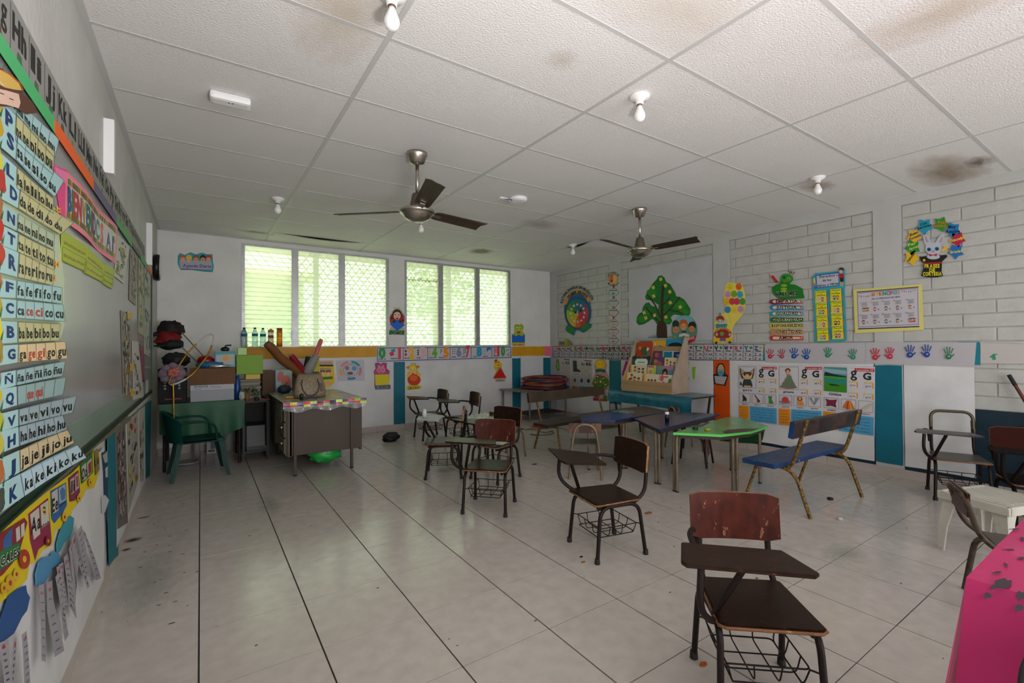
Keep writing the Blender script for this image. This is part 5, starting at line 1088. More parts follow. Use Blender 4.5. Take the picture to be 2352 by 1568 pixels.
# 10 principios poster
b = Board('R', .016); b.base([(1960, 665), (2118, 652), (2122, 757), (2028, 762), (1964, 765)], '#a8a05c'); q = ((1968, 670), (2110, 658), (2112, 751), (1971, 756)); b.poly(q, '#98959a')
Z = lambda s_, t_: lerp2(q, s_, t_)
b.line([Z(0, .01), Z(1, .01)], 2, '#15161c').line([Z(0, .99), Z(1, .985)], 2.4, '#15161c').frame([Z(.01, .04), Z(.985, .04), Z(.985, .93), Z(.01, .94)], 1.1, '#4c4468')
b.ctext('10 PRINCIPIOS', Z(.24, .15), Z(.70, .146), 8, ['#a05a28', '#a05a28', '', '#a8841c', '#8a5a2c', '#6c7c2c', '#1c6a60', '#1c5a60', '#8a2c50', '#9a3c5c', '#3c7a6c', '#2c7a6c', '#8a7a2c'], .05)
b.text('DE LOS DERECHOS DEL NIÑO', *Z(.24, .24), *Z(.70, .235), 3.6, '#2c3c60', .03)
for k in range(7):
    for s0, t0 in ((.03, .10), (.72, .06)): p = Z(s0 + k * .035, t0 + .03 * sin(k * .5)); b.poly([p, (p[0] + 3.4, p[1]), (p[0] + 1.7, p[1] + 4)], ('#9a4c4c', '#5c4c7a', '#8a7a5c')[k % 3]); b.top -= .0001
for k in range(10):
    c_, r_ = k % 5, k // 5; s0 = .05 + c_ * .185 + (.02 if c_ == 4 else 0); t0 = .30 + r_ * .33
    b.ell(*Z(s0, t0), 1.7, 1.9, ('#3c5c7c', '#a05c2c', '#3c3c40', '#9a2c40', '#2c4c8a')[k % 5], 8).text(str(k + 1), *Z(s0 - .006, t0 + .01), *Z(s0 + .006, t0 + .01), 2, '#b8b8b8', .02)
    for j in range(4): b.line([Z(s0 + .02, t0 + .01 + j * .028), Z(s0 + .12 - .015 * (j % 2), t0 + .01 + j * .028)], .8, '#4c4c54'); b.top -= .0001
    for m_ in range(3 if k in (0, 9) else 1):
        x = s0 + .05 + m_ * .035; b.ell(*Z(x, t0 + .17), 3, 3.2, ('#3c2418', '#5c3420', '#241810')[k % 3], 9).ell(*Z(x, t0 + .185), 2.2, 2.4, '#b08a74', 8).poly([Z(x - .02, t0 + .24), Z(x - .012, t0 + .205), Z(x + .014, t0 + .205), Z(x + .022, t0 + .24)], ('#8a6a2c', '#9a3c50', '#3c6a5c', '#3c4c7c')[k % 4])
    b.ell(*Z(s0 + .115, t0 + .20), 1.4, 1.6, '#3c5c74', 7)
b.done('principles_poster', 'yellow bordered landscape poster headed 10 PRINCIPIOS on right wall', 'poster')
# rabbit in hat
b = Board('R', .014); kk = 3.5636; Q2 = lambda u, v: (1940 + u / kk, 460 + v / kk)
def star(u, v, r_, c, rot=0, ec='#101c1c'):
    pts = [(u + r_ * (1 if i % 2 == 0 else .62) * cos(rot + i * pi / 5), v + r_ * (1 if i % 2 == 0 else .62) * sin(rot + i * pi / 5)) for i in range(10)]; b.base([Q2(*p) for p in pts], c, th=.0014)
star(655, 212, 72, '#14748c', .3); star(790, 195, 68, '#1c6c1c', .1); star(888, 240, 68, '#145c8c', .5); star(925, 318, 68, '#8c1438', .2); star(912, 418, 68, '#14508c', .4); star(568, 292, 66, '#b08a14', .2); star(558, 385, 68, '#1c6c24', .5); star(550, 470, 68, '#b08c14', .1)
for t, p0, p1, c in (('Con', (620, 210), (675, 192), '#0c1c14'), ('permiso', (600, 240), (712, 208), '#0c1c14'), ('Pase', (765, 190), (835, 190), '#a0501c'), ('usted', (735, 218), (830, 218), '#a0501c'), ('Muy', (850, 228), (912, 226), '#0c1420'), ('Amable', (828, 268), (945, 262), '#0c1420'), ('Disculpa', (862, 346), (990, 308), '#b0a01c'), ('Gracias', (862, 436), (962, 422), '#b0a01c'), ('Buen', (535, 296), (600, 268), '#14303c'), ('Provecho', (530, 330), (625, 292), '#14303c'), ('Por', (520, 378), (585, 358), '#a8a83c'), ('favor', (530, 412), (612, 380), '#a8a83c')):
    b.text(t, *Q2(*p0), *Q2(*p1), 6.2, c, .04)
b.text('Saludar', *Q2(525, 505), *Q2(585, 425), 5, '#14181c', .03)
b.base([Q2(*p) for p in [(640, 290), (660, 268), (690, 300), (708, 348), (745, 345), (770, 300), (800, 275), (820, 285), (800, 345), (785, 362), (795, 400), (778, 435), (730, 445), (690, 440), (660, 410), (665, 370), (650, 340)]], '#90949c', th=.0014)
b.poly([Q2(*p) for p in [(655, 300), (668, 290), (690, 340), (672, 345)]], '#8a7478').poly([Q2(*p) for p in [(775, 345), (800, 295), (808, 300), (790, 345)]], '#8a7478').ell(*Q2(692, 402), 5, 4.4, '#1c5068').ell(*Q2(757, 397), 5, 4.4, '#1c5068').ell(*Q2(692, 402), 2, 2.4, '#0c0c10').ell(*Q2(757, 397), 2, 2.4, '#0c0c10').ell(*Q2(725, 412), 2, 1.4, '#a05c60').line([Q2(712, 424), Q2(726, 420), Q2(742, 423)], .9, '#4c3c40')
b.poly([Q2(*p) for p in [(610, 462), (655, 458), (780, 450), (835, 445), (843, 460), (800, 500), (798, 520), (795, 590), (808, 618), (760, 630), (690, 630), (628, 618), (645, 560), (648, 512), (628, 500)]], '#0e0e0c').poly([Q2(*p) for p in [(648, 512), (798, 502), (798, 518), (648, 526)]], '#7a1414')
b.ell(*Q2(728, 462), 15, 6, '#90949c').poly([Q2(*p) for p in [(690, 438), (725, 445), (760, 436), (755, 458), (725, 450), (695, 460)]], '#8a1c24').ell(*Q2(652, 490), 3, 3, '#a89424').poly([Q2(*p) for p in [(790, 400), (815, 392), (820, 360), (832, 385), (858, 380), (838, 400), (845, 420), (818, 410), (800, 420)]], '#b08c2c')
for t, u0, u1, v in (('FRASES', 655, 780, 552), ('DE', 695, 742, 586), ('CORTESIA', 642, 796, 616)): b.text(t, *Q2(u0, v), *Q2(u1, v - 2), 8, '#a89c14', .05)
b.done('courtesy_rabbit', 'rabbit in black hat ringed by stars reading FRASES DE CORTESIA', 'wall decoration')
# penguin card on orange strip
b = Board('R', .020); b.base([(1638, 860), (1645, 858), (1646, 842), (1652, 834), (1660, 834), (1665, 842), (1666, 858), (1673, 862), (1666, 886), (1641, 882)], '#141c1c'); b.ell(1656, 850, 8, 14, '#7c7468').ell(1656, 843, 5.5, 6, '#a07c54').ell(1656, 857, 7, 6, '#3c6c84').poly([(1641, 863), (1670, 865), (1663, 883), (1644, 880)], '#8c8a8c')
for k, t in enumerate(('POR FAVOR', 'SILENCIO', 'GRACIAS')): b.text(t, 1644, 869 + k * 5, 1666 - k, 870.5 + k * 5, 2.6, '#7c3c3c', .0)
b.done('penguin_card', 'penguin card with handwritten note on the orange strip', 'card')
# letter cut-outs
def bigletter(pts, c, name, label):
    b = Board('R', .019); b.base(pts, c); b.done(name, label, 'paper letter', 'large paper letters by the book rack')
bigletter([(1428, 861), (1437, 829), (1442, 829), (1444, 862), (1439, 862), (1438, 852), (1435, 852), (1433, 863)], '#a01c64', 'paper_letter', 'magenta paper letter A left of the book rack')
bigletter([(1570, 832), (1583, 831), (1582, 842), (1580, 858), (1584, 871), (1572, 873), (1569, 868)], '#6c981c', 'paper_letter', 'large lime paper letter right of the book rack')
bigletter([(1590, 843), (1598, 842), (1596, 870), (1592, 871)], '#6c981c', 'paper_letter', 'small lime paper letter i farther right of the rack')
# things on the lower teal strip
b = Board('R', .004); b.base([(1403, 920), (1428, 921), (1428, 950), (1402, 950)], '#123c44'); b.ell(1414, 932, 4, 6, '#8a7468'); b.done('poster', 'dark torn poster below the teal strip left of the book rack', 'poster')
# electric outlet conduit, picture-hook bracket on right wall
sb = thing('broom', 'dark broom handle leaning against the far right wall', 'broom'); P1 = onx(2318, 862, XR - .05); P2 = onx(2360, 930, XR - .09)
Pf = Vector((P2.x - .12, P2.y - .45, .02)); MB().tube([P1, P2], .012, mat('#5c2418', .5), 8).build('handle', sb); MB().tube([P1 + (P1 - P2).normalized() * .005, P1 + (P2 - P1) * .35], .014, mat('#0e0e12', .5), 8).build('grip', sb)
dd = (P2 - P1).normalized(); k = (.0 - P2.z) / dd.z if abs(dd.z) > .01 else 1; E1 = P2 + dd * max(.2, k * .9)
MB().tube([P2, E1], .012, mat('#5c2418', .5), 8).build('handle', sb); MB().box((E1.x - .15, E1.y - .03, 0), (E1.x + .15, E1.y + .03, E1.z + .02), mat('#3a3020', .9), bev=.01).build('brush', sb)
# ================================================================== CEILING THINGS
m_nick = mat((.50, .46, .40), .28, 1., name='brushed_nickel')
m_blade = mat('#3a3022', .45, var=.25, scale=6, name='dusty_blade', stretch=(8, 1, 1))
m_cer = mat((.86, .84, .83), .35, name='white_ceramic')
m_bulb = mat((.88, .88, .86), .18, spec=.6, name='opal_glass')
def fan(u, v, hub_v, tips, label):
    P = onz(u, v, H); f = thing('ceiling_fan', label, 'ceiling fan', (P.x, P.y, H))
    zb = -.43
    MB().lathe([(.0, 0), (.075, 0), (.075, -.018), (.066, -.03), (.052, -.075), (.03, -.085), (0, -.085)], m_nick, 24).build('canopy', f)
    MB().lathe([(.013, -.08), (.013, zb + .12)], m_nick, 12).build('downrod', f)
    MB().lathe([(0, zb + .13), (.035, zb + .13), (.04, zb + .115), (.055, zb + .04), (.06, zb + .02), (0, zb + .02)], mat('#6a5f55', .4, .6, name='fan_neck'), 20).build('neck', f)
    MB().lathe([(0, zb + .03), (.09, zb + .025), (.125, zb + .008), (.125, zb - .012), (.112, zb - .016), (.108, zb - .024), (.09, zb - .05), (.05, zb - .07), (.02, zb - .074), (0, zb - .074)], m_nick, 32).build('motor_housing', f)
    for tu, tv in tips:
        t = onz(tu, tv, H + zb); a = atan2(t.y - P.y, t.x - P.x); Lb = .62
        R = Matrix.Rotation(a, 4, 'Z') @ Matrix.Translation((0, 0, zb)) @ Matrix.Rotation(radians(-14), 4, 'X')
        bl = MB(); n = 6; top = []
        prof = [(.15, .045), (.19, .055), (.4, .06), (.6, .063), (Lb, .066)]
        vs = []
        for x, w in prof:
            for y, z in ((-w, .004), (-w * .5, .010), (0, .012), (w * .5, .010), (w, .004)): vs.append(R @ Vector((x + (.02 if (y < 0 and x == Lb) else 0), y, z)))
            for y, z in ((-w, .0), (-w * .5, .006), (0, .008), (w * .5, .006), (w, .0)): vs.append(R @ Vector((x + (.02 if (y < 0 and x == Lb) else 0), y, z)))
        fs = []
        for i in range(len(prof) - 1):
            o, q = i * 10, (i + 1) * 10
            for k in range(4): fs += [(o + k, q + k, q + k + 1, o + k + 1), (o + 5 + k, o + 6 + k, q + 6 + k, q + 5 + k)]
            fs += [(o, o + 5, q + 5, q), (o + 4, q + 4, q + 9, o + 9)]
        e = (len(prof) - 1) * 10
        for k in range(4): fs += [(k, k + 1, k + 6, k + 5), (e + k, e + 5 + k, e + 6 + k, e + k + 1)]
        bl.add(vs, fs, m_blade); o = bl.build('blade', f)
        MB().box((.09, -.018, -.004), (.21, .018, .002), m_nick, M=R).build('bracket', o)
    return f
fan(958, 352, 480, [(757, 495), (1012, 403), (1100, 520)], 'brushed metal ceiling fan nearest the windows with three dark blades')
fan(1469, 480, 565, [(1330, 536), (1625, 546), (1458, 602)], 'brushed metal ceiling fan in front of the right wall with three dark blades')
lampL = [(900, -12, 'bare bulb in a ceramic holder at the top edge, under the brown stain'), (1469, 222, 'bare white bulb hanging from the ceiling above the classroom middle'), (1878, 408, 'bare bulb near the right wall beside a damp patch'),
         (638, 456, 'bare bulb above the left window'), (967, 505, 'bare bulb seen just under the near fan'), (1316, 562, 'farthest bare bulb, in front of the sagging panel')]
b0 = None
for u, v, lab in lampL:
    P = onz(u, v, H - .004)
    if b0 is None:
        b0 = thing('bulb_holder', lab, 'light bulb', (P.x, P.y, H), group='bare bulbs on the ceiling')
        MB().lathe([(0, 0), (.056, 0), (.058, -.008), (.05, -.018), (.024, -.028), (.02, -.05), (0, -.05)], m_cer, 24).build('base', b0)
        MB().lathe([(0, -.05), (.0155, -.05), (.0155, -.056), (0, -.056)], mat('#6a4a38', .5, .5, name='screw_ring'), 14).build('socket', b0)
        MB().lathe([(.013, -.055), (.016, -.07), (.024, -.088), (.031, -.108), (.031, -.122), (.024, -.138), (.012, -.146), (0.001, -.148)], m_bulb, 20).build('bulb', b0)
    else:
        c = copy_tree(b0); c.location = (P.x, P.y, H); c['label'] = lab
P = onz(530, 222, H); r = thing('emergency_light', 'white oblong unit on the ceiling near the left wall', 'ceiling light', (P.x, P.y, H), rz=-.05)
MB().box((-.10, -.045, -.045), (.10, .045, -.0), m_pl, bev=.018).build('housing', r)
MB().box((-.09, .03, -.03), (.09, .05, 0), m_cer, bev=.004).build('bracket', r)
MB().box((-.012, -.02, -.0465), (-.004, -.012, -.045), m_wire).box((.006, -.02, -.0465), (.014, -.012, -.045), m_wire).build('indicator', r)
P = onz(1190, 455, H); r = thing('access_point', 'round white device with a blue cable on the ceiling', 'wireless device', (P.x, P.y, H))
MB().lathe([(0, 0), (.085, 0), (.09, -.01), (.085, -.028), (.05, -.036), (0, -.037)], m_pl, 28).build('housing', r)
MB().box((-.17, .05, -.012), (-.06, .09, 0), m_cer, bev=.003).build('bracket', r)
MB().tube(spath([(-.11, .06, -.006), (-.13, .01, -.03), (-.10, -.03, -.04), (-.06, .02, -.03), (-.03, .08, -.016), (.03, .085, -.012), (.06, .06, -.016)]), .0035, mat('#1c3c8a', .5), 6).build('cable', r)

# ================================================================== CHAIRS WITH WRITING ARM
m_dk = mat((.013, .007, .006), .45, .0, spec=.25, name='dark_brown_tube', var=.3, scale=15, col2=(.16, .05, .03), lo=.66, hi=.74)
m_seatw = mat((.022, .010, .006), .36, spec=.2, name='dark_varnished_wood', var=.3, scale=22, col2=(.13, .045, .018), lo=.60, hi=.72)
m_backw = mat((.060, .011, .006), .3, spec=.3, name='red_brown_wood', var=.5, scale=26, col2=(.30, .13, .07), lo=.615, hi=.66, stretch=(1, 1, .45))
m_edge = mat((.22, .09, .035), .5, name='worn_wood_edge', var=.3, scale=20, col2=(.40, .24, .12), lo=.55, hi=.7)
m_rub = mat((.012, .012, .011), .7, name='black_rubber')
TAB_A = [(-.262, -.045), (.07, -.075), (.115, -.235), (.095, -.255), (-.285, -.225), (-.298, -.20)]
TAB_B = [(-.20, -.0), (.09, -.05), (.10, -.065), (-.02, -.275), (-.09, -.275), (-.44, -.19)]
def tablet_mesh(poly, parent, z=.545, mw=None):
    o = MB().prism(poly, z, z + .013, mw or m_seatw, bev=.003).build('tablet', parent)
    return o
def rim(mb, pts, z, m):  # worn lip under a board
    mb.tube([(x, y, z) for x, y in pts], .006, m, 5, closed=True)
def tablet_chair(label, seat_m=None, back_m=None, tab=TAB_A, tube=None):
    s_m, b_m, t_m = seat_m or m_seatw, back_m or m_backw, tube or m_dk
    c = thing('tablet_chair', label, 'chair', group='wooden armchairs with writing tablets')
    sp = [(-.17, -.165), (-.15, -.18), (.15, -.18), (.17, -.165), (.155, .14), (.14, .15), (-.14, .15), (-.155, .14)]
    o = MB().prism(sp, .328, .346, s_m, bev=.005).build('seat', c)
    e = MB(); rim(e, sp, .334, m_edge); e.build('edge_band', o)
    # backrest: gently curved board
    bk = MB(); W2_, z0, z1 = .172, .485, .668
    def bf(i, j, th):
        x = -W2_ + 2 * W2_ * i / 8; z = z0 + (z1 - z0) * j / 3; cr = .012
        if i in (0, 8): z = min(max(z, z0 + cr * (j == 0)), z1 - cr * (j == 3))
        return (x, .172 + .09 * (z - z0) + .018 * (1 - (x / W2_) ** 2) + th, z)
    vs = [bf(i, j, 0) for j in range(4) for i in range(9)] + [bf(i, j, .016) for j in range(4) for i in range(9)]
    fs = []
    for j in range(3):
        for i in range(8):
            a = j * 9 + i; fs += [(a, a + 1, a + 10, a + 9), (36 + a, 36 + a + 9, 36 + a + 10, 36 + a + 1)]
    per = list(range(9)) + [17, 26, 35] + list(range(34, 26, -1)) + [18, 9]
    bk.add(vs, fs, b_m, True); bk.add(vs, [(per[k], per[(k + 1) % len(per)] + 0, per[(k + 1) % len(per)] + 36, per[k] + 36)[::-1] for k in range(len(per))], m_edge)
    bo = bk.build('backrest', c)
    for sx in (-1, 1):
        lf = MB().tube(path([(sx * .168, -.172, .0), (sx * .157, -.14, .318), (sx * .157, .13, .318), (sx * .168, .172, 0)], .075, 6), .0118, t_m, 9).build('leg_frame', c)
        for y in (-.172, .172): MB().lathe([(0, 0), (.0165, 0), (.0165, .004), (.0145, .03), (0, .03)], m_rub, 10, Matrix.Translation((sx * .168, y, 0))).build('rubber_foot', lf)
    # frame tubes running under the seat and up to the backrest
    MB().tube(path([(.135, -.15, .312), (.135, .12, .312), (.135, .195, .37), (.132, .222, .62)], .07, 6), .0115, t_m, 9).build('frame_tube', c)
    MB().tube(path([(-.235, -.205, .540), (-.245, -.215, .40), (-.17, -.13, .318), (-.135, -.02, .312), (-.135, .12, .312), (-.135, .195, .37), (-.132, .222, .62)], .08, 6), .0118, t_m, 9).build('frame_tube', c)
    MB().tube([(-.165, -.10, .335), (-.10, -.20, .542)], .0115, t_m, 8).build('strut', c)
    MB().tube(path([(-.22, -.09, .536), (-.20, .10, .536), (-.155, .20, .52), (-.145, .205, .42)], .06, 5), .0110, t_m, 8).build('arm_tube', c)
    tablet_mesh(tab, c, mw=s_m)
    k = MB()
    for z, g in ((.185, .135), (.125, .115)): k.tube(path([(-g, -.13, z), (g, -.13, z), (g, .13, z), (-g, .13, z), (-g, -.13, z)], .02, 3), .0032, t_m, 5)
    for x in (-.115, -.04, .04, .115): k.tube(path([(x * 1.15, -.13, .185), (x, -.12, .125), (x, .12, .125), (x * 1.15, .13, .185)], .02, 3), .0028, t_m, 5)
    for y in (-.06, .03): k.tube(path([(-.135, y, .185), (-.12, y, .125), (.12, y, .125), (.135, y, .185)], .02, 3), .0028, t_m, 5)
    for sx in (-1, 1):
        for y in (-.13, .13): k.tube([(sx * .163, y * 1.18, .185), (sx * .13, y, .185)], .0032, t_m, 5)
    k.build('wire_basket', c)
    return c
def place(c, x, y, rz): c.location = (x, y, 0); c.rotation_euler.z = rz; return c
cA = place(tablet_chair('dark wooden tablet chair nearest the camera, with scratched red-brown backrest'), 1.685, .925, radians(-41.3))
cB = place(tablet_chair('dark tablet chair facing left between the nearest chair and the green table', back_m=m_seatw, tab=TAB_B), 2.13, 2.105, 4.4975)
def dupc(src, label, x, y, rz):
    c = copy_tree(src); c['label'] = label; return place(c, x, y, rz)
cC = dupc(cA, 'tablet chair with glossy red-brown backrest, in the middle of the floor', 1.90, 3.15, radians(-46))
cD = place(tablet_chair('tablet chair facing left with a pale grey tabletop, just left of the middle one', seat_m=mat((.055, .05, .05), .3, name='grey_worn_wood', var=.3, scale=5), tab=TAB_B), 2.02, 4.22, radians(242))
for ch in cD.children:
    if ch.name.startswith('tablet'): ch.data.materials[0] = mat((.42, .46, .43), .2, name='grey_laminate', var=.1, scale=4)
cG = dupc(cB, 'dark tablet chair turned left directly behind the middle one', 2.38, 3.83, radians(-72))
cE = dupc(cB, 'tablet chair farthest back by the teal strip, tablet pointing left', 2.68, 6.05, radians(268))
cF = dupc(cB, 'tablet chair second from the back wall, beside the farthest one', 2.86, 5.45, radians(262))
m_vd = mat((.008, .005, .004), .8, spec=.08, name='black_brown_paint')
cI = place(tablet_chair('very dark tablet chair at the right edge with worn orange seat edge', seat_m=m_vd, tube=m_vd, back_m=mat((.028, .006, .004), .8, spec=.08, name='deep_red_wood')), 4.72, .62, radians(-62))
cJ = dupc(cI, 'dark tablet chair against the blue dado at the right edge', 5.22, .42, radians(-80))
# tube-back chair by the right wall
cH = place(tablet_chair('tablet chair with an open metal loop backrest by the right wall', seat_m=mat((.10, .09, .08), .4, name='grey_brown_wood', var=.3, scale=6)), 5.20, 1.12, radians(-68))
for ch in list(cH.children):
    if ch.name.startswith('backrest'): bpy.data.objects.remove(ch)
MB().tube(path([(-.135, .20, .55), (-.135, .22, .69), (.135, .22, .69), (.135, .20, .55)], .07, 7), .0125, mat((.10, .075, .045), .4, .6, name='bronze_tube'), 9).build('backrest', cH)
# papers and glass on seats
p = MB().box((-.10, -.12, .347), (.10, .10, .350), mat((.50, .60, .52), .3, name='pale_paper')).build('exercise_book'); tag(p, 'pale green exercise book on the seat behind the middle chair', 'book'); p.location = cG.location; p.rotation_euler.z = .6
p = MB().lathe([(0, 0), (.022, 0), (.024, .06), (.018, .07), (.018, .085), (0, .085)], mat((.55, .6, .55), .2, name='cloudy_plastic'), 14).build('glue_jar'); tag(p, 'small cloudy jar on the pale grey chair tablet', 'jar')
q_ = onz(975, 958, .56); p.location = (q_.x, q_.y, .5582)

# small chairs without tablets
m_bt = mat((.20, .155, .105), .45, .3, name='beige_tube_paint', var=.3, scale=10, col2=(.06, .035, .02), lo=.62, hi=.7)
m_lw = mat((.16, .075, .04), .45, name='light_brown_wood', var=.3, scale=7, col2=(.07, .03, .018), lo=.5, hi=.6)
def small_chair(name, label, tube, wood, seat=None, loop=True):
    c = thing(name, label, 'chair')
    MB().prism([(-.14, -.14), (.14, -.14), (.13, .13), (-.13, .13)], .315, .328, seat or wood, bev=.003).build('seat', c)
    MB().tube(path([(-.155, .19, 0), (-.125, .155, .33), (-.09, .16, .52), (.09, .16, .52), (.125, .155, .33), (.155, .19, 0)], .10, 7), .0125, tube, 9).build('back_loop', c)
    for sx in (-1, 1):
        MB().tube(path([(sx * .14, -.16, 0), (sx * .125, -.12, .305), (sx * .12, .14, .305)], .06, 5), .0115, tube, 8).build('leg', c)
    MB().box((-.155, .135, .435), (-.06, .148, .53), wood, bev=.004).box((-.06, .133, .435), (.06, .145, .53), mat((.05, .022, .014), .4, name='dark_board')).box((.06, .135, .435), (.155, .148, .53), wood, bev=.004).build('backrest', c)
    return c
place(small_chair('school_chair', 'small chair seen from behind with beige tubes and two-tone backrest', m_bt, m_lw, mat((.09, .075, .055), .5, name='worn_board', var=.3, scale=8)), 3.17, 3.42, radians(131)).rotation_euler.z = radians(139)
c = place(small_chair('school_chair', 'small dark chair tucked under the green table with a red ribbon', m_dk, m_seatw), 4.42, 3.05, radians(20))
MB().add([(-.12, -.15, .32), (-.05, -.16, .30), (-.14, -.19, .16), (-.20, -.19, .13)], [(0, 1, 2, 3), (3, 2, 1, 0)], mat('#6a1420', .5)).build('ribbon', c)
q_ = onz(1583, 935, .5); place(small_chair('school_chair', 'small brown chair behind the blue table under the book rack', m_bt, m_lw), q_.x - .16, q_.y - .05, radians(60))
q_ = onz(1172, 1052, 0); place(small_chair('school_chair', 'small beige-tubed chair hidden behind the tablet chairs', m_bt, m_lw), q_.x, q_.y + .05, radians(110))
m_rust = mat((.10, .075, .05), .6, .3, name='rusty_tube', var=.4, scale=14, col2=(.035, .02, .012), lo=.5, hi=.6)
N_ = thing('school_chair', 'rusty small chair with bent tube back beside the white stool', 'chair', (3.235, .535, 0), rz=radians(25.5))
# local: back at +Y, facing -Y ; back pair lies along X
MB().prism([(-.13, -.24), (.13, -.24), (.135, .05), (-.135, .05)], .30, .312, mat((.085, .07, .055), .5, name='grey_ply', var=.2, scale=7), bev=.003).build('seat', N_)
for sx in (-1, 1):
    MB().tube(path([(sx * .12, -.22, .292), (sx * .12, .04, .292), (sx * .12, .12, .36), (sx * .115, .165, .53)], .07, 6), .0125, m_rust, 9).build('frame_tube', N_)
    MB().tube(path([(sx * .125, .115, 0), (sx * .12, .07, .285), (sx * .12, -.2, .285), (sx * .125, -.25, 0)], .06, 6), .013, m_rust, 9).build('leg_frame', N_)
MB().tube(path([(-.115, .165, .52), (-.09, .175, .545), (.09, .175, .545), (.115, .165, .52)], .02, 4), .0125, m_rust, 9).build('back_loop', N_)
MB().box((-.12, .148, .44), (.12, .162, .555), m_backw, bev=.004).build('backrest', N_)

# ================================================================== BENCHES
m_yp = mat((.26, .15, .02), .5, .1, name='yellow_chipped_paint', var=.3, scale=34, col2=(.04, .02, .01), lo=.44, hi=.56)
m_bp = mat((.012, .045, .14), .38, name='blue_paint', var=.35, scale=14, col2=(.32, .36, .42), lo=.625, hi=.665)
m_bpb = mat((.018, .016, .02), .4, name='dark_stained_plank', var=.4, scale=6, col2=(.07, .03, .018), lo=.45, hi=.65)
def bench(label, x, y, rz, L, back, seat_m, back_m, leg_m, mir=1, zs=.385, zb=(.60, .725)):
    """back = +1 when the backrest is on local +Y"""
    b = thing('bench', label, 'bench', (x, y, 0), rz)
    s = back
    MB().box((-L / 2, -.125, zs - .035), (L / 2, .125, zs), seat_m, bev=.005).build('seat', b)
    M_ = Matrix.Translation((-.03, s * .135, 0)) @ Matrix.Rotation(radians(-9 * s), 4, 'X')
    MB().box((-L / 2 + .05, -.017, zb[0]), (L / 2 - .04, .017, zb[1]), back_m, M=M_, bev=.005).box((-L / 2 + .0495, -.0175, zb[0] + .004), (-L / 2 + .052, .0175, zb[1] - .004), seat_m, M=M_).build('backrest', b)
    for x_ in (-L / 2 + .17, L / 2 - .17):
        MB().tube(path([(x_, -s * .10, zs - .047), (x_, s * .15, zs - .047), (x_, s * .185, zs + .03), (x_, s * .275, zb[1] - .005)], .045, 6), .0135, leg_m, 9).build('back_post', b)
        MB().tube(path([(x_ - .0, s * .29, .0), (x_ - .0, s * .18, zs - .05), (x_, -s * .05, zs - .05)], .11, 8), .0135, leg_m, 9).build('leg', b)
        MB().tube([(x_ + .01, -s * .10, zs - .045), (x_ - .03, -s * .2, 0)], .012, leg_m, 9).build('leg', b)
    return b
bB = bench('blue painted bench with rusty yellow legs in front of the lesson posters', 4.15, 1.88, -.02, 1.22, -1, m_bp, m_bpb, m_yp)
for ch in bB.children:
    if ch.name.startswith('leg') and ch.location == Vector((0, 0, 0)): pass
m_brw = mat((.055, .038, .022), .5, name='dull_brown_plank', var=.35, scale=6)
bO = bench('dull brown bench with yellow legs in front of the hula hoops', 4.08, 4.42, .10, 1.52, 1, mat((.035, .028, .018), .45, name='dark_plank', var=.3, scale=6), m_brw, m_yp, zs=.36, zb=(.59, .715))

# ================================================================== CLASSROOM TABLES
def tube_leg(x, y, dx, dy, ztop, m, n=2, gap=.032):
    k = MB()
    px_, py_ = (-dy, dx)
    for i in range(n):
        o = (i - (n - 1) / 2) * gap; X, Y = x + px_ * o, y + py_ * o
        k.tube(path([(X, Y, 0), (X, Y, ztop - .012), (X + dx * .16 + px_ * o * 2, Y + dy * .16 + py_ * o * 2, ztop - .012)], .05, 5), .0135, m, 9)
        k.lathe([(0, 0), (.0155, 0), (.0155, .012), (0, .012)], m_rub, 9, Matrix.Translation((X, Y, 0)))
    return k
def poly_table(label, poly, z, top_m, edge_m, legs, leg_m, group='trapezoid tables'):
    cx = sum(p[0] for p in poly) / len(poly); cy = sum(p[1] for p in poly) / len(poly)
    t = thing('classroom_table', label, 'table', (cx, cy, 0))
    P_ = [(x - cx, y - cy) for x, y in poly]
    MB().prism(P_, z - .02, z, top_m, side=edge_m).build('tabletop', t)
    P2_ = [(x * .9, y * .86) for x, y in P_]
    MB().prism(P2_, z - .055, z - .021, mat((.05, .035, .025), .6, name='apron_wood')).build('apron', t)
    for x, y, n in legs:
        X, Y = x - cx, y - cy; d = Vector((-X, -Y)).normalized(); tube_leg(X, Y, d.x, d.y, z - .02, leg_m, n).build('leg', t)
    return t
m_gr = mat((.115, .36, .11), .22, name='green_laminate', var=.12, scale=4, spec=.5)
m_gre = mat((.12, .62, .12), .3, name='bright_green_edge')
m_bl = mat((.018, .030, .095), .2, name='navy_laminate', var=.15, scale=4, spec=.5, col2=(.06, .065, .09), lo=.55, hi=.8)
m_ble = mat((.010, .018, .085), .35, name='blue_edge')
m_db = mat((.035, .035, .05), .3, name='dark_grey_laminate', var=.2, scale=3, col2=(.05, .035, .025), lo=.5, hi=.62)
gT = poly_table('green topped table with beige tube legs', [(3.358, 2.521), (3.60, 2.227), (3.941, 2.161), (4.338, 2.218), (4.622, 2.626), (4.529, 2.741)], .53, m_gr, m_gre, [(3.44, 2.56, 2), (3.82, 2.24, 2), (4.28, 2.27, 1), (4.50, 2.66, 2)], m_bt)
z = .5302; cx, cy = gT.location.x, gT.location.y
MB().prism([(x - cx, y - cy) for x, y in [(3.66, 2.225), (3.941, 2.163), (4.12, 2.188), (4.02, 2.27), (3.86, 2.32), (3.72, 2.29)]], z, z + .0015, mat((.075, .045, .03), .4, name='bare_plywood', var=.2, scale=9)).build('bare_patch', gT)
MB().prism([(x - cx, y - cy) for x, y in [(3.72, 2.58), (3.78, 2.54), (4.05, 2.62), (4.10, 2.66), (3.95, 2.63)]], z, z + .0012, mat((.045, .09, .04), .4)).build('bare_patch', gT)
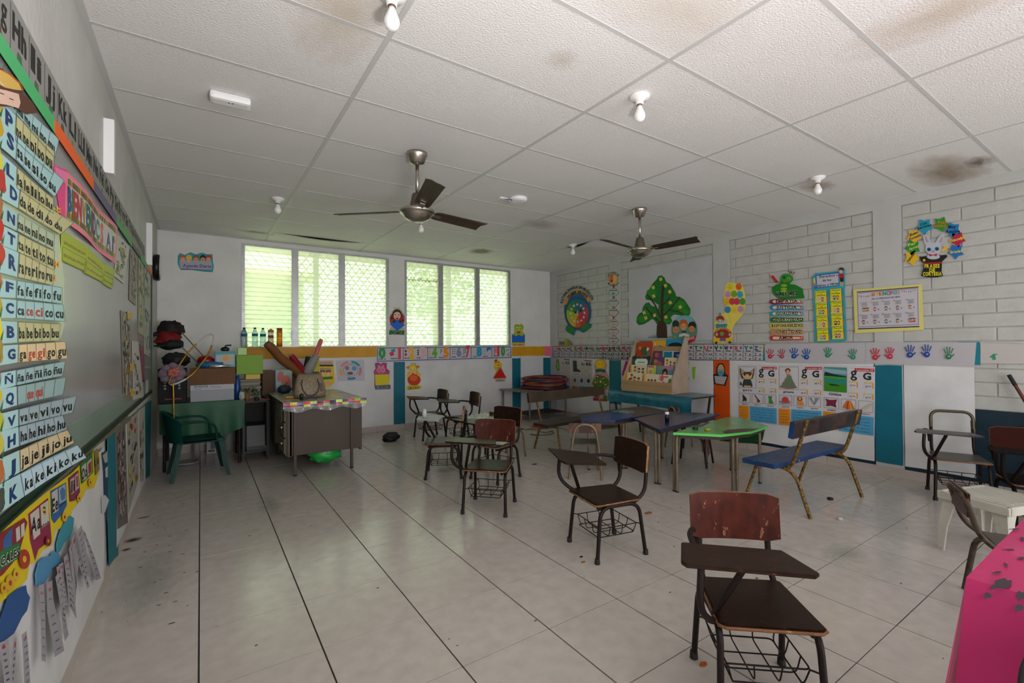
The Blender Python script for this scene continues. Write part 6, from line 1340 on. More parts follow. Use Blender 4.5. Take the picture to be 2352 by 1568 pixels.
poly_table('navy blue topped table behind the green one', [(3.375, 2.675), (3.46, 2.70), (4.655, 2.90), (4.60, 3.00), (4.42, 3.335), (3.69, 3.24)], .53, m_bl, m_ble, [(3.50, 2.80, 2), (3.76, 3.16, 1), (4.52, 2.97, 1), (4.36, 3.24, 2)], m_bt)
dT = poly_table('dark grey-blue table in front of the brown bench', [(3.18, 3.48), (3.45, 3.27), (4.40, 3.345), (4.56, 3.85), (3.45, 3.81)], .53, m_db, m_ble, [(3.32, 3.52, 1), (3.66, 3.34, 2), (4.34, 3.42, 2), (4.44, 3.76, 1)], m_bt)
cx, cy = dT.location.x, dT.location.y
MB().prism([(x - cx, y - cy) for x, y in [(3.20, 3.48), (3.45, 3.285), (3.72, 3.31), (3.98, 3.50), (3.70, 3.72), (3.40, 3.62)]], .5302, .5312, mat((.012, .05, .20), .25, name='blue_laminate', var=.2, scale=5)).build('blue_patch', dT)
o = MB().prism([(3.865, 3.727), (4.058, 3.709), (4.053, 3.548), (3.87, 3.526)], .5315, .536, mat((.28, .32, .30), .35, name='book_cover', var=.5, scale=14, col2=(.10, .22, .24), lo=.45, hi=.55)).build('open_book'); tag(o, 'worn picture book lying on the dark grey-blue table', 'book')
q_ = onz(1532, 968, .53); o = thing('glue_bottle', 'dark blue bottle with a white cap on the navy table', 'bottle', (q_.x, q_.y, .5302))
MB().lathe([(0, 0), (.02, 0), (.02, .06), (.014, .07), (0, .07)], mat('#0c1428', .3), 14).build('bottle_body', o); MB().lathe([(0, .07), (.019, .07), (.019, .095), (0, .095)], m_pl, 14).build('cap', o)
for u, v, c, lab in ((1597, 985, '#143818', 'small dark green box lid on the green table'), (1625, 988, '#a8981c', 'yellow bottle cap on the green table')):
    q_ = onz(u, v, .532); o = MB().lathe([(0, 0), (.024, 0), (.024, .018), (.02, .022), (0, .022)], mat(c, .4), 14 if c != '#143818' else 6).build('plastic_disc'); tag(o, lab, 'bottle cap'); o.location = (q_.x, q_.y, .5305)

# ---- table with blue plastic and the book rack
t = thing('book_table', 'low table covered in blue plastic under the book rack', 'table', (5.18, 4.10, 0))
MB().box((-.27, -.66, .615), (.27, .64, .64), mat((.05, .035, .02), .5), bev=.003).build('tabletop', t)
for sx in (-1, 1):
    for sy in (-1, 1): MB().tube([(sx * .24, sy * .60, .62), (sx * .22, sy * .52, 0)], .014, m_dk, 8).build('leg', t)
MB().box((-.25, -.6, .50), (-.235, .58, .62), mat((.045, .04, .025), .5)).build('apron', t)
m_bpl = mat((.012, .13, .19), .22, name='blue_plastic_film', var=.3, scale=9, spec=.6, bump=.7, bscale=16)
def cloth_fn(u, v):  # wraps over the front edge
    y = -.70 + 1.38 * u; s = v * .74
    if s < .56: x, z = .275 - s, .645 + .002 * sin(y * 30)
    else: x, z = -.287 - .012 * abs(sin(y * 14)) - .01, .645 - (s - .56) * (.9 + .5 * (1 if u < .2 else 0))
    return (x, y, z)
MB().grid(cloth_fn, 34, 12, m_bpl).build('plastic_cover', t)
RK = thing('book_rack', 'pale wooden stepped book rack displaying picture books', 'book rack', (4.93, 4.12, .649), rz=radians(6))
m_pw = mat((.40, .26, .13), .5, name='pale_pine', var=.2, scale=5, stretch=(1, .2, 3)); m_ps = mat((.42, .32, .24), .5, name='pale_side_board', var=.12, scale=7, bump=.3, bscale=20)
for y in (-.385, .365):
    MB().prism([(0, 0), (.40, 0), (.40, .72), (.34, .74), (.02, .19), (0, .15)], y, y + .018, m_ps, M=Matrix(((1, 0, 0, 0), (0, 0, 1, 0), (0, 1, 0, 0), (0, 0, 0, 1)))).build('side_panel', RK)
MB().box((-.012, -.385, 0), (.0, .383, .15), m_pw, bev=.003).build('front_board', RK)
MB().box((.39, -.367, 0), (.40, .365, .70), m_pw).build('back_panel', RK)
tier = []
for k in range(5):
    x0 = .012 + k * .072; zt = .115 + k * .115
    MB().box((x0 + .01, -.367, zt - .06), (x0 + .07, .365, zt - .05), m_pw).build('shelf', RK)
    if k: MB().box((x0, -.367, zt - .06), (x0 + .008, .365, zt - .012 if k < 4 else zt + .04), m_pw).build('shelf_lip', RK)
    tier.append((x0 + .018, zt - .048))
def book(k, f0, f1, hh, c, deco, lab):
    x0, z0 = tier[k]; y1 = .355 - f0 * .71; y0 = .355 - f1 * .71; b = MB(); ca = .16
    M_ = RK.matrix_basis @ Matrix.Translation((x0, 0, z0)) @ Matrix.Rotation(ca, 4, 'Y')
    r = random.Random(lab)
    b.box((0, y0, 0), (.012, y1, hh), pm('#8a8478')); b.box((-.0015, y0 - .001, 0), (0, y1 + .001, hh + .001), pm(c)); b.box((.012, y0 - .001, 0), (.0135, y1 + .001, hh + .001), pm(c))
    w = y1 - y0; lay = -.0018
    for kind, a, b_, w_, h_, col in deco:
        yc = y1 - a * w; zc = b_ * hh
        if kind == 'r': pts = [(yc - w_ * w / 2, zc - h_ * hh / 2), (yc + w_ * w / 2, zc - h_ * hh / 2), (yc + w_ * w / 2, zc + h_ * hh / 2), (yc - w_ * w / 2, zc + h_ * hh / 2)]
        else: pts = [(yc + w_ * w / 2 * cos(t_), zc + h_ * hh / 2 * sin(t_)) for t_ in [2 * pi * i / 12 for i in range(12)]]
        lay -= .00025; b.add([(lay, y, z_) for y, z_ in pts][::-1], [tuple(range(len(pts)))], pm(col))
    me = b.build('picture_book'); me.matrix_world = M_; tag(me, lab, 'book', 'picture books on the rack')
kids = lambda *ps: [q for (a, b_, c) in ps for q in (('e', a, b_ + .06, .15, .24, '#24140e'), ('e', a, b_, .11, .17, '#a86c44'), ('r', a, b_ - .16, .14, .14, c))]
book(0, .0, .37, .19, '#a89c7c', [('r', .05, .5, .10, 1, '#b8801c')] + kids((.35, .72, '#8a3c2c'), (.25, .42, '#6a3c5c'), (.55, .55, '#2c5a3c'), (.8, .5, '#5a2c2c')), 'cream picture book with yellow spine, bottom row at the left')
book(0, .40, .73, .18, '#a89c84', [('r', .07, .5, .14, 1, '#b8801c')] + kids((.35, .45, '#8a4c2c'), (.55, .45, '#2c3c5a'), (.78, .45, '#5c2c5c')), 'cream picture book with three children, middle of bottom row')
book(0, .74, 1., .18, '#a39c98', [('r', .4, .85, .6, .1, '#a03c2c'), ('e', .85, .5, .3, .5, '#4c6a2c'), ('e', .35, .3, .3, .4, '#4a1c1c'), ('e', .2, .75, .3, .5, '#a0443c')], 'white picture book with red lettering, bottom row at the right')
book(1, .03, .40, .18, '#a39a80', [('r', .05, .5, .10, 1, '#b8801c')] + kids((.30, .72, '#8a3c2c'), (.55, .6, '#3c5a6a'), (.8, .6, '#4a3c2c')), 'cream picture book with yellow spine, second row at the left')
book(1, .42, .60, .18, '#a09060', [('r', .85, .5, .25, 1, '#7c9c1c'), ('r', .4, .9, .7, .15, '#8a4c6a'), ('e', .4, .5, .4, .3, '#a0683c')], 'green edged picture book in the second row')
book(1, .62, .98, .18, '#4c6470', [('r', .65, .85, .6, .3, '#8a5c74'), ('e', .2, .85, .25, .3, '#4c7a2c'), ('e', .5, .5, .32, .6, '#14100e'), ('e', .5, .42, .18, .3, '#9a6444'), ('e', .5, .15, .5, .3, '#9a9aa0')], 'grey-blue picture book with a dark haired girl, second row')
book(2, .02, .42, .18, '#1c3c2c', [('e', .5, .55, .75, .8, '#a3aaa0'), ('r', .5, .88, .5, .1, '#14241c'), ('r', .5, .55, .4, .05, '#2c3c34'), ('e', .1, .9, .25, .3, '#0c2414'), ('e', .9, .9, .25, .3, '#0c2414')], 'dark green picture book with a white oval, third row')
book(2, .46, .72, .17, '#4a2c3c', [('e', .5, .5, .7, .5, '#7a3c50'), ('e', .3, .7, .3, .3, '#8a5c3c')], 'plum coloured picture book in the third row')
book(2, .73, .98, .17, '#a39878', kids((.2, .7, '#8a5c2c'), (.5, .55, '#3c4a6a'), (.8, .5, '#7a2c2c')), 'cream picture book with small children, third row at the right')
book(3, .04, .40, .26, '#8a2c14', [('e', .5, .55, .5, .5, '#3c3c1c'), ('e', .7, .62, .15, .25, '#a8a090'), ('e', .75, .4, .2, .4, '#2c5a5c'), ('e', .2, .7, .2, .2, '#a0641c'), ('r', .5, .1, .6, .05, '#a8907c')], 'tall red-brown picture book in the fourth row')
book(3, .43, .62, .14, '#4c2c3c', [('e', .4, .6, .5, .5, '#8a3c3c'), ('e', .7, .5, .3, .5, '#2c3c6a')], 'small purple picture book in the fourth row')
book(3, .64, .84, .14, '#98a0a0', [('r', .5, .52, .88, .86, '#0c5a70')], 'teal picture book with a white edge, fourth row')
book(3, .85, 1., .14, '#98a0a4', [('r', .5, .52, .86, .86, '#12244c'), ('e', .6, .6, .3, .3, '#5c7a9c')], 'navy picture book at the right of the fourth row')
book(4, .07, .30, .16, '#5c4c3c', [('e', .5, .6, .6, .5, '#7a6a54')], 'faded brown picture book, top row at the left')
book(4, .33, .63, .17, '#a8801c', [('e', .6, .35, .4, .5, '#4c5a1c'), ('e', .6, .3, .2, .3, '#5c4c2c'), ('e', .2, .7, .2, .3, '#b89c4c')], 'golden picture book with a green tortoise, top row')
book(4, .65, .98, .19, '#146a8c', [('e', .55, .45, .95, .6, '#0c120e'), ('r', .5, .1, .9, .2, '#0c120e'), ('e', .6, .12, .3, .2, '#a87c64')], 'blue picture book with a dark hill, top row at the right')

# ---- hula hoops on the corner table
t = thing('corner_table', 'narrow patterned table in the far right corner under the hoops', 'table', (4.90, 6.56, 0))
MB().box((-.56, -.27, .515), (.58, .29, .535), mat((.30, .29, .25), .35, name='patterned_oilcloth', var=.6, scale=30, col2=(.07, .09, .06), lo=.45, hi=.55), bev=.003).build('tabletop', t)
for x in (-.50, -.28, .52):
    for y in (-.23, .25):
        if x == -.50 and y < 0 or x == -.28 and y > 0: continue
        MB().tube([(x, y, .515), (x, y, 0)], .016, m_bt, 8).build('leg', t)
MB().box((-.3, -.24, .10), (.5, .24, .115), mat((.05, .035, .028), .6)).build('low_shelf', t)
hc = [('#3c1420', 'dark maroon'), ('#7a1428', 'crimson'), ('#142c4c', 'navy'), ('#8a8c2c', 'lime'), ('#8a1c1c', 'red'), ('#3c3440', 'grey'), ('#9a3c1c', 'orange-red'), ('#4a1c3c', 'purple')]
for k, (c, nm) in enumerate(hc):
    R_ = .40 - .012 * (k % 3) - (.06 if k in (3, 6) else 0); a = k * 1.1; rr = random.Random(k)
    m_ = mat(tuple(x * 1.2 for x in hx(c)), .3, name='hoop_' + nm); mb = MB(); tz = .045 if k > 4 else .0
    pts = [(R_ * cos(t_), R_ * sin(t_), tz * sin(t_ + a) * (R_)) for t_ in [2 * pi * i / 44 for i in range(44)]]
    o = mb.tube(pts, .0135, m_, 7, closed=True).build('hula_hoop'); o.location = (5.04 + rr.uniform(-.03, .03), 6.46 + rr.uniform(-.015, .015), .547 + k * .022 + tz * .4)
    tag(o, '%s hula hoop in the pile, %s' % (nm, ('lowest of all', 'second from the bottom', 'under the lime one', 'with a smaller ring, fourth up', 'above the lime one', 'tilted over the red one', 'small, tilted near the top', 'topmost of the pile')[k]), 'hula hoop', 'hula hoops piled on the corner table')

# ---- foil covered table behind the chairs
t = thing('small_table', 'low table under shiny patterned foil behind the tablet chairs', 'table', (2.66, 4.47, 0), rz=.35)
MB().grid(lambda u, v: (-.24 + .48 * u, -.22 + .44 * v, .49 + .006 * sin(u * 40) * cos(v * 31)), 24, 20, mat((.48, .50, .44), .15, .35, name='foil_cloth', var=.5, scale=30, bump=.8, bscale=30)).build('foil_cover', t)
MB().box((-.23, -.21, .455), (.23, .21, .483), m_lw).build('tabletop', t)
for sx in (-1, 1):
    for sy in (-1, 1): MB().tube([(sx * .2, sy * .18, .455), (sx * .21, sy * .19, 0)], .012, m_dk, 8).build('leg', t)

# ================================================================== WHITE STOOL, PINK TABLE
m_ws = mat((.50, .48, .42), .45, name='grubby_white_plastic', var=.15, scale=6, col2=(.28, .25, .19), lo=.60, hi=.75)
S = thing('plastic_stool', 'grubby white slatted plastic stool at the right', 'stool', (3.955, .69, 0), rz=radians(-19)); zt = .365
MB().box((-.19, -.155, zt - .012), (.19, .155, zt - .004), m_ws, bev=.003).build('seat_panel', S)
# top ribs (slots between)
for k in range(9):
    x = -.165 + k * .0405; MB().box((x, -.14, zt - .004), (x + .031, .14, zt), m_ws, M=None, bev=.002).build('slat', S)
fr = MB(); 
for a, b in (((-.20, -.175), (.20, -.150)), ((-.20, .150), (.20, .175)), ((-.205, -.175), (-.178, .175)), ((.178, -.175), (.205, .175))): fr.box((a[0], a[1], zt - .05), (b[0], b[1], zt), m_ws, bev=.006)
fr.build('rim', S)
for sx in (-1, 1):
    for sy in (-1, 1):
        vs = []; ts = [(zt - .03, 1., .085), (zt - .10, 1.03, .06), (.15, 1.10, .045), (.0, 1.13, .034)]
        for z, f_, w in ts:
            X, Y = sx * .185 * f_, sy * .155 * f_
            vs += [(X, Y, z), (X - sx * w, Y, z), (X - sx * w, Y - sy * .012, z), (X - sx * .012, Y - sy * .012, z), (X - sx * .012, Y - sy * w, z), (X, Y - sy * w, z)]
        fs = [((r_ * 6 + k), (r_ * 6 + (k + 1) % 6), ((r_ + 1) * 6 + (k + 1) % 6), ((r_ + 1) * 6 + k)) for r_ in range(3) for k in range(6)] + [(18, 19, 20, 21, 22, 23)]
        MB().add(vs, fs, m_ws).build('leg', S)
m_pk = mat((.42, .010, .105), .4, name='magenta_plastic_cloth', var=.08, scale=2, bump=.25, bscale=8, col2=(.50, .05, .16), lo=.55, hi=.75)
PT = thing('covered_table', 'table under a magenta plastic cloth at the lower right edge', 'table', (2.3, -.25, 0)); zt = .70
MB().box((-.72, -.55, zt - .03), (.72, .55, zt - .004), m_lw).build('tabletop', PT)
for sx in (-1, 1):
    for sy in (-1, 1): MB().box((sx * .66 - .02, sy * .5 - .02, 0), (sx * .66 + .02, sy * .5 + .02, zt - .03), m_lw).build('leg', PT)
cl = MB(); nx_, ny_ = 36, 30
def cloth(u, v):
    return (-.735 + 1.47 * u, -.57 + 1.145 * v, zt + .001 + .0025 * sin(u * 23) * sin(v * 17))
cl.grid(cloth, nx_, ny_, m_pk)
def drop_left(u, v):   # left side, y along u, falls with folds
    y = -.57 + 1.145 * u; f = v; k = .035 * f * sin(y * 16 + 1) + .02 * f * sin(y * 37); return (-.735 - .015 * f - .10 * f * u * u - abs(k), y + .02 * f * u, zt + .001 - .50 * f)
cl.grid(lambda u, v: drop_left(u, 1 - v), 40, 12, m_pk)
def drop_far(u, v):
    x = -.735 + 1.47 * u; f = v; k = .03 * f * sin(x * 15) ; return (x - .10 * f * (1 - u) ** 6, .575 + .02 * f + abs(k) * (1 if u > .03 else .3), zt + .001 - .30 * f)
cl.grid(lambda u, v: drop_far(u, v), 40, 10, m_pk)
cl.build('tablecloth', PT)
m_bk = mat((.03, .02, .03), .5, name='dark_smear')
r = random.Random(12)
for k, (u, v, s_) in enumerate(((2300, 1345, 1.), (2268, 1372, .45), (2345, 1372, .6), (2330, 1218, .4), (2318, 1265, .35), (2345, 1285, .35), (2290, 1318, .35), (2310, 1300, .3), (2348, 1240, .4), (2340, 1400, .5))):
    q_ = onz(u, v, zt); a0 = r.uniform(-.6, .4)
    pts = []
    for i in range(10):
        t_ = 2 * pi * i / 10; rx = .06 * s_ * (1 if i % 2 else .6); ry = .014 * s_ * (1 if i % 3 else .5); pts.append((q_.x - 2.3 + rx * cos(t_) * cos(a0) - ry * sin(t_) * sin(a0), q_.y + .25 + rx * cos(t_) * sin(a0) + ry * sin(t_) * cos(a0)))
    MB().add([(x, y, zt + .0045) for x, y in pts], [tuple(range(10))], m_bk).build('scuff', PT)
q_ = onx(2350, 1560, 1.38); o = thing('backpack', 'turquoise and black bag at the lower right corner', 'bag', (q_.x - .07, q_.y - .10, 0))
MB().blob((0, 0, q_.z - .06), (.13, .12, .16), mat((.01, .22, .36), .5, name='turquoise_fabric'), 3, .08).build('bag_body', o)
MB().tube([(-.02 + .12 * cos(t_), .06 + .02 * sin(t_), q_.z - .02 + .10 * sin(t_)) for t_ in [pi * i / 14 for i in range(15)]], .008, m_rub, 7).build('piping', o)
MB().blob((0, 0, .13), (.15, .14, .14), mat((.01, .012, .016), .6, name='black_fabric'), 5, .06).build('bag_base', o)

# ================================================================== FLOOR ODDS AND ENDS
def onfloor(u, v): return onz(u, v, 0)
q_ = onfloor(900, 1014); o = MB().blob((0, 0, .055), (.12, .08, .068), mat((.008, .008, .010), .55, name='black_nylon'), 2, .5, 3, freq=1.8).build('black_bag'); tag(o, 'crumpled black bag on the floor right of the steel desk', 'bag'); o.location = (q_.x, q_.y + .05, 0)
for u, v, c, lab, r_ in ((1907, 1147, '#14161c', 'black bottle cap on the floor in front of the blue bench', .022), (1929, 1193, '#b8b8b4', 'white bottle cap on the floor nearer the camera', .02)):
    q_ = onfloor(u, v); o = MB().lathe([(0, 0), (r_, 0), (r_, .012), (r_ * .9, .016), (0, .016)], mat(c, .4), 18).build('plastic_disc'); tag(o, lab, 'bottle cap'); o.location = q_
for k, (u, v, c, s_, lab) in enumerate(((1615, 1526, '#a8581c', .016, 'orange peel scrap beside the nearest chair leg'), (1228, 1066, '#1c3468', .028, 'blue paper scrap left of the dark chair tablet'), (1340, 1291, '#8a6430', .012, 'tan crumb on the floor left of the second chair leg'),
                                        (1335, 1279, '#1c1410', .01, 'dark crumb beside the dark tablet chair'), (1490, 1178, '#8a5c3c', .03, 'thin brown splinter on the floor near the table legs'))):
    q_ = onfloor(u, v); r = random.Random(k); mb = MB(); pts = [(s_ * (1 + .4 * r.random()) * cos(t_), s_ * .6 * (1 + .5 * r.random()) * sin(t_)) for t_ in [2 * pi * i / 7 for i in range(7)]]
    mb.prism(pts, .0, .004, mat(c, .6)); o = mb.build('floor_scrap'); tag(o, lab, 'scrap'); o.location = q_
sp = MB(); r = random.Random(9)
for k in range(130):
    x, y = r.uniform(-.2, 4.5), r.uniform(.5, 5.5)
    if r.random() < .35: x, y = r.uniform(-.4, .0), r.uniform(2.8, 5)
    s_ = r.uniform(.002, .007); a = r.uniform(0, 3); l = r.uniform(1, 2.6)
    sp.add([(x + s_ * l * cos(a + t_) , y + s_ * sin(a + t_), .0007) for t_ in (0, 1.2, 2.4, 3.6, 4.8)], [(0, 1, 2, 3, 4)], mat((.07, .06, .05), .8, name='grit'))
o = sp.build('floor_grit', floor); o['kind'] = 'stuff'
for k, (u, v, rx, ry) in enumerate(((330, 1188, .05, .02), (305, 1240, .06, .05), (290, 1262, .03, .03))):
    q_ = onfloor(u, v); blotch(q_.x, q_.y, rx, ry, (.05, .03, .015), parent=floor, z=.0008, hi=.95, sc=14, name='floor_stain')
for u, v, rx, ry in ((340, 1340, .16, .5), (620, 1160, .1, .3), (1020, 1080, .12, .12), (1940, 1270, .2, .12)):
    q_ = onfloor(u, v); blotch(q_.x, q_.y, rx, ry, (.32, .36, .32), parent=floor, z=.0006, hi=.35, sc=5, name='floor_stain')
q_ = onfloor(1248, 981); o = MB().grid(lambda u, v: (q_.x - .16 + .34 * u, q_.y - .12 + .25 * v, .012 + .010 * sin(u * 9) * sin(v * 7)), 8, 6, mat('#c83c14', .4), True).build('orange_bag'); tag(o, 'flattened orange plastic bag on the floor under the brown bench', 'bag')
q_ = onfloor(1385, 978); o = MB().grid(lambda u, v: (q_.x - .3 + .5 * u, q_.y - .2 + .4 * v, .012 + .010 * sin(u * 11) * sin(v * 9)), 8, 6, mat('#142c3c', .35), True).build('plastic_film'); tag(o, 'dark blue plastic on the floor behind the small chair', 'plastic sheet')
pts = [onfloor(*p) for p in ((1205, 988), (1222, 986), (1250, 994), (1268, 991), (1270, 996), (1245, 1000), (1218, 998), (1235, 1001))]
o = MB().tube([(p.x, p.y, .006) for p in spath(pts, 5)], .005, mat((.03, .045, .03), .6), 5).build('string'); tag(o, 'tangled dark string on the floor left of the bench leg', 'string')
pts = [onfloor(*p) for p in ((1275, 982), (1290, 984), (1310, 990), (1325, 988))]
o = MB().tube([(p.x, p.y, .006) for p in spath(pts, 5)], .004, mat((.20, .04, .05), .6), 5).build('string'); tag(o, 'thin red string on the floor under the brown bench', 'string')
b = Board('R', .0175); b.base([(1640, 1003), (1700, 992), (1757, 985), (1752, 1008), (1746, 1019), (1690, 1016), (1655, 1012)], '#0c3418'); b.done('green_paper', 'dark green torn sheet on right wall behind the green table', 'paper')
# bright green tub under the desk is built with the desk
# ================================================================== TEACHER'S DESK AND THE CORNER
D = thing('steel_desk', 'brown-grey steel desk under a plaid plastic cloth', 'desk', (1.04, 5.55, 0))
m_st = mat((.085, .064, .052), .5, .0, spec=.25, name='brown_grey_steel', var=.12, scale=3); m_st2 = mat((.15, .125, .08), .45, name='beige_drawer_steel', var=.1, scale=4)
x0, x1, y0, y1 = -.36, .40, -.53, .70
MB().box((x0, y0, .70), (x1, y1, .73), m_st, bev=.004).build('desktop', D)
MB().box((x0 + .055, y0 + .02, .20), (x1 - .02, y0 + .035, .70), m_st).box((x0 + .03, y0 + .02, .19), (x0 + .075, y0 + .05, .70), m_st, bev=.004).build('end_panel', D)
MB().box((x1 - .02, y0 + .02, .18), (x1 + .0, y1 - .05, .70), m_st).build('modesty_panel', D)
dr = MB().box((x0 + .02, y0 + .05, .20), (x1 - .08, y0 + .42, .70), m_st2).build('drawer_unit', D)
for k in range(3):
    MB().box((x0 + .008, y0 + .065, .22 + k * .16), (x0 + .02, y0 + .405, .365 + k * .16), m_st2, bev=.003).box((x0 - .004, y0 + .18, .30 + k * .16), (x0 + .008, y0 + .29, .315 + k * .16), m_nick).build('drawer_front', dr)
MB().box((x0 + .02, y1 - .42, .20), (x1 - .08, y1 - .05, .70), m_st2).build('drawer_unit', D)
for x, y in ((x0 + .10, y0 + .012), (x1 - .11, y0 + .012), (x0 + .10, y1 - .05), (x1 - .11, y1 - .05)):
    MB().box((x - .014, y - .014, .012), (x + .014, y + .014, .70), m_st, bev=.003).lathe([(0, 0), (.018, 0), (.018, .014), (0, .014)], m_rub, 10, Matrix.Translation((x, y, 0))).build('leg', D)
# plaid cloth: top sheet, hem of coloured blocks, clear rumpled skirt
m_cl = mat((.47, .46, .34), .2, name='patterned_oilcloth2', var=.35, scale=9, spec=.6, col2=(.26, .30, .17), lo=.48, hi=.62, bump=.4, bscale=25)
c = MB()
c.grid(lambda u, v: (x0 - .012 + (x1 - x0 + .03) * u, y0 - .012 + (y1 - y0 + .02) * v, .7325 + .004 * abs(sin(u * 17 + v * 5) * sin(v * 23))), 30, 40, m_cl)
c.build('cloth_top', D)
cols = ['#8c2450', '#a8b028', '#5c4a6e', '#b02c38', '#9fae2c', '#3c2c40', '#a02440', '#2e2430', '#b0c038', '#4a3c70', '#b02444', '#7ca02c', '#3a2c48']
hm = MB(); n = 13; ww = (x1 - x0 + .05) / n
for k in range(n):
    xa = x0 - .012 + k * ww
    for j in range(2):
        z1 = .735 - .028 * j; cc = cols[k] if j == 0 else cols[(k + 5) % 13]
        hm.add([(xa, y0 - .014 - .004 * (k % 2), z1), (xa, y0 - .018 - .006 * (k % 2), z1 - .028), (xa + ww, y0 - .018 - .006 * ((k + 1) % 2), z1 - .028), (xa + ww, y0 - .014 - .004 * ((k + 1) % 2), z1)], [(0, 1, 2, 3)], pm(cc, .25))
hm.build('cloth_hem', D)
m_pf = bpy.data.materials.new('clear_film'); m_pf.use_nodes = True; nt = m_pf.node_tree; b_ = nt.nodes['Principled BSDF']; b_.inputs['Base Color'].default_value = (.5, .5, .48, 1); b_.inputs['Roughness'].default_value = .12; b_.inputs['Alpha'].default_value = .35
MB().grid(lambda u, v: (x0 - .014 + (x1 - x0 + .04) * u, y0 - .022 - .01 * abs(sin(u * 30)) * v, .69 - (.03 + .03 * sin(u * 9) ** 2) * v), 50, 3, m_pf).build('film_skirt', D)
MB().grid(lambda u, v: (x0 - .016 - .012 * abs(sin(u * 40)) * v, y0 + .35 * u, .725 - (.10 + .09 * sin(u * 7 + 1) ** 2) * v), 40, 5, mat((.20, .19, .14), .2, name='rumpled_film', var=.5, scale=22)).build('film_skirt', D)
o = MB().blob((1.10, 5.20, .16), (.16, .12, .10), mat((.02, .42, .07), .35, name='green_plastic_bag'), 6, .35, 3, freq=2.2).build('green_bag'); tag(o, 'bright green plastic bag hanging under the steel desk', 'bag')
def px_box(u0, v0, u1, v1, Y):
    a, b = ony(u0, v1, Y), ony(u1, v0, Y); return a.x, b.x, a.z, b.z
# handbag
Yh = 5.42; xa, xb, za, zb = px_box(673, 858, 748, 905, Yh); HB = thing('handbag', 'beige patterned handbag standing on the desk', 'handbag', ((xa + xb) / 2, Yh, .739)); w = (xb - xa) / 2; hh = zb - .735
m_hb = mat((.30, .235, .15), .5, name='monogram_canvas', var=.3, scale=60, col2=(.12, .085, .05), lo=.52, hi=.56); m_hl = mat((.08, .045, .028), .4, name='tan_leather')
hb = MB(); secs_ = [(0, .96, .075), (.04, 1.0, .08), (hh * .5, .92, .065), (hh * .85, .80, .04), (hh, .74, .022)]
vs = []
for z, f_, d in secs_:
    for k in range(16): t_ = 2 * pi * k / 16; e_ = .45; vs.append((w * f_ * math.copysign(abs(cos(t_)) ** e_, cos(t_)), d * math.copysign(abs(sin(t_)) ** e_, sin(t_)), z))
hb.add(vs, [(r_ * 16 + k, r_ * 16 + (k + 1) % 16, (r_ + 1) * 16 + (k + 1) % 16, (r_ + 1) * 16 + k) for r_ in range(4) for k in range(16)] + [tuple(range(16))[::-1], tuple(range(64, 80))], m_hb, True)
hb.build('bag_body', HB)
for s_ in (-1,):
    MB().tube(spath([(-w * .5, -.05, hh * .78), (-w * .55, -.085, hh * .5), (-w * .35, -.095, hh * .18), (0, -.10, hh * .08), (w * .35, -.095, hh * .2), (w * .5, -.085, hh * .5), (w * .42, -.05, hh * .78)]), .0055, m_hl, 7).build('handle', HB)
MB().tube([(-w * .7, 0, hh + .002), (w * .7, 0, hh + .002)], .006, m_hl, 7).build('zip_edge', HB)
MB().box((w * .60, -.085, hh * .25), (w * .72, -.078, hh * .6), m_hl, bev=.002).build('tag', HB)
# things lying on the desk
def desk_item(u, v): return onz(u, v, .739)
q_ = desk_item(655, 903); o = MB().blob((0, 0, .045), (.075, .06, .05), mat((.01, .03, .055), .5, name='navy_fabric'), 8, .3, 3).build('navy_pouch'); tag(o, 'navy blue cloth pouch left of the handbag on the desk', 'pouch'); o.location = (q_.x, q_.y + .06, .738)
q_ = desk_item(674, 913); o = MB().box((-.08, -.025, 0), (.08, .025, .02), mat('#b8862c', .5), bev=.004).build('pencil_case'); tag(o, 'orange-yellow pencil case on the desk in front of the handbag', 'pencil case'); o.location = (q_.x, q_.y, .738)
q_ = desk_item(693, 918); o = MB().lathe([(0, 0), (.018, 0), (.02, .05), (.014, .065), (0, .065)], mat('#0e2a18', .4), 12).build('marker_pot'); tag(o, 'small dark green pot on the desk edge before the handbag', 'pot'); o.location = (q_.x, q_.y, .738)
q_ = desk_item(712, 915); o = MB().tube([(-.07, 0, .008), (.07, .01, .008)], .007, mat('#16305c', .4), 8).build('marker_pen'); tag(o, 'blue marker pen lying on the desk', 'pen'); o.location = (q_.x, q_.y, .738)
# storage box with rolls behind the desk
Y = 6.44
xa, xb, za, zb = px_box(603, 851, 632, 905, Y - .15)
o = MB().box((xa, Y - .15, .70), (xb + .05, Y + .15, zb), mat('#5c4430', .7, var=.15, scale=5), bev=.003).build('brown_box'); tag(o, 'tall brown cardboard box behind the left desk corner', 'box')
sb2 = MB().box((xa + .02, 6.28, 0), (1.30, 6.62, .698), mat((.05, .04, .035), .6), bev=.004).build('low_cabinet'); tag(sb2, 'dark low cabinet behind the steel desk', 'cabinet')
xa, xb, za, zb = px_box(630, 849, 671, 892, Y - .16)
pb = thing('poster_box', 'box printed with red anatomical pictures behind the desk', 'box', ((xa + xb) / 2, Y, .70)); w = (xb - xa) / 2
MB().box((-w, -.16, 0), (w, .12, zb - .70), pm('#7a8c90'), bev=.003).build('carton', pb)
pr = MB(); r = random.Random(4)
for (cx, cz, rx, rz, c_) in ((-.3, .72, .4, .25, '#9a5a58'), (.35, .45, .5, .35, '#a05a48'), (.0, .2, .8, .12, '#8a4c44'), (.4, .3, .3, .2, '#7a2c28'), (-.5, .4, .25, .25, '#8a9ca0')):
    pr.add([(cx * w + rx * w * cos(t_), -.1605 - .0003 * r.random(), (cz + rz * sin(t_)) * (zb - .70)) for t_ in [2 * pi * k / 12 for k in range(12)]], [tuple(range(12))], pm(c_))
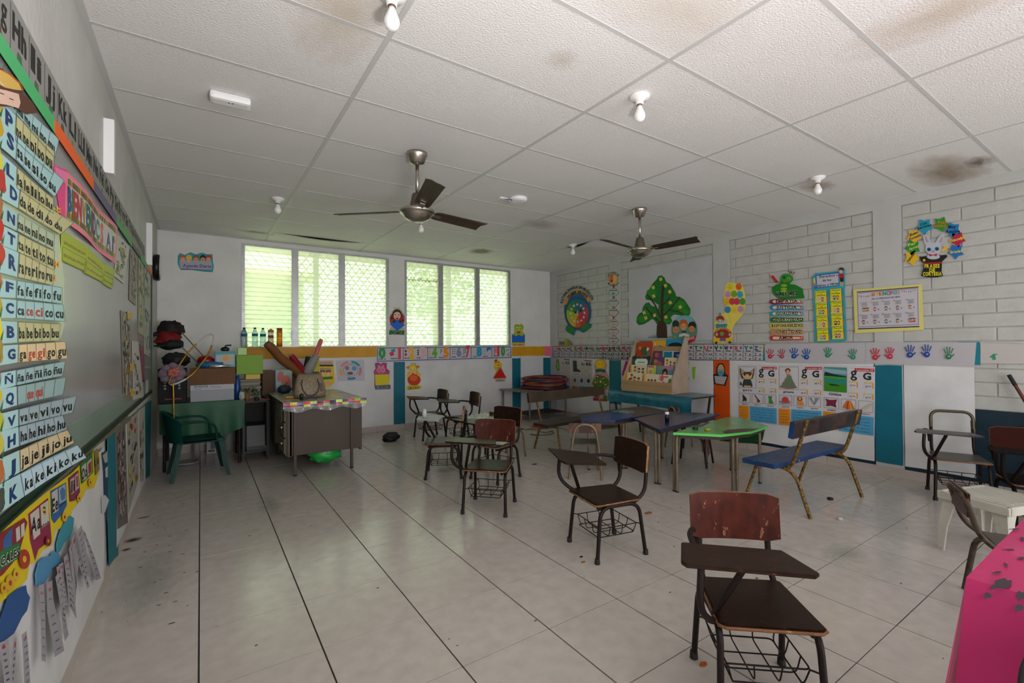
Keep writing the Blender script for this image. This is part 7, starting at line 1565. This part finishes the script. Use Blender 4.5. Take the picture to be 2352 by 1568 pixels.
pr.box((-w, -.161, 0), (-w * .86, -.1605, zb - .70), pm('#142c48')); pr.build('print', pb)
xa, xb, za, zb = px_box(668, 853, 730, 895, Y)
rb = MB().box((xa, Y - .10, .70), (xb, Y + .14, zb), mat('#4c3c2a', .7), bev=.004).build('carton'); tag(rb, 'open brown carton holding paper rolls behind the handbag', 'box')
def roll(u0, v0, u1, v1, ya, yb, r_, m_, name, label, cat='roll', taper=1., end=None, wob=0):
    a, b = ony(u0, v0, ya), ony(u1, v1, yb); n = 10; pts = [a.lerp(b, i / n) + Vector((wob * sin(i * 1.1), 0, wob * .6 * sin(i * .9 + 1))) for i in range(n + 1)]
    o = MB().tube(pts, r_, m_, 14, rs=[r_ * (1 + (taper - 1) * i / n) * (.8 if i == 0 else 1) for i in range(n + 1)]).build(name)
    if end: MB().tube([pts[0] + (pts[0] - pts[1]).normalized() * .001, pts[0] + (pts[0] - pts[1]).normalized() * .003], r_ * .7, end, 12).build('roll_end', o)
    return tag(o, label, cat)
roll(612, 789, 690, 862, 6.20, 6.35, .052, mat('#7c4c24', .6, var=.15, scale=8, bump=.4, bscale=14), 'paper_roll', 'fat brown paper roll leaning left across the window sill', taper=1.15, wob=.006)
roll(668, 815, 712, 872, 6.27, 6.38, .038, mat('#8c0f24', .5, var=.15, scale=6), 'paper_roll', 'dark red roll beside the fat brown one', taper=1.1)
roll(738, 779, 716, 838, 6.34, 6.40, .027, mat('#d0696e', .5), 'paper_roll', 'thin pink roll pointing up to the right', end=mat('#5c2c34', .6))
roll(708, 818, 701, 850, 6.36, 6.40, .030, mat('#0e2018', .6), 'paper_roll', 'short dark green roll between the red and pink ones')
a_, b2_ = ony(727, 815, 6.30), ony(705, 856, 6.34)
o = MB().tube([a_, a_.lerp(b2_, .5), b2_], .045, mat('#8f8c88', .55, var=.08, scale=6), 14, rs=[.042, .058, .062]).build('paper_wrap'); tag(o, 'white paper cone wrapped round the pink roll', 'paper')
xa, xb, za, zb = px_box(718, 825, 733, 860, 6.44)
o = MB().box((xa, 6.42, .70), (xb, 6.44, zb + .01), mat('#b8ac1c', .5)).build('folder'); tag(o, 'yellow folder standing behind the white paper cone', 'folder')

# bottles on the window sill
def bottle(u, v, hpx, kind, lab, grp=None):
    Yb = YB - .03; P0 = ony(u, v, Yb); P1 = ony(u, v - hpx, Yb); hh = P1.z - 1.288; t = thing('bottle', lab, 'bottle', (P0.x, Yb, 1.2885), group=grp)
    if kind == 0:
        m_ = mat((.55, .78, .80), .08, name='clear_pet', spec=.5, trans=.75)
        MB().lathe([(0, 0), (.033, 0), (.036, .01), (.036, hh * .52), (.034, hh * .56), (.036, hh * .62), (.034, hh * .72), (.016, hh * .90), (.014, hh * .93), (0, hh * .93)], m_, 16).build('bottle_body', t)
        MB().lathe([(0, hh * .91), (.015, hh * .91), (.015, hh), (0, hh)], mat('#142c54', .4), 12).build('cap', t)
        MB().lathe([(.0364, hh * .55), (.0366, hh * .68)], mat('#0f6c90', .4), 16).build('label', t)
    elif kind == 1:
        MB().lathe([(0, 0), (.034, 0), (.034, hh * .82), (.03, hh * .86), (0, hh * .86)], mat((.75, .60, .50), .1, name='pinkish_plastic', trans=.6), 16).build('bottle_body', t)
        MB().lathe([(0, hh * .80), (.036, hh * .80), (.036, hh * .94), (.014, hh * .95), (.014, hh), (0, hh)], mat('#b87860', .4), 14).build('cap', t)
        MB().lathe([(.0344, hh * .50), (.0346, hh * .64)], mat('#9c4030', .5), 16).build('label', t)
    else:
        m_ = mat((.85, .30, .02), .1, name='orange_plastic2', trans=.5)
        MB().lathe([(0, 0), (.036, 0), (.036, hh * .88), (0, hh * .88)], m_, 16).build('bottle_body', t); MB().lathe([(0, hh * .88), (.034, hh * .88), (.034, hh), (0, hh)], mat('#b83c08', .4), 14).build('cap', t)
        mk = MB()
        for dx in (-.012, .014): mk.lathe([(0, 0), (.005, .0), (.005, .002), (0, .002)], m_rub, 8, Matrix.Translation((dx, -.0368, hh * .58)) @ Matrix.Rotation(pi / 2, 4, 'X'))
        mk.build('eye_print', t)
    return t
bottle(561, 795, 43, 0, 'leftmost clear water bottle on the window sill', 'clear water bottles on the sill'); bottle(585.5, 795, 43, 0, 'middle clear water bottle on the window sill', 'clear water bottles on the sill'); bottle(604, 795, 42, 0, 'third clear water bottle, beside the pinkish bottle', 'clear water bottles on the sill')
bottle(622, 795, 40, 1, 'pinkish bottle with brick red band on the window sill'); bottle(642, 795, 42, 2, 'orange bottle with two black dots on the window sill')

# ---- table under green cloth
GT = thing('cloth_table', 'small table under a dark green cloth in the far left corner', 'table', (.02, 6.22, 0))
MB().box((-.36, -.28, .675), (.37, .36, .70), mat((.06, .04, .03), .6)).build('tabletop', GT)
for sx in (-.33, .34):
    for sy in (-.25, .33): MB().tube([(sx, sy, 0), (sx, sy, .68)], .014, m_dk, 8).build('leg', GT)
m_gc = mat((.004, .085, .03), .5, name='green_cloth', var=.25, scale=5)
c = MB(); c.grid(lambda u, v: (-.37 + .755 * u, -.30 + .67 * v, .703 + .001 * sin(u * 20)), 16, 8, m_gc)
c.grid(lambda u, v: (-.37 + .755 * u, -.30 - .012 * sin(u * 22) * (1 - v) - .012 * (1 - v), .703 - (.30 + .10 * sin(u * pi) * (1 if u < .8 else .8)) * (1 - v)), 40, 8, m_gc)
c.grid(lambda u, v: (.385 + .01 * sin(u * 17) * (1 - v) + .008 * (1 - v), -.30 + .67 * u, .703 - .30 * (1 - v)), 24, 6, m_gc); c.build('tablecloth', GT)
ZT = .7045
def on_table(name, label, cat, u0, v0, u1, v1, Y, dep, m_, bev=.004, z0=ZT, grp=None):
    xa, xb, za, zb = px_box(u0, v0, u1, v1, Y); o = MB().box((xa, Y, z0), (xb, Y + dep, zb), m_, bev=bev).build(name); tag(o, label, cat, grp); return o, xa, xb, zb
sp_, xa, xb, zs = on_table('stereo_speaker', 'large black stereo box with knobs on the green cloth', 'speaker', 362, 846, 428, 926, 5.96, .3, mat((.008, .008, .010), .6, spec=.2), .006)
kn = MB()
for k in range(3):
    for x in (xa + .06, xb - .06): kn.lathe([(0, 0), (.012, 0), (.012, .006), (0, .006)], mat((.25, .28, .30), .4), 10, Matrix.Translation((x, 5.958, .86 + k * .03)) @ Matrix.Rotation(pi / 2, 4, 'X'))
kn.box((xa + .06, 5.956, .745), (xb - .04, 5.959, .755), mat('#7a1420', .4)); kn.build('control_knobs', sp_)
o, xa, xb, zc1 = on_table('paper_carton', 'white paper carton with a printed brand band under the brown one', 'box', 437, 881, 538, 924, 5.96, .26, pm('#7a7c80'))
zz_ = zc1; Yc = 5.96
t_ = Board('B', YB - Yc + .001, step=.0001)
t_.base([(437, 882), (538, 880), (538, 892), (437, 897)], '#8f9196', th=.0006); t_.text('NAVIGATOR', 446, 890, 478, 889, 4.2, '#1c3050', .03).text('Universal paper', 485, 889, 508, 888.5, 3, '#2c3c50', .01).line([(446, 894), (462, 893.6)], 1, '#3c4c5c'); t_.done('lid_band', parent=o)
o2, xa, xb, zc2 = on_table('brown_carton', 'flat brown cardboard carton on top of the white one', 'box', 436, 844, 541, 880, 5.95, .27, mat('#6e4a2c', .7, var=.12, scale=5), z0=zc1 + .001)
t_ = Board('B', YB - 5.95 + .0008, step=.0001)
t_.frame([(468, 851), (496, 850), (496, 876), (468, 878)], .7, '#3c2818').frame([(498, 850), (520, 849), (520, 876), (498, 876)], .7, '#3c2818')
for k in range(4): t_.line([(470, 856 + k * 5), (490, 855.5 + k * 5)], .8, '#3c2818').line([(500, 855 + k * 5), (512, 854.6 + k * 5)], .8, '#3c2818')
t_.done('carton_print', parent=o2)
o3, xa, xb, z3 = on_table('wipes_packet', 'blue and white packet on the brown carton', 'packet', 493, 806, 541, 843, 6.05, .09, pm('#6c8a90'), z0=zc2 + .001, bev=.012)
t_ = Board('B', YB - 6.05 + .001, step=.0001); t_.poly([(497, 816), (537, 814), (537, 836), (497, 838)], '#8a9498').ell(520, 822, 10, 7, '#b08a2c').ell(518, 823, 5, 5, '#b07860').poly([(495, 808), (540, 806), (540, 812), (495, 813)], '#3c7c84'); t_.done('packet_print', parent=o3)
xa, xb, za, zb = px_box(452, 822, 515, 842, 6.0); o = MB().blob(((xa + xb) / 2, 6.03, zc2 + .035), ((xb - xa) / 2, .05, .036), mat((.02, .16, .34), .25, name='blue_wrapper', var=.3, scale=20), 5, .5, 3).build('snack_bag'); tag(o, 'crumpled blue wrapper lying on the brown carton', 'bag')
xa, xb, za, zb = px_box(478, 833, 528, 844, 5.97); o = MB().blob(((xa + xb) / 2, 5.985, zc2 + .02), ((xb - xa) / 2, .025, .018), mat((.45, .46, .45), .2, .5, name='silver_wrapper', var=.4, scale=30), 8, .5, 3).build('silver_wrapper'); tag(o, 'crumpled silver wrapper at the front of the brown carton', 'bag')
q_ = ony(474, 826, 6.14); o = MB().blob((q_.x, 6.16, q_.z - .01), (.085, .07, .06), mat('#8c0c14', .3), 1, .05, 3).build('red_ball'); tag(o, 'red rounded toy behind the blue wrapper', 'ball')
t = thing('spray_bottle', 'black bottle with a nozzle on top of the packet', 'bottle', (ony(517, 800, 6.09).x, 6.09, z3)); MB().blob((0, 0, .022), (.045, .03, .03), mat((.01, .01, .012), .4), 3, .1).build('bottle_body', t); MB().tube(path([(0, 0, .03), (.005, 0, .062), (.06, 0, .066)], .01), .009, mat((.01, .01, .012), .4), 8).build('nozzle', t)
# lime boxes standing on the stack of books
def pile(u0, u1, vt, vb, Y, n, cols_, lab, base=ZT, name='exercise_book', grp='exercise books in the stack'):
    xa, xb, za, zb = px_box(u0, vt, u1, vb, Y); z = base; th = (zb - base) / n; r = random.Random(lab)
    for k in range(n):
        dx, dy = r.uniform(-.012, .012), r.uniform(-.012, .012); o = MB().box((xa + dx, Y + dy, z + .0005), (xb + dx, Y + .2 + dy, z + th * .97), pm(cols_[k % len(cols_)]), bev=0).build(name)
        tag(o, lab % ('lowest', 'second from the bottom', 'third from the bottom', 'fourth from the bottom', 'fifth from the bottom', 'middle one', 'fifth from the top', 'fourth from the top', 'third from the top', 'second from the top', 'topmost')[k], 'book', grp); z += th
    return xa, xb, z
ST = thing('dark_stand', 'dark shelf stand between the green cloth table and the desk', 'stand', (.52, 6.18, 0))
MB().box((-.13, -.22, .655), (.13, .22, .68), mat((.015, .013, .014), .5), bev=.003).box((-.13, -.22, .10), (.13, .22, .12), mat((.015, .013, .014), .5)).box((-.13, .20, .12), (.13, .22, .655), mat((.008, .008, .008), .6)).build('shelf', ST)
for sx in (-.12, .12):
    for sy in (-.2, .2): MB().box((sx - .012, sy - .012, 0), (sx + .012, sy + .012, .655), mat((.015, .013, .014), .5)).build('leg', ST)
xa, xb, z4 = pile(553, 599, 870, 905, 6.06, 11, ['#5c584c', '#6c6860', '#4c4a44', '#74705c', '#545048'], 'grey book, %s, in the stack under the lime box', base=.681)
o, xa, xb, z5 = on_table('yellow_case', 'thin yellow case between the book stack and the lime box', 'box', 564, 858, 598, 866, 6.06, .15, mat('#c8a80c', .4), z0=z4 + .001)
o, xa, xb, z6 = on_table('lime_box', 'lime green box on top of the book stack', 'box', 543, 815, 604, 856, 6.02, .2, mat('#72a00c', .5), z0=z5 + .002, bev=.003)
xa, xb, za, zb = px_box(546, 797, 567, 815, 6.1); o = MB().box((xa, 6.1, z6 + .001), (xb, 6.18, z6 + .001 + (zb - za) * .95), mat('#80b414', .3), bev=.003).build('lime_pack'); tag(o, 'small shiny lime pack on top of the lime box', 'box')
q_ = ony(546, 900, 6.02); t = thing('blue_bottle', 'tall blue bottle left of the book stack', 'bottle', (q_.x - .005, 6.0, ZT)); MB().lathe([(0, 0), (.03, 0), (.032, .1), (.032, .19), (.018, .225), (.018, .25), (0, .25)], mat('#0f3c7c', .3), 16).build('bottle_body', t); MB().lathe([(0, .25), (.02, .25), (.02, .27), (0, .27)], mat('#14508c', .3), 12).build('cap', t)
def plant(u, v, Y, pot_m, hp, leaf_m, n, sz, lab, z0, seed):
    q_ = ony(u, v, Y); t = thing('potted_plant', lab, 'plant', (q_.x, Y, z0)); r = random.Random(seed)
    MB().lathe([(0, 0), (.022, 0), (.026, hp), (.02, hp), (0, hp - .006)], pot_m, 14).build('pot', t)
    for k in range(n):
        a = r.uniform(0, 2 * pi); L_ = sz * r.uniform(.6, 1); w = .012; lf = MB()
        P_ = [Vector((0, 0, hp)), Vector((cos(a) * L_ * .4, sin(a) * L_ * .4, hp + L_ * .8)), Vector((cos(a) * L_, sin(a) * L_, hp + L_ * r.uniform(.3, .9)))]
        s_ = Vector((-sin(a), cos(a), 0)) * w
        lf.add([P_[0], P_[1] - s_, P_[2], P_[1] + s_], [(0, 1, 2, 3)], leaf_m); lf.build('leaf', t)
plant(568, 908, 5.95, mat('#7a5a34', .6), .09, mat((.05, .09, .04), .6, name='dull_leaf'), 12, .075, 'small plant in a tan cup before the book stack', .681, 1)
plant(590, 905, 5.93, mat('#1c2a1c', .5), .04, mat((.10, .14, .09), .6, name='pale_leaf'), 16, .085, 'bushy pale-leaved plant right of the tan cup', .681, 2)
plant(585, 880, 6.0, mat('#3a3020', .6), .03, mat((.28, .36, .05), .5, name='yellow_leaf'), 7, .05, 'yellow-green plant sprig against the book stack', .775, 5)
q_ = ony(556, 905, 5.92); o = MB().blob((q_.x, 5.94, ZT + .04), (.03, .03, .05), mat((.45, .45, .43), .6, name='white_tissue'), 4, .4, 3).build('tissue'); tag(o, 'crumpled white tissue beside the blue bottle', 'tissue')
o = MB().box((.40, 5.95, .681), (.66, 6.0, .694), mat('#7a1c1c', .5), bev=.002).build('red_folder'); tag(o, 'thin dark red folder on the edge of the dark stand', 'folder')
o = MB().box((.43, 5.975, .60), (.63, 6.12, .64), mat('#4a4a44', .6)).build('paper_stack'); tag(o, 'grey paper stack just under the top of the dark stand', 'paper'); o.location.z = -.479 + .0
o = MB().box((.42, 5.98, .1205), (.62, 6.3, .40), mat((.01, .01, .012), .3), bev=.01).build('black_case'); tag(o, 'black glossy case inside the dark stand', 'box')
# bottles and cartons on the floor under the green table
def small(name, lab, cat, u, v, r_, hpx, col, cap=None):
    q_ = onfloor(u, v); t = thing(name, lab, cat, (q_.x, q_.y, 0)); hh = hpx
    MB().lathe([(0, 0), (r_, 0), (r_, hh * .85), (r_ * .5, hh * .92), (0, hh * .92)], mat(col, .4), 14).build('bottle_body', t)
    if cap: MB().lathe([(0, hh * .9), (r_ * .5, hh * .9), (r_ * .5, hh), (0, hh)], mat(cap, .4), 10).build('cap', t)
small('bottle', 'white cylindrical can under the green cloth table, left', 'bottle', 452, 1046, .035, .24, '#a09aa0', '#8a8a20')
small('bottle', 'white jug under the green cloth table, right', 'bottle', 526, 1036, .055, .26, '#a0a2a0', '#a0a2a0')
q_ = onfloor(486, 1042); o = MB().box((-.05, 0, 0), (.05, .05, .23), pm('#8c8c8c'), bev=.002).box((-.035, -.0015, .03), (.03, 0, .045), pm('#141414')).box((-.01, -.0015, .06), (.035, 0, .20), pm('#54545c')).build('white_carton'); tag(o, 'white printed carton on the floor between the can and the jug', 'box'); o.location = q_
q_ = onfloor(430, 1065); o = MB().lathe([(0, 0), (.09, 0), (.12, .03), (.11, .03), (.08, .008), (0, .008)], mat((.25, .25, .23), .4), 22).build('plastic_tray'); tag(o, 'pale round tray on the floor behind the green armchair', 'tray'); o.location = q_

# ---- caps on sticks, ring and flower in the corner
m_wood2 = mat('#8a7a64', .6)
st_ = thing('costume_stand', 'two pale sticks leaning in the corner behind the cartons', 'stick')
for (u0, v0, u1, v1) in ((416, 762, 466, 816), (400, 780, 456, 834)):
    MB().tube([ony(u0, v0, 6.45), ony(u1, v1, 6.30)], .007, m_wood2, 7).build('rod', st_)
def cap(u, v, ru, rv, Y, col, lab, seed):
    q_ = ony(u, v, Y); s_ = ony(u + ru, v, Y).x - q_.x; h_ = q_.z - ony(u, v + rv, Y).z
    t = thing('cloth_hat', lab, 'hat', (q_.x, Y, q_.z - h_), group='caps piled on the corner sticks')
    MB().blob((.0, 0, h_), (s_, s_ * .8, h_), mat(col, .7, name='cap_cloth_' + str(seed), var=.2, scale=9), seed, .35, 3).build('crown', t)
    MB().blob((-s_ * .55, -s_ * .35, h_ * .7), (s_ * .7, s_ * .5, h_ * .22), mat(col, .7, name='cap_cloth_' + str(seed), var=.2, scale=9), seed + 1, .2, 2).build('peak', t)
cap(394, 757, 29, 20, 6.50, '#1c1212', 'dark brown cap at the top of the corner pile', 1)
cap(388, 779, 29, 18, 6.44, '#7a0a0c', 'red cap in the middle of the corner pile', 4)
cap(392, 790, 30, 13, 6.42, '#0c1814', 'blackish green cap under the red one', 7)
q_ = ony(352, 768, 6.35); o = MB().blob(q_, (.035, .03, .024), mat('#0c1440', .6), 3, .3).build('blue_bow'); tag(o, 'small navy cloth bow left of the red cap', 'cloth')
q_ = ony(404, 825, 6.2); o = MB().blob((q_.x, 6.22, zs + .085), (.125, .10, .085), mat((.006, .006, .008), .6, name='black_cloth'), 6, .3, 3).build('black_bag'); tag(o, 'round black bag on top of the stereo box', 'bag')
# ribboned ring on a golden pole
RG = thing('ribbon_ring', 'large white and gold ring on a golden pole before the corner shelves', 'ring')
m_gold = mat((.50, .26, .03), .25, .7, name='gold_foil', var=.3, scale=14); m_wr = mat((.55, .52, .50), .5, name='white_ribbon')
pts = [(393, 884), (388, 879), (395, 862), (412, 838), (430, 812), (455, 786), (478, 769), (489, 769), (491, 778), (484, 800), (474, 820), (460, 838), (445, 856), (430, 868), (412, 878), (400, 882)]
P3 = [ony(u, v, 5.80 + .0012 * (884 - v)) for u, v in pts]; loop_ = spath(P3 + [P3[0]], 6)
k0 = int(len(loop_) * .30); k1 = int(len(loop_) * .54); k2 = int(len(loop_) * .82)
MB().tube(loop_[:k0 + 1], .0085, m_gold, 8).tube(loop_[k1:k2 + 1], .0085, m_gold, 8).build('gold_band', RG)
MB().tube(loop_[k0:k1 + 1], .0085, m_wr, 8).tube(loop_[k2:], .011, m_wr, 8).build('white_band', RG)
MB().tube([ony(398, 880, 5.79), ony(400, 983, 5.79)], .008, m_gold, 8).build('pole', RG)
q_ = ony(396, 858, 5.86); FL = thing('crepe_flower', 'big mauve crepe flower with a pink heart in front of the stereo', 'artificial flower', q_)
m_ma = mat('#7a6a78', .6, var=.3, scale=20); m_pi = mat('#b8665c', .6, var=.3, scale=20)
for k in range(8):
    a = k * pi / 4; MB().blob((.075 * cos(a), -.0, .075 * sin(a)), (.045, .025, .045), m_ma, k, .35, 2).build('petal', FL)
for k in range(6):
    a = k * pi / 3 + .4; MB().blob((.03 * cos(a) + .01, -.03, .03 * sin(a) + .01), (.026, .02, .026), m_pi, k + 9, .4, 2).build('petal', FL)
MB().tube([(0, .01, -.02), (0, .07, -.12)], .006, m_wr, 6).build('stem', FL)

# ---- green plastic armchair
m_gp = mat((.002, .042, .032), .5, spec=.2, name='green_plastic', var=.1, scale=4)
A_ = thing('plastic_armchair', 'dark green plastic armchair side-on in the left corner', 'chair', (-.02, 5.665, 0), rz=radians(-84))
A_.scale = (.93, .93, .93)
# local: faces +Y (away from camera); back toward camera
MB().grid(lambda u, v: (-.21 + .42 * u, -.20 + .42 * v, .40 - .012 * sin(pi * u)), 10, 10, m_gp).box((-.21, -.20, .372), (.21, .22, .386), m_gp, bev=.005).build('seat', A_)
def backf(u, v):
    t_ = -1.25 + 2.5 * u; w = .235 + .03 * v; y = -.02 - .24 * cos(t_ * .78) - .05 * v * cos(t_); x = w * sin(t_) * 1.02
    top = .70 - .10 * (abs(u - .5) * 2) ** 2.2; return (x, y, .39 + (top - .39) * v)
bk = MB()
for off, fl in ((0, 0), (.008, 1)):
    vs = []; nu, nv = 24, 8
    for j in range(nv + 1):
        for i in range(nu + 1):
            p = Vector(backf(i / nu, j / nv)); n_ = Vector((p.x, p.y, 0)).normalized(); vs.append(p + n_ * off)
    bk.add(vs, [(f[::-1] if fl else f) for f in [(j * 25 + i, j * 25 + i + 1, j * 25 + i + 26, j * 25 + i + 25) for j in range(nv) for i in range(nu)]], m_gp, True)
bk.build('backrest', A_)
rimp = [Vector(backf(i / 24, 1)) for i in range(25)]
MB().tube(rimp, .014, m_gp, 8).build('top_rim', A_)
for sx in (-1, 1):
    e = rimp[0 if sx < 0 else -1]
    MB().tube(spath([e, (e.x * 1.06, e.y + .12, .605), (e.x * 1.06, e.y + .24, .59), (e.x * 1.02, e.y + .30, .52), (e.x * .98, e.y + .31, .40)]), .018, m_gp, 8, flat=.7).build('armrest', A_)
    for sy in (-1, 1):
        X0, Y0, X1, Y1 = sx * .205, (-.20 if sy < 0 else .205), sx * .255, (-.26 if sy < 0 else .27)
        vs = []
        for z, X, Y, w in ((.40, X0, Y0, .05), (.25, X0 * 1.08, Y0 * 1.1, .042), (.0, X1, Y1, .030)):
            vs += [(X, Y, z), (X - sx * w, Y, z), (X - sx * w, Y - sy * .012, z), (X - sx * .012, Y - sy * .012, z), (X - sx * .012, Y - sy * w, z), (X, Y - sy * w, z)]
        MB().add(vs, [((r_ * 6 + k), (r_ * 6 + (k + 1) % 6), ((r_ + 1) * 6 + (k + 1) % 6), ((r_ + 1) * 6 + k)) for r_ in range(2) for k in range(6)] + [(12, 13, 14, 15, 16, 17)], m_gp).build('leg', A_)
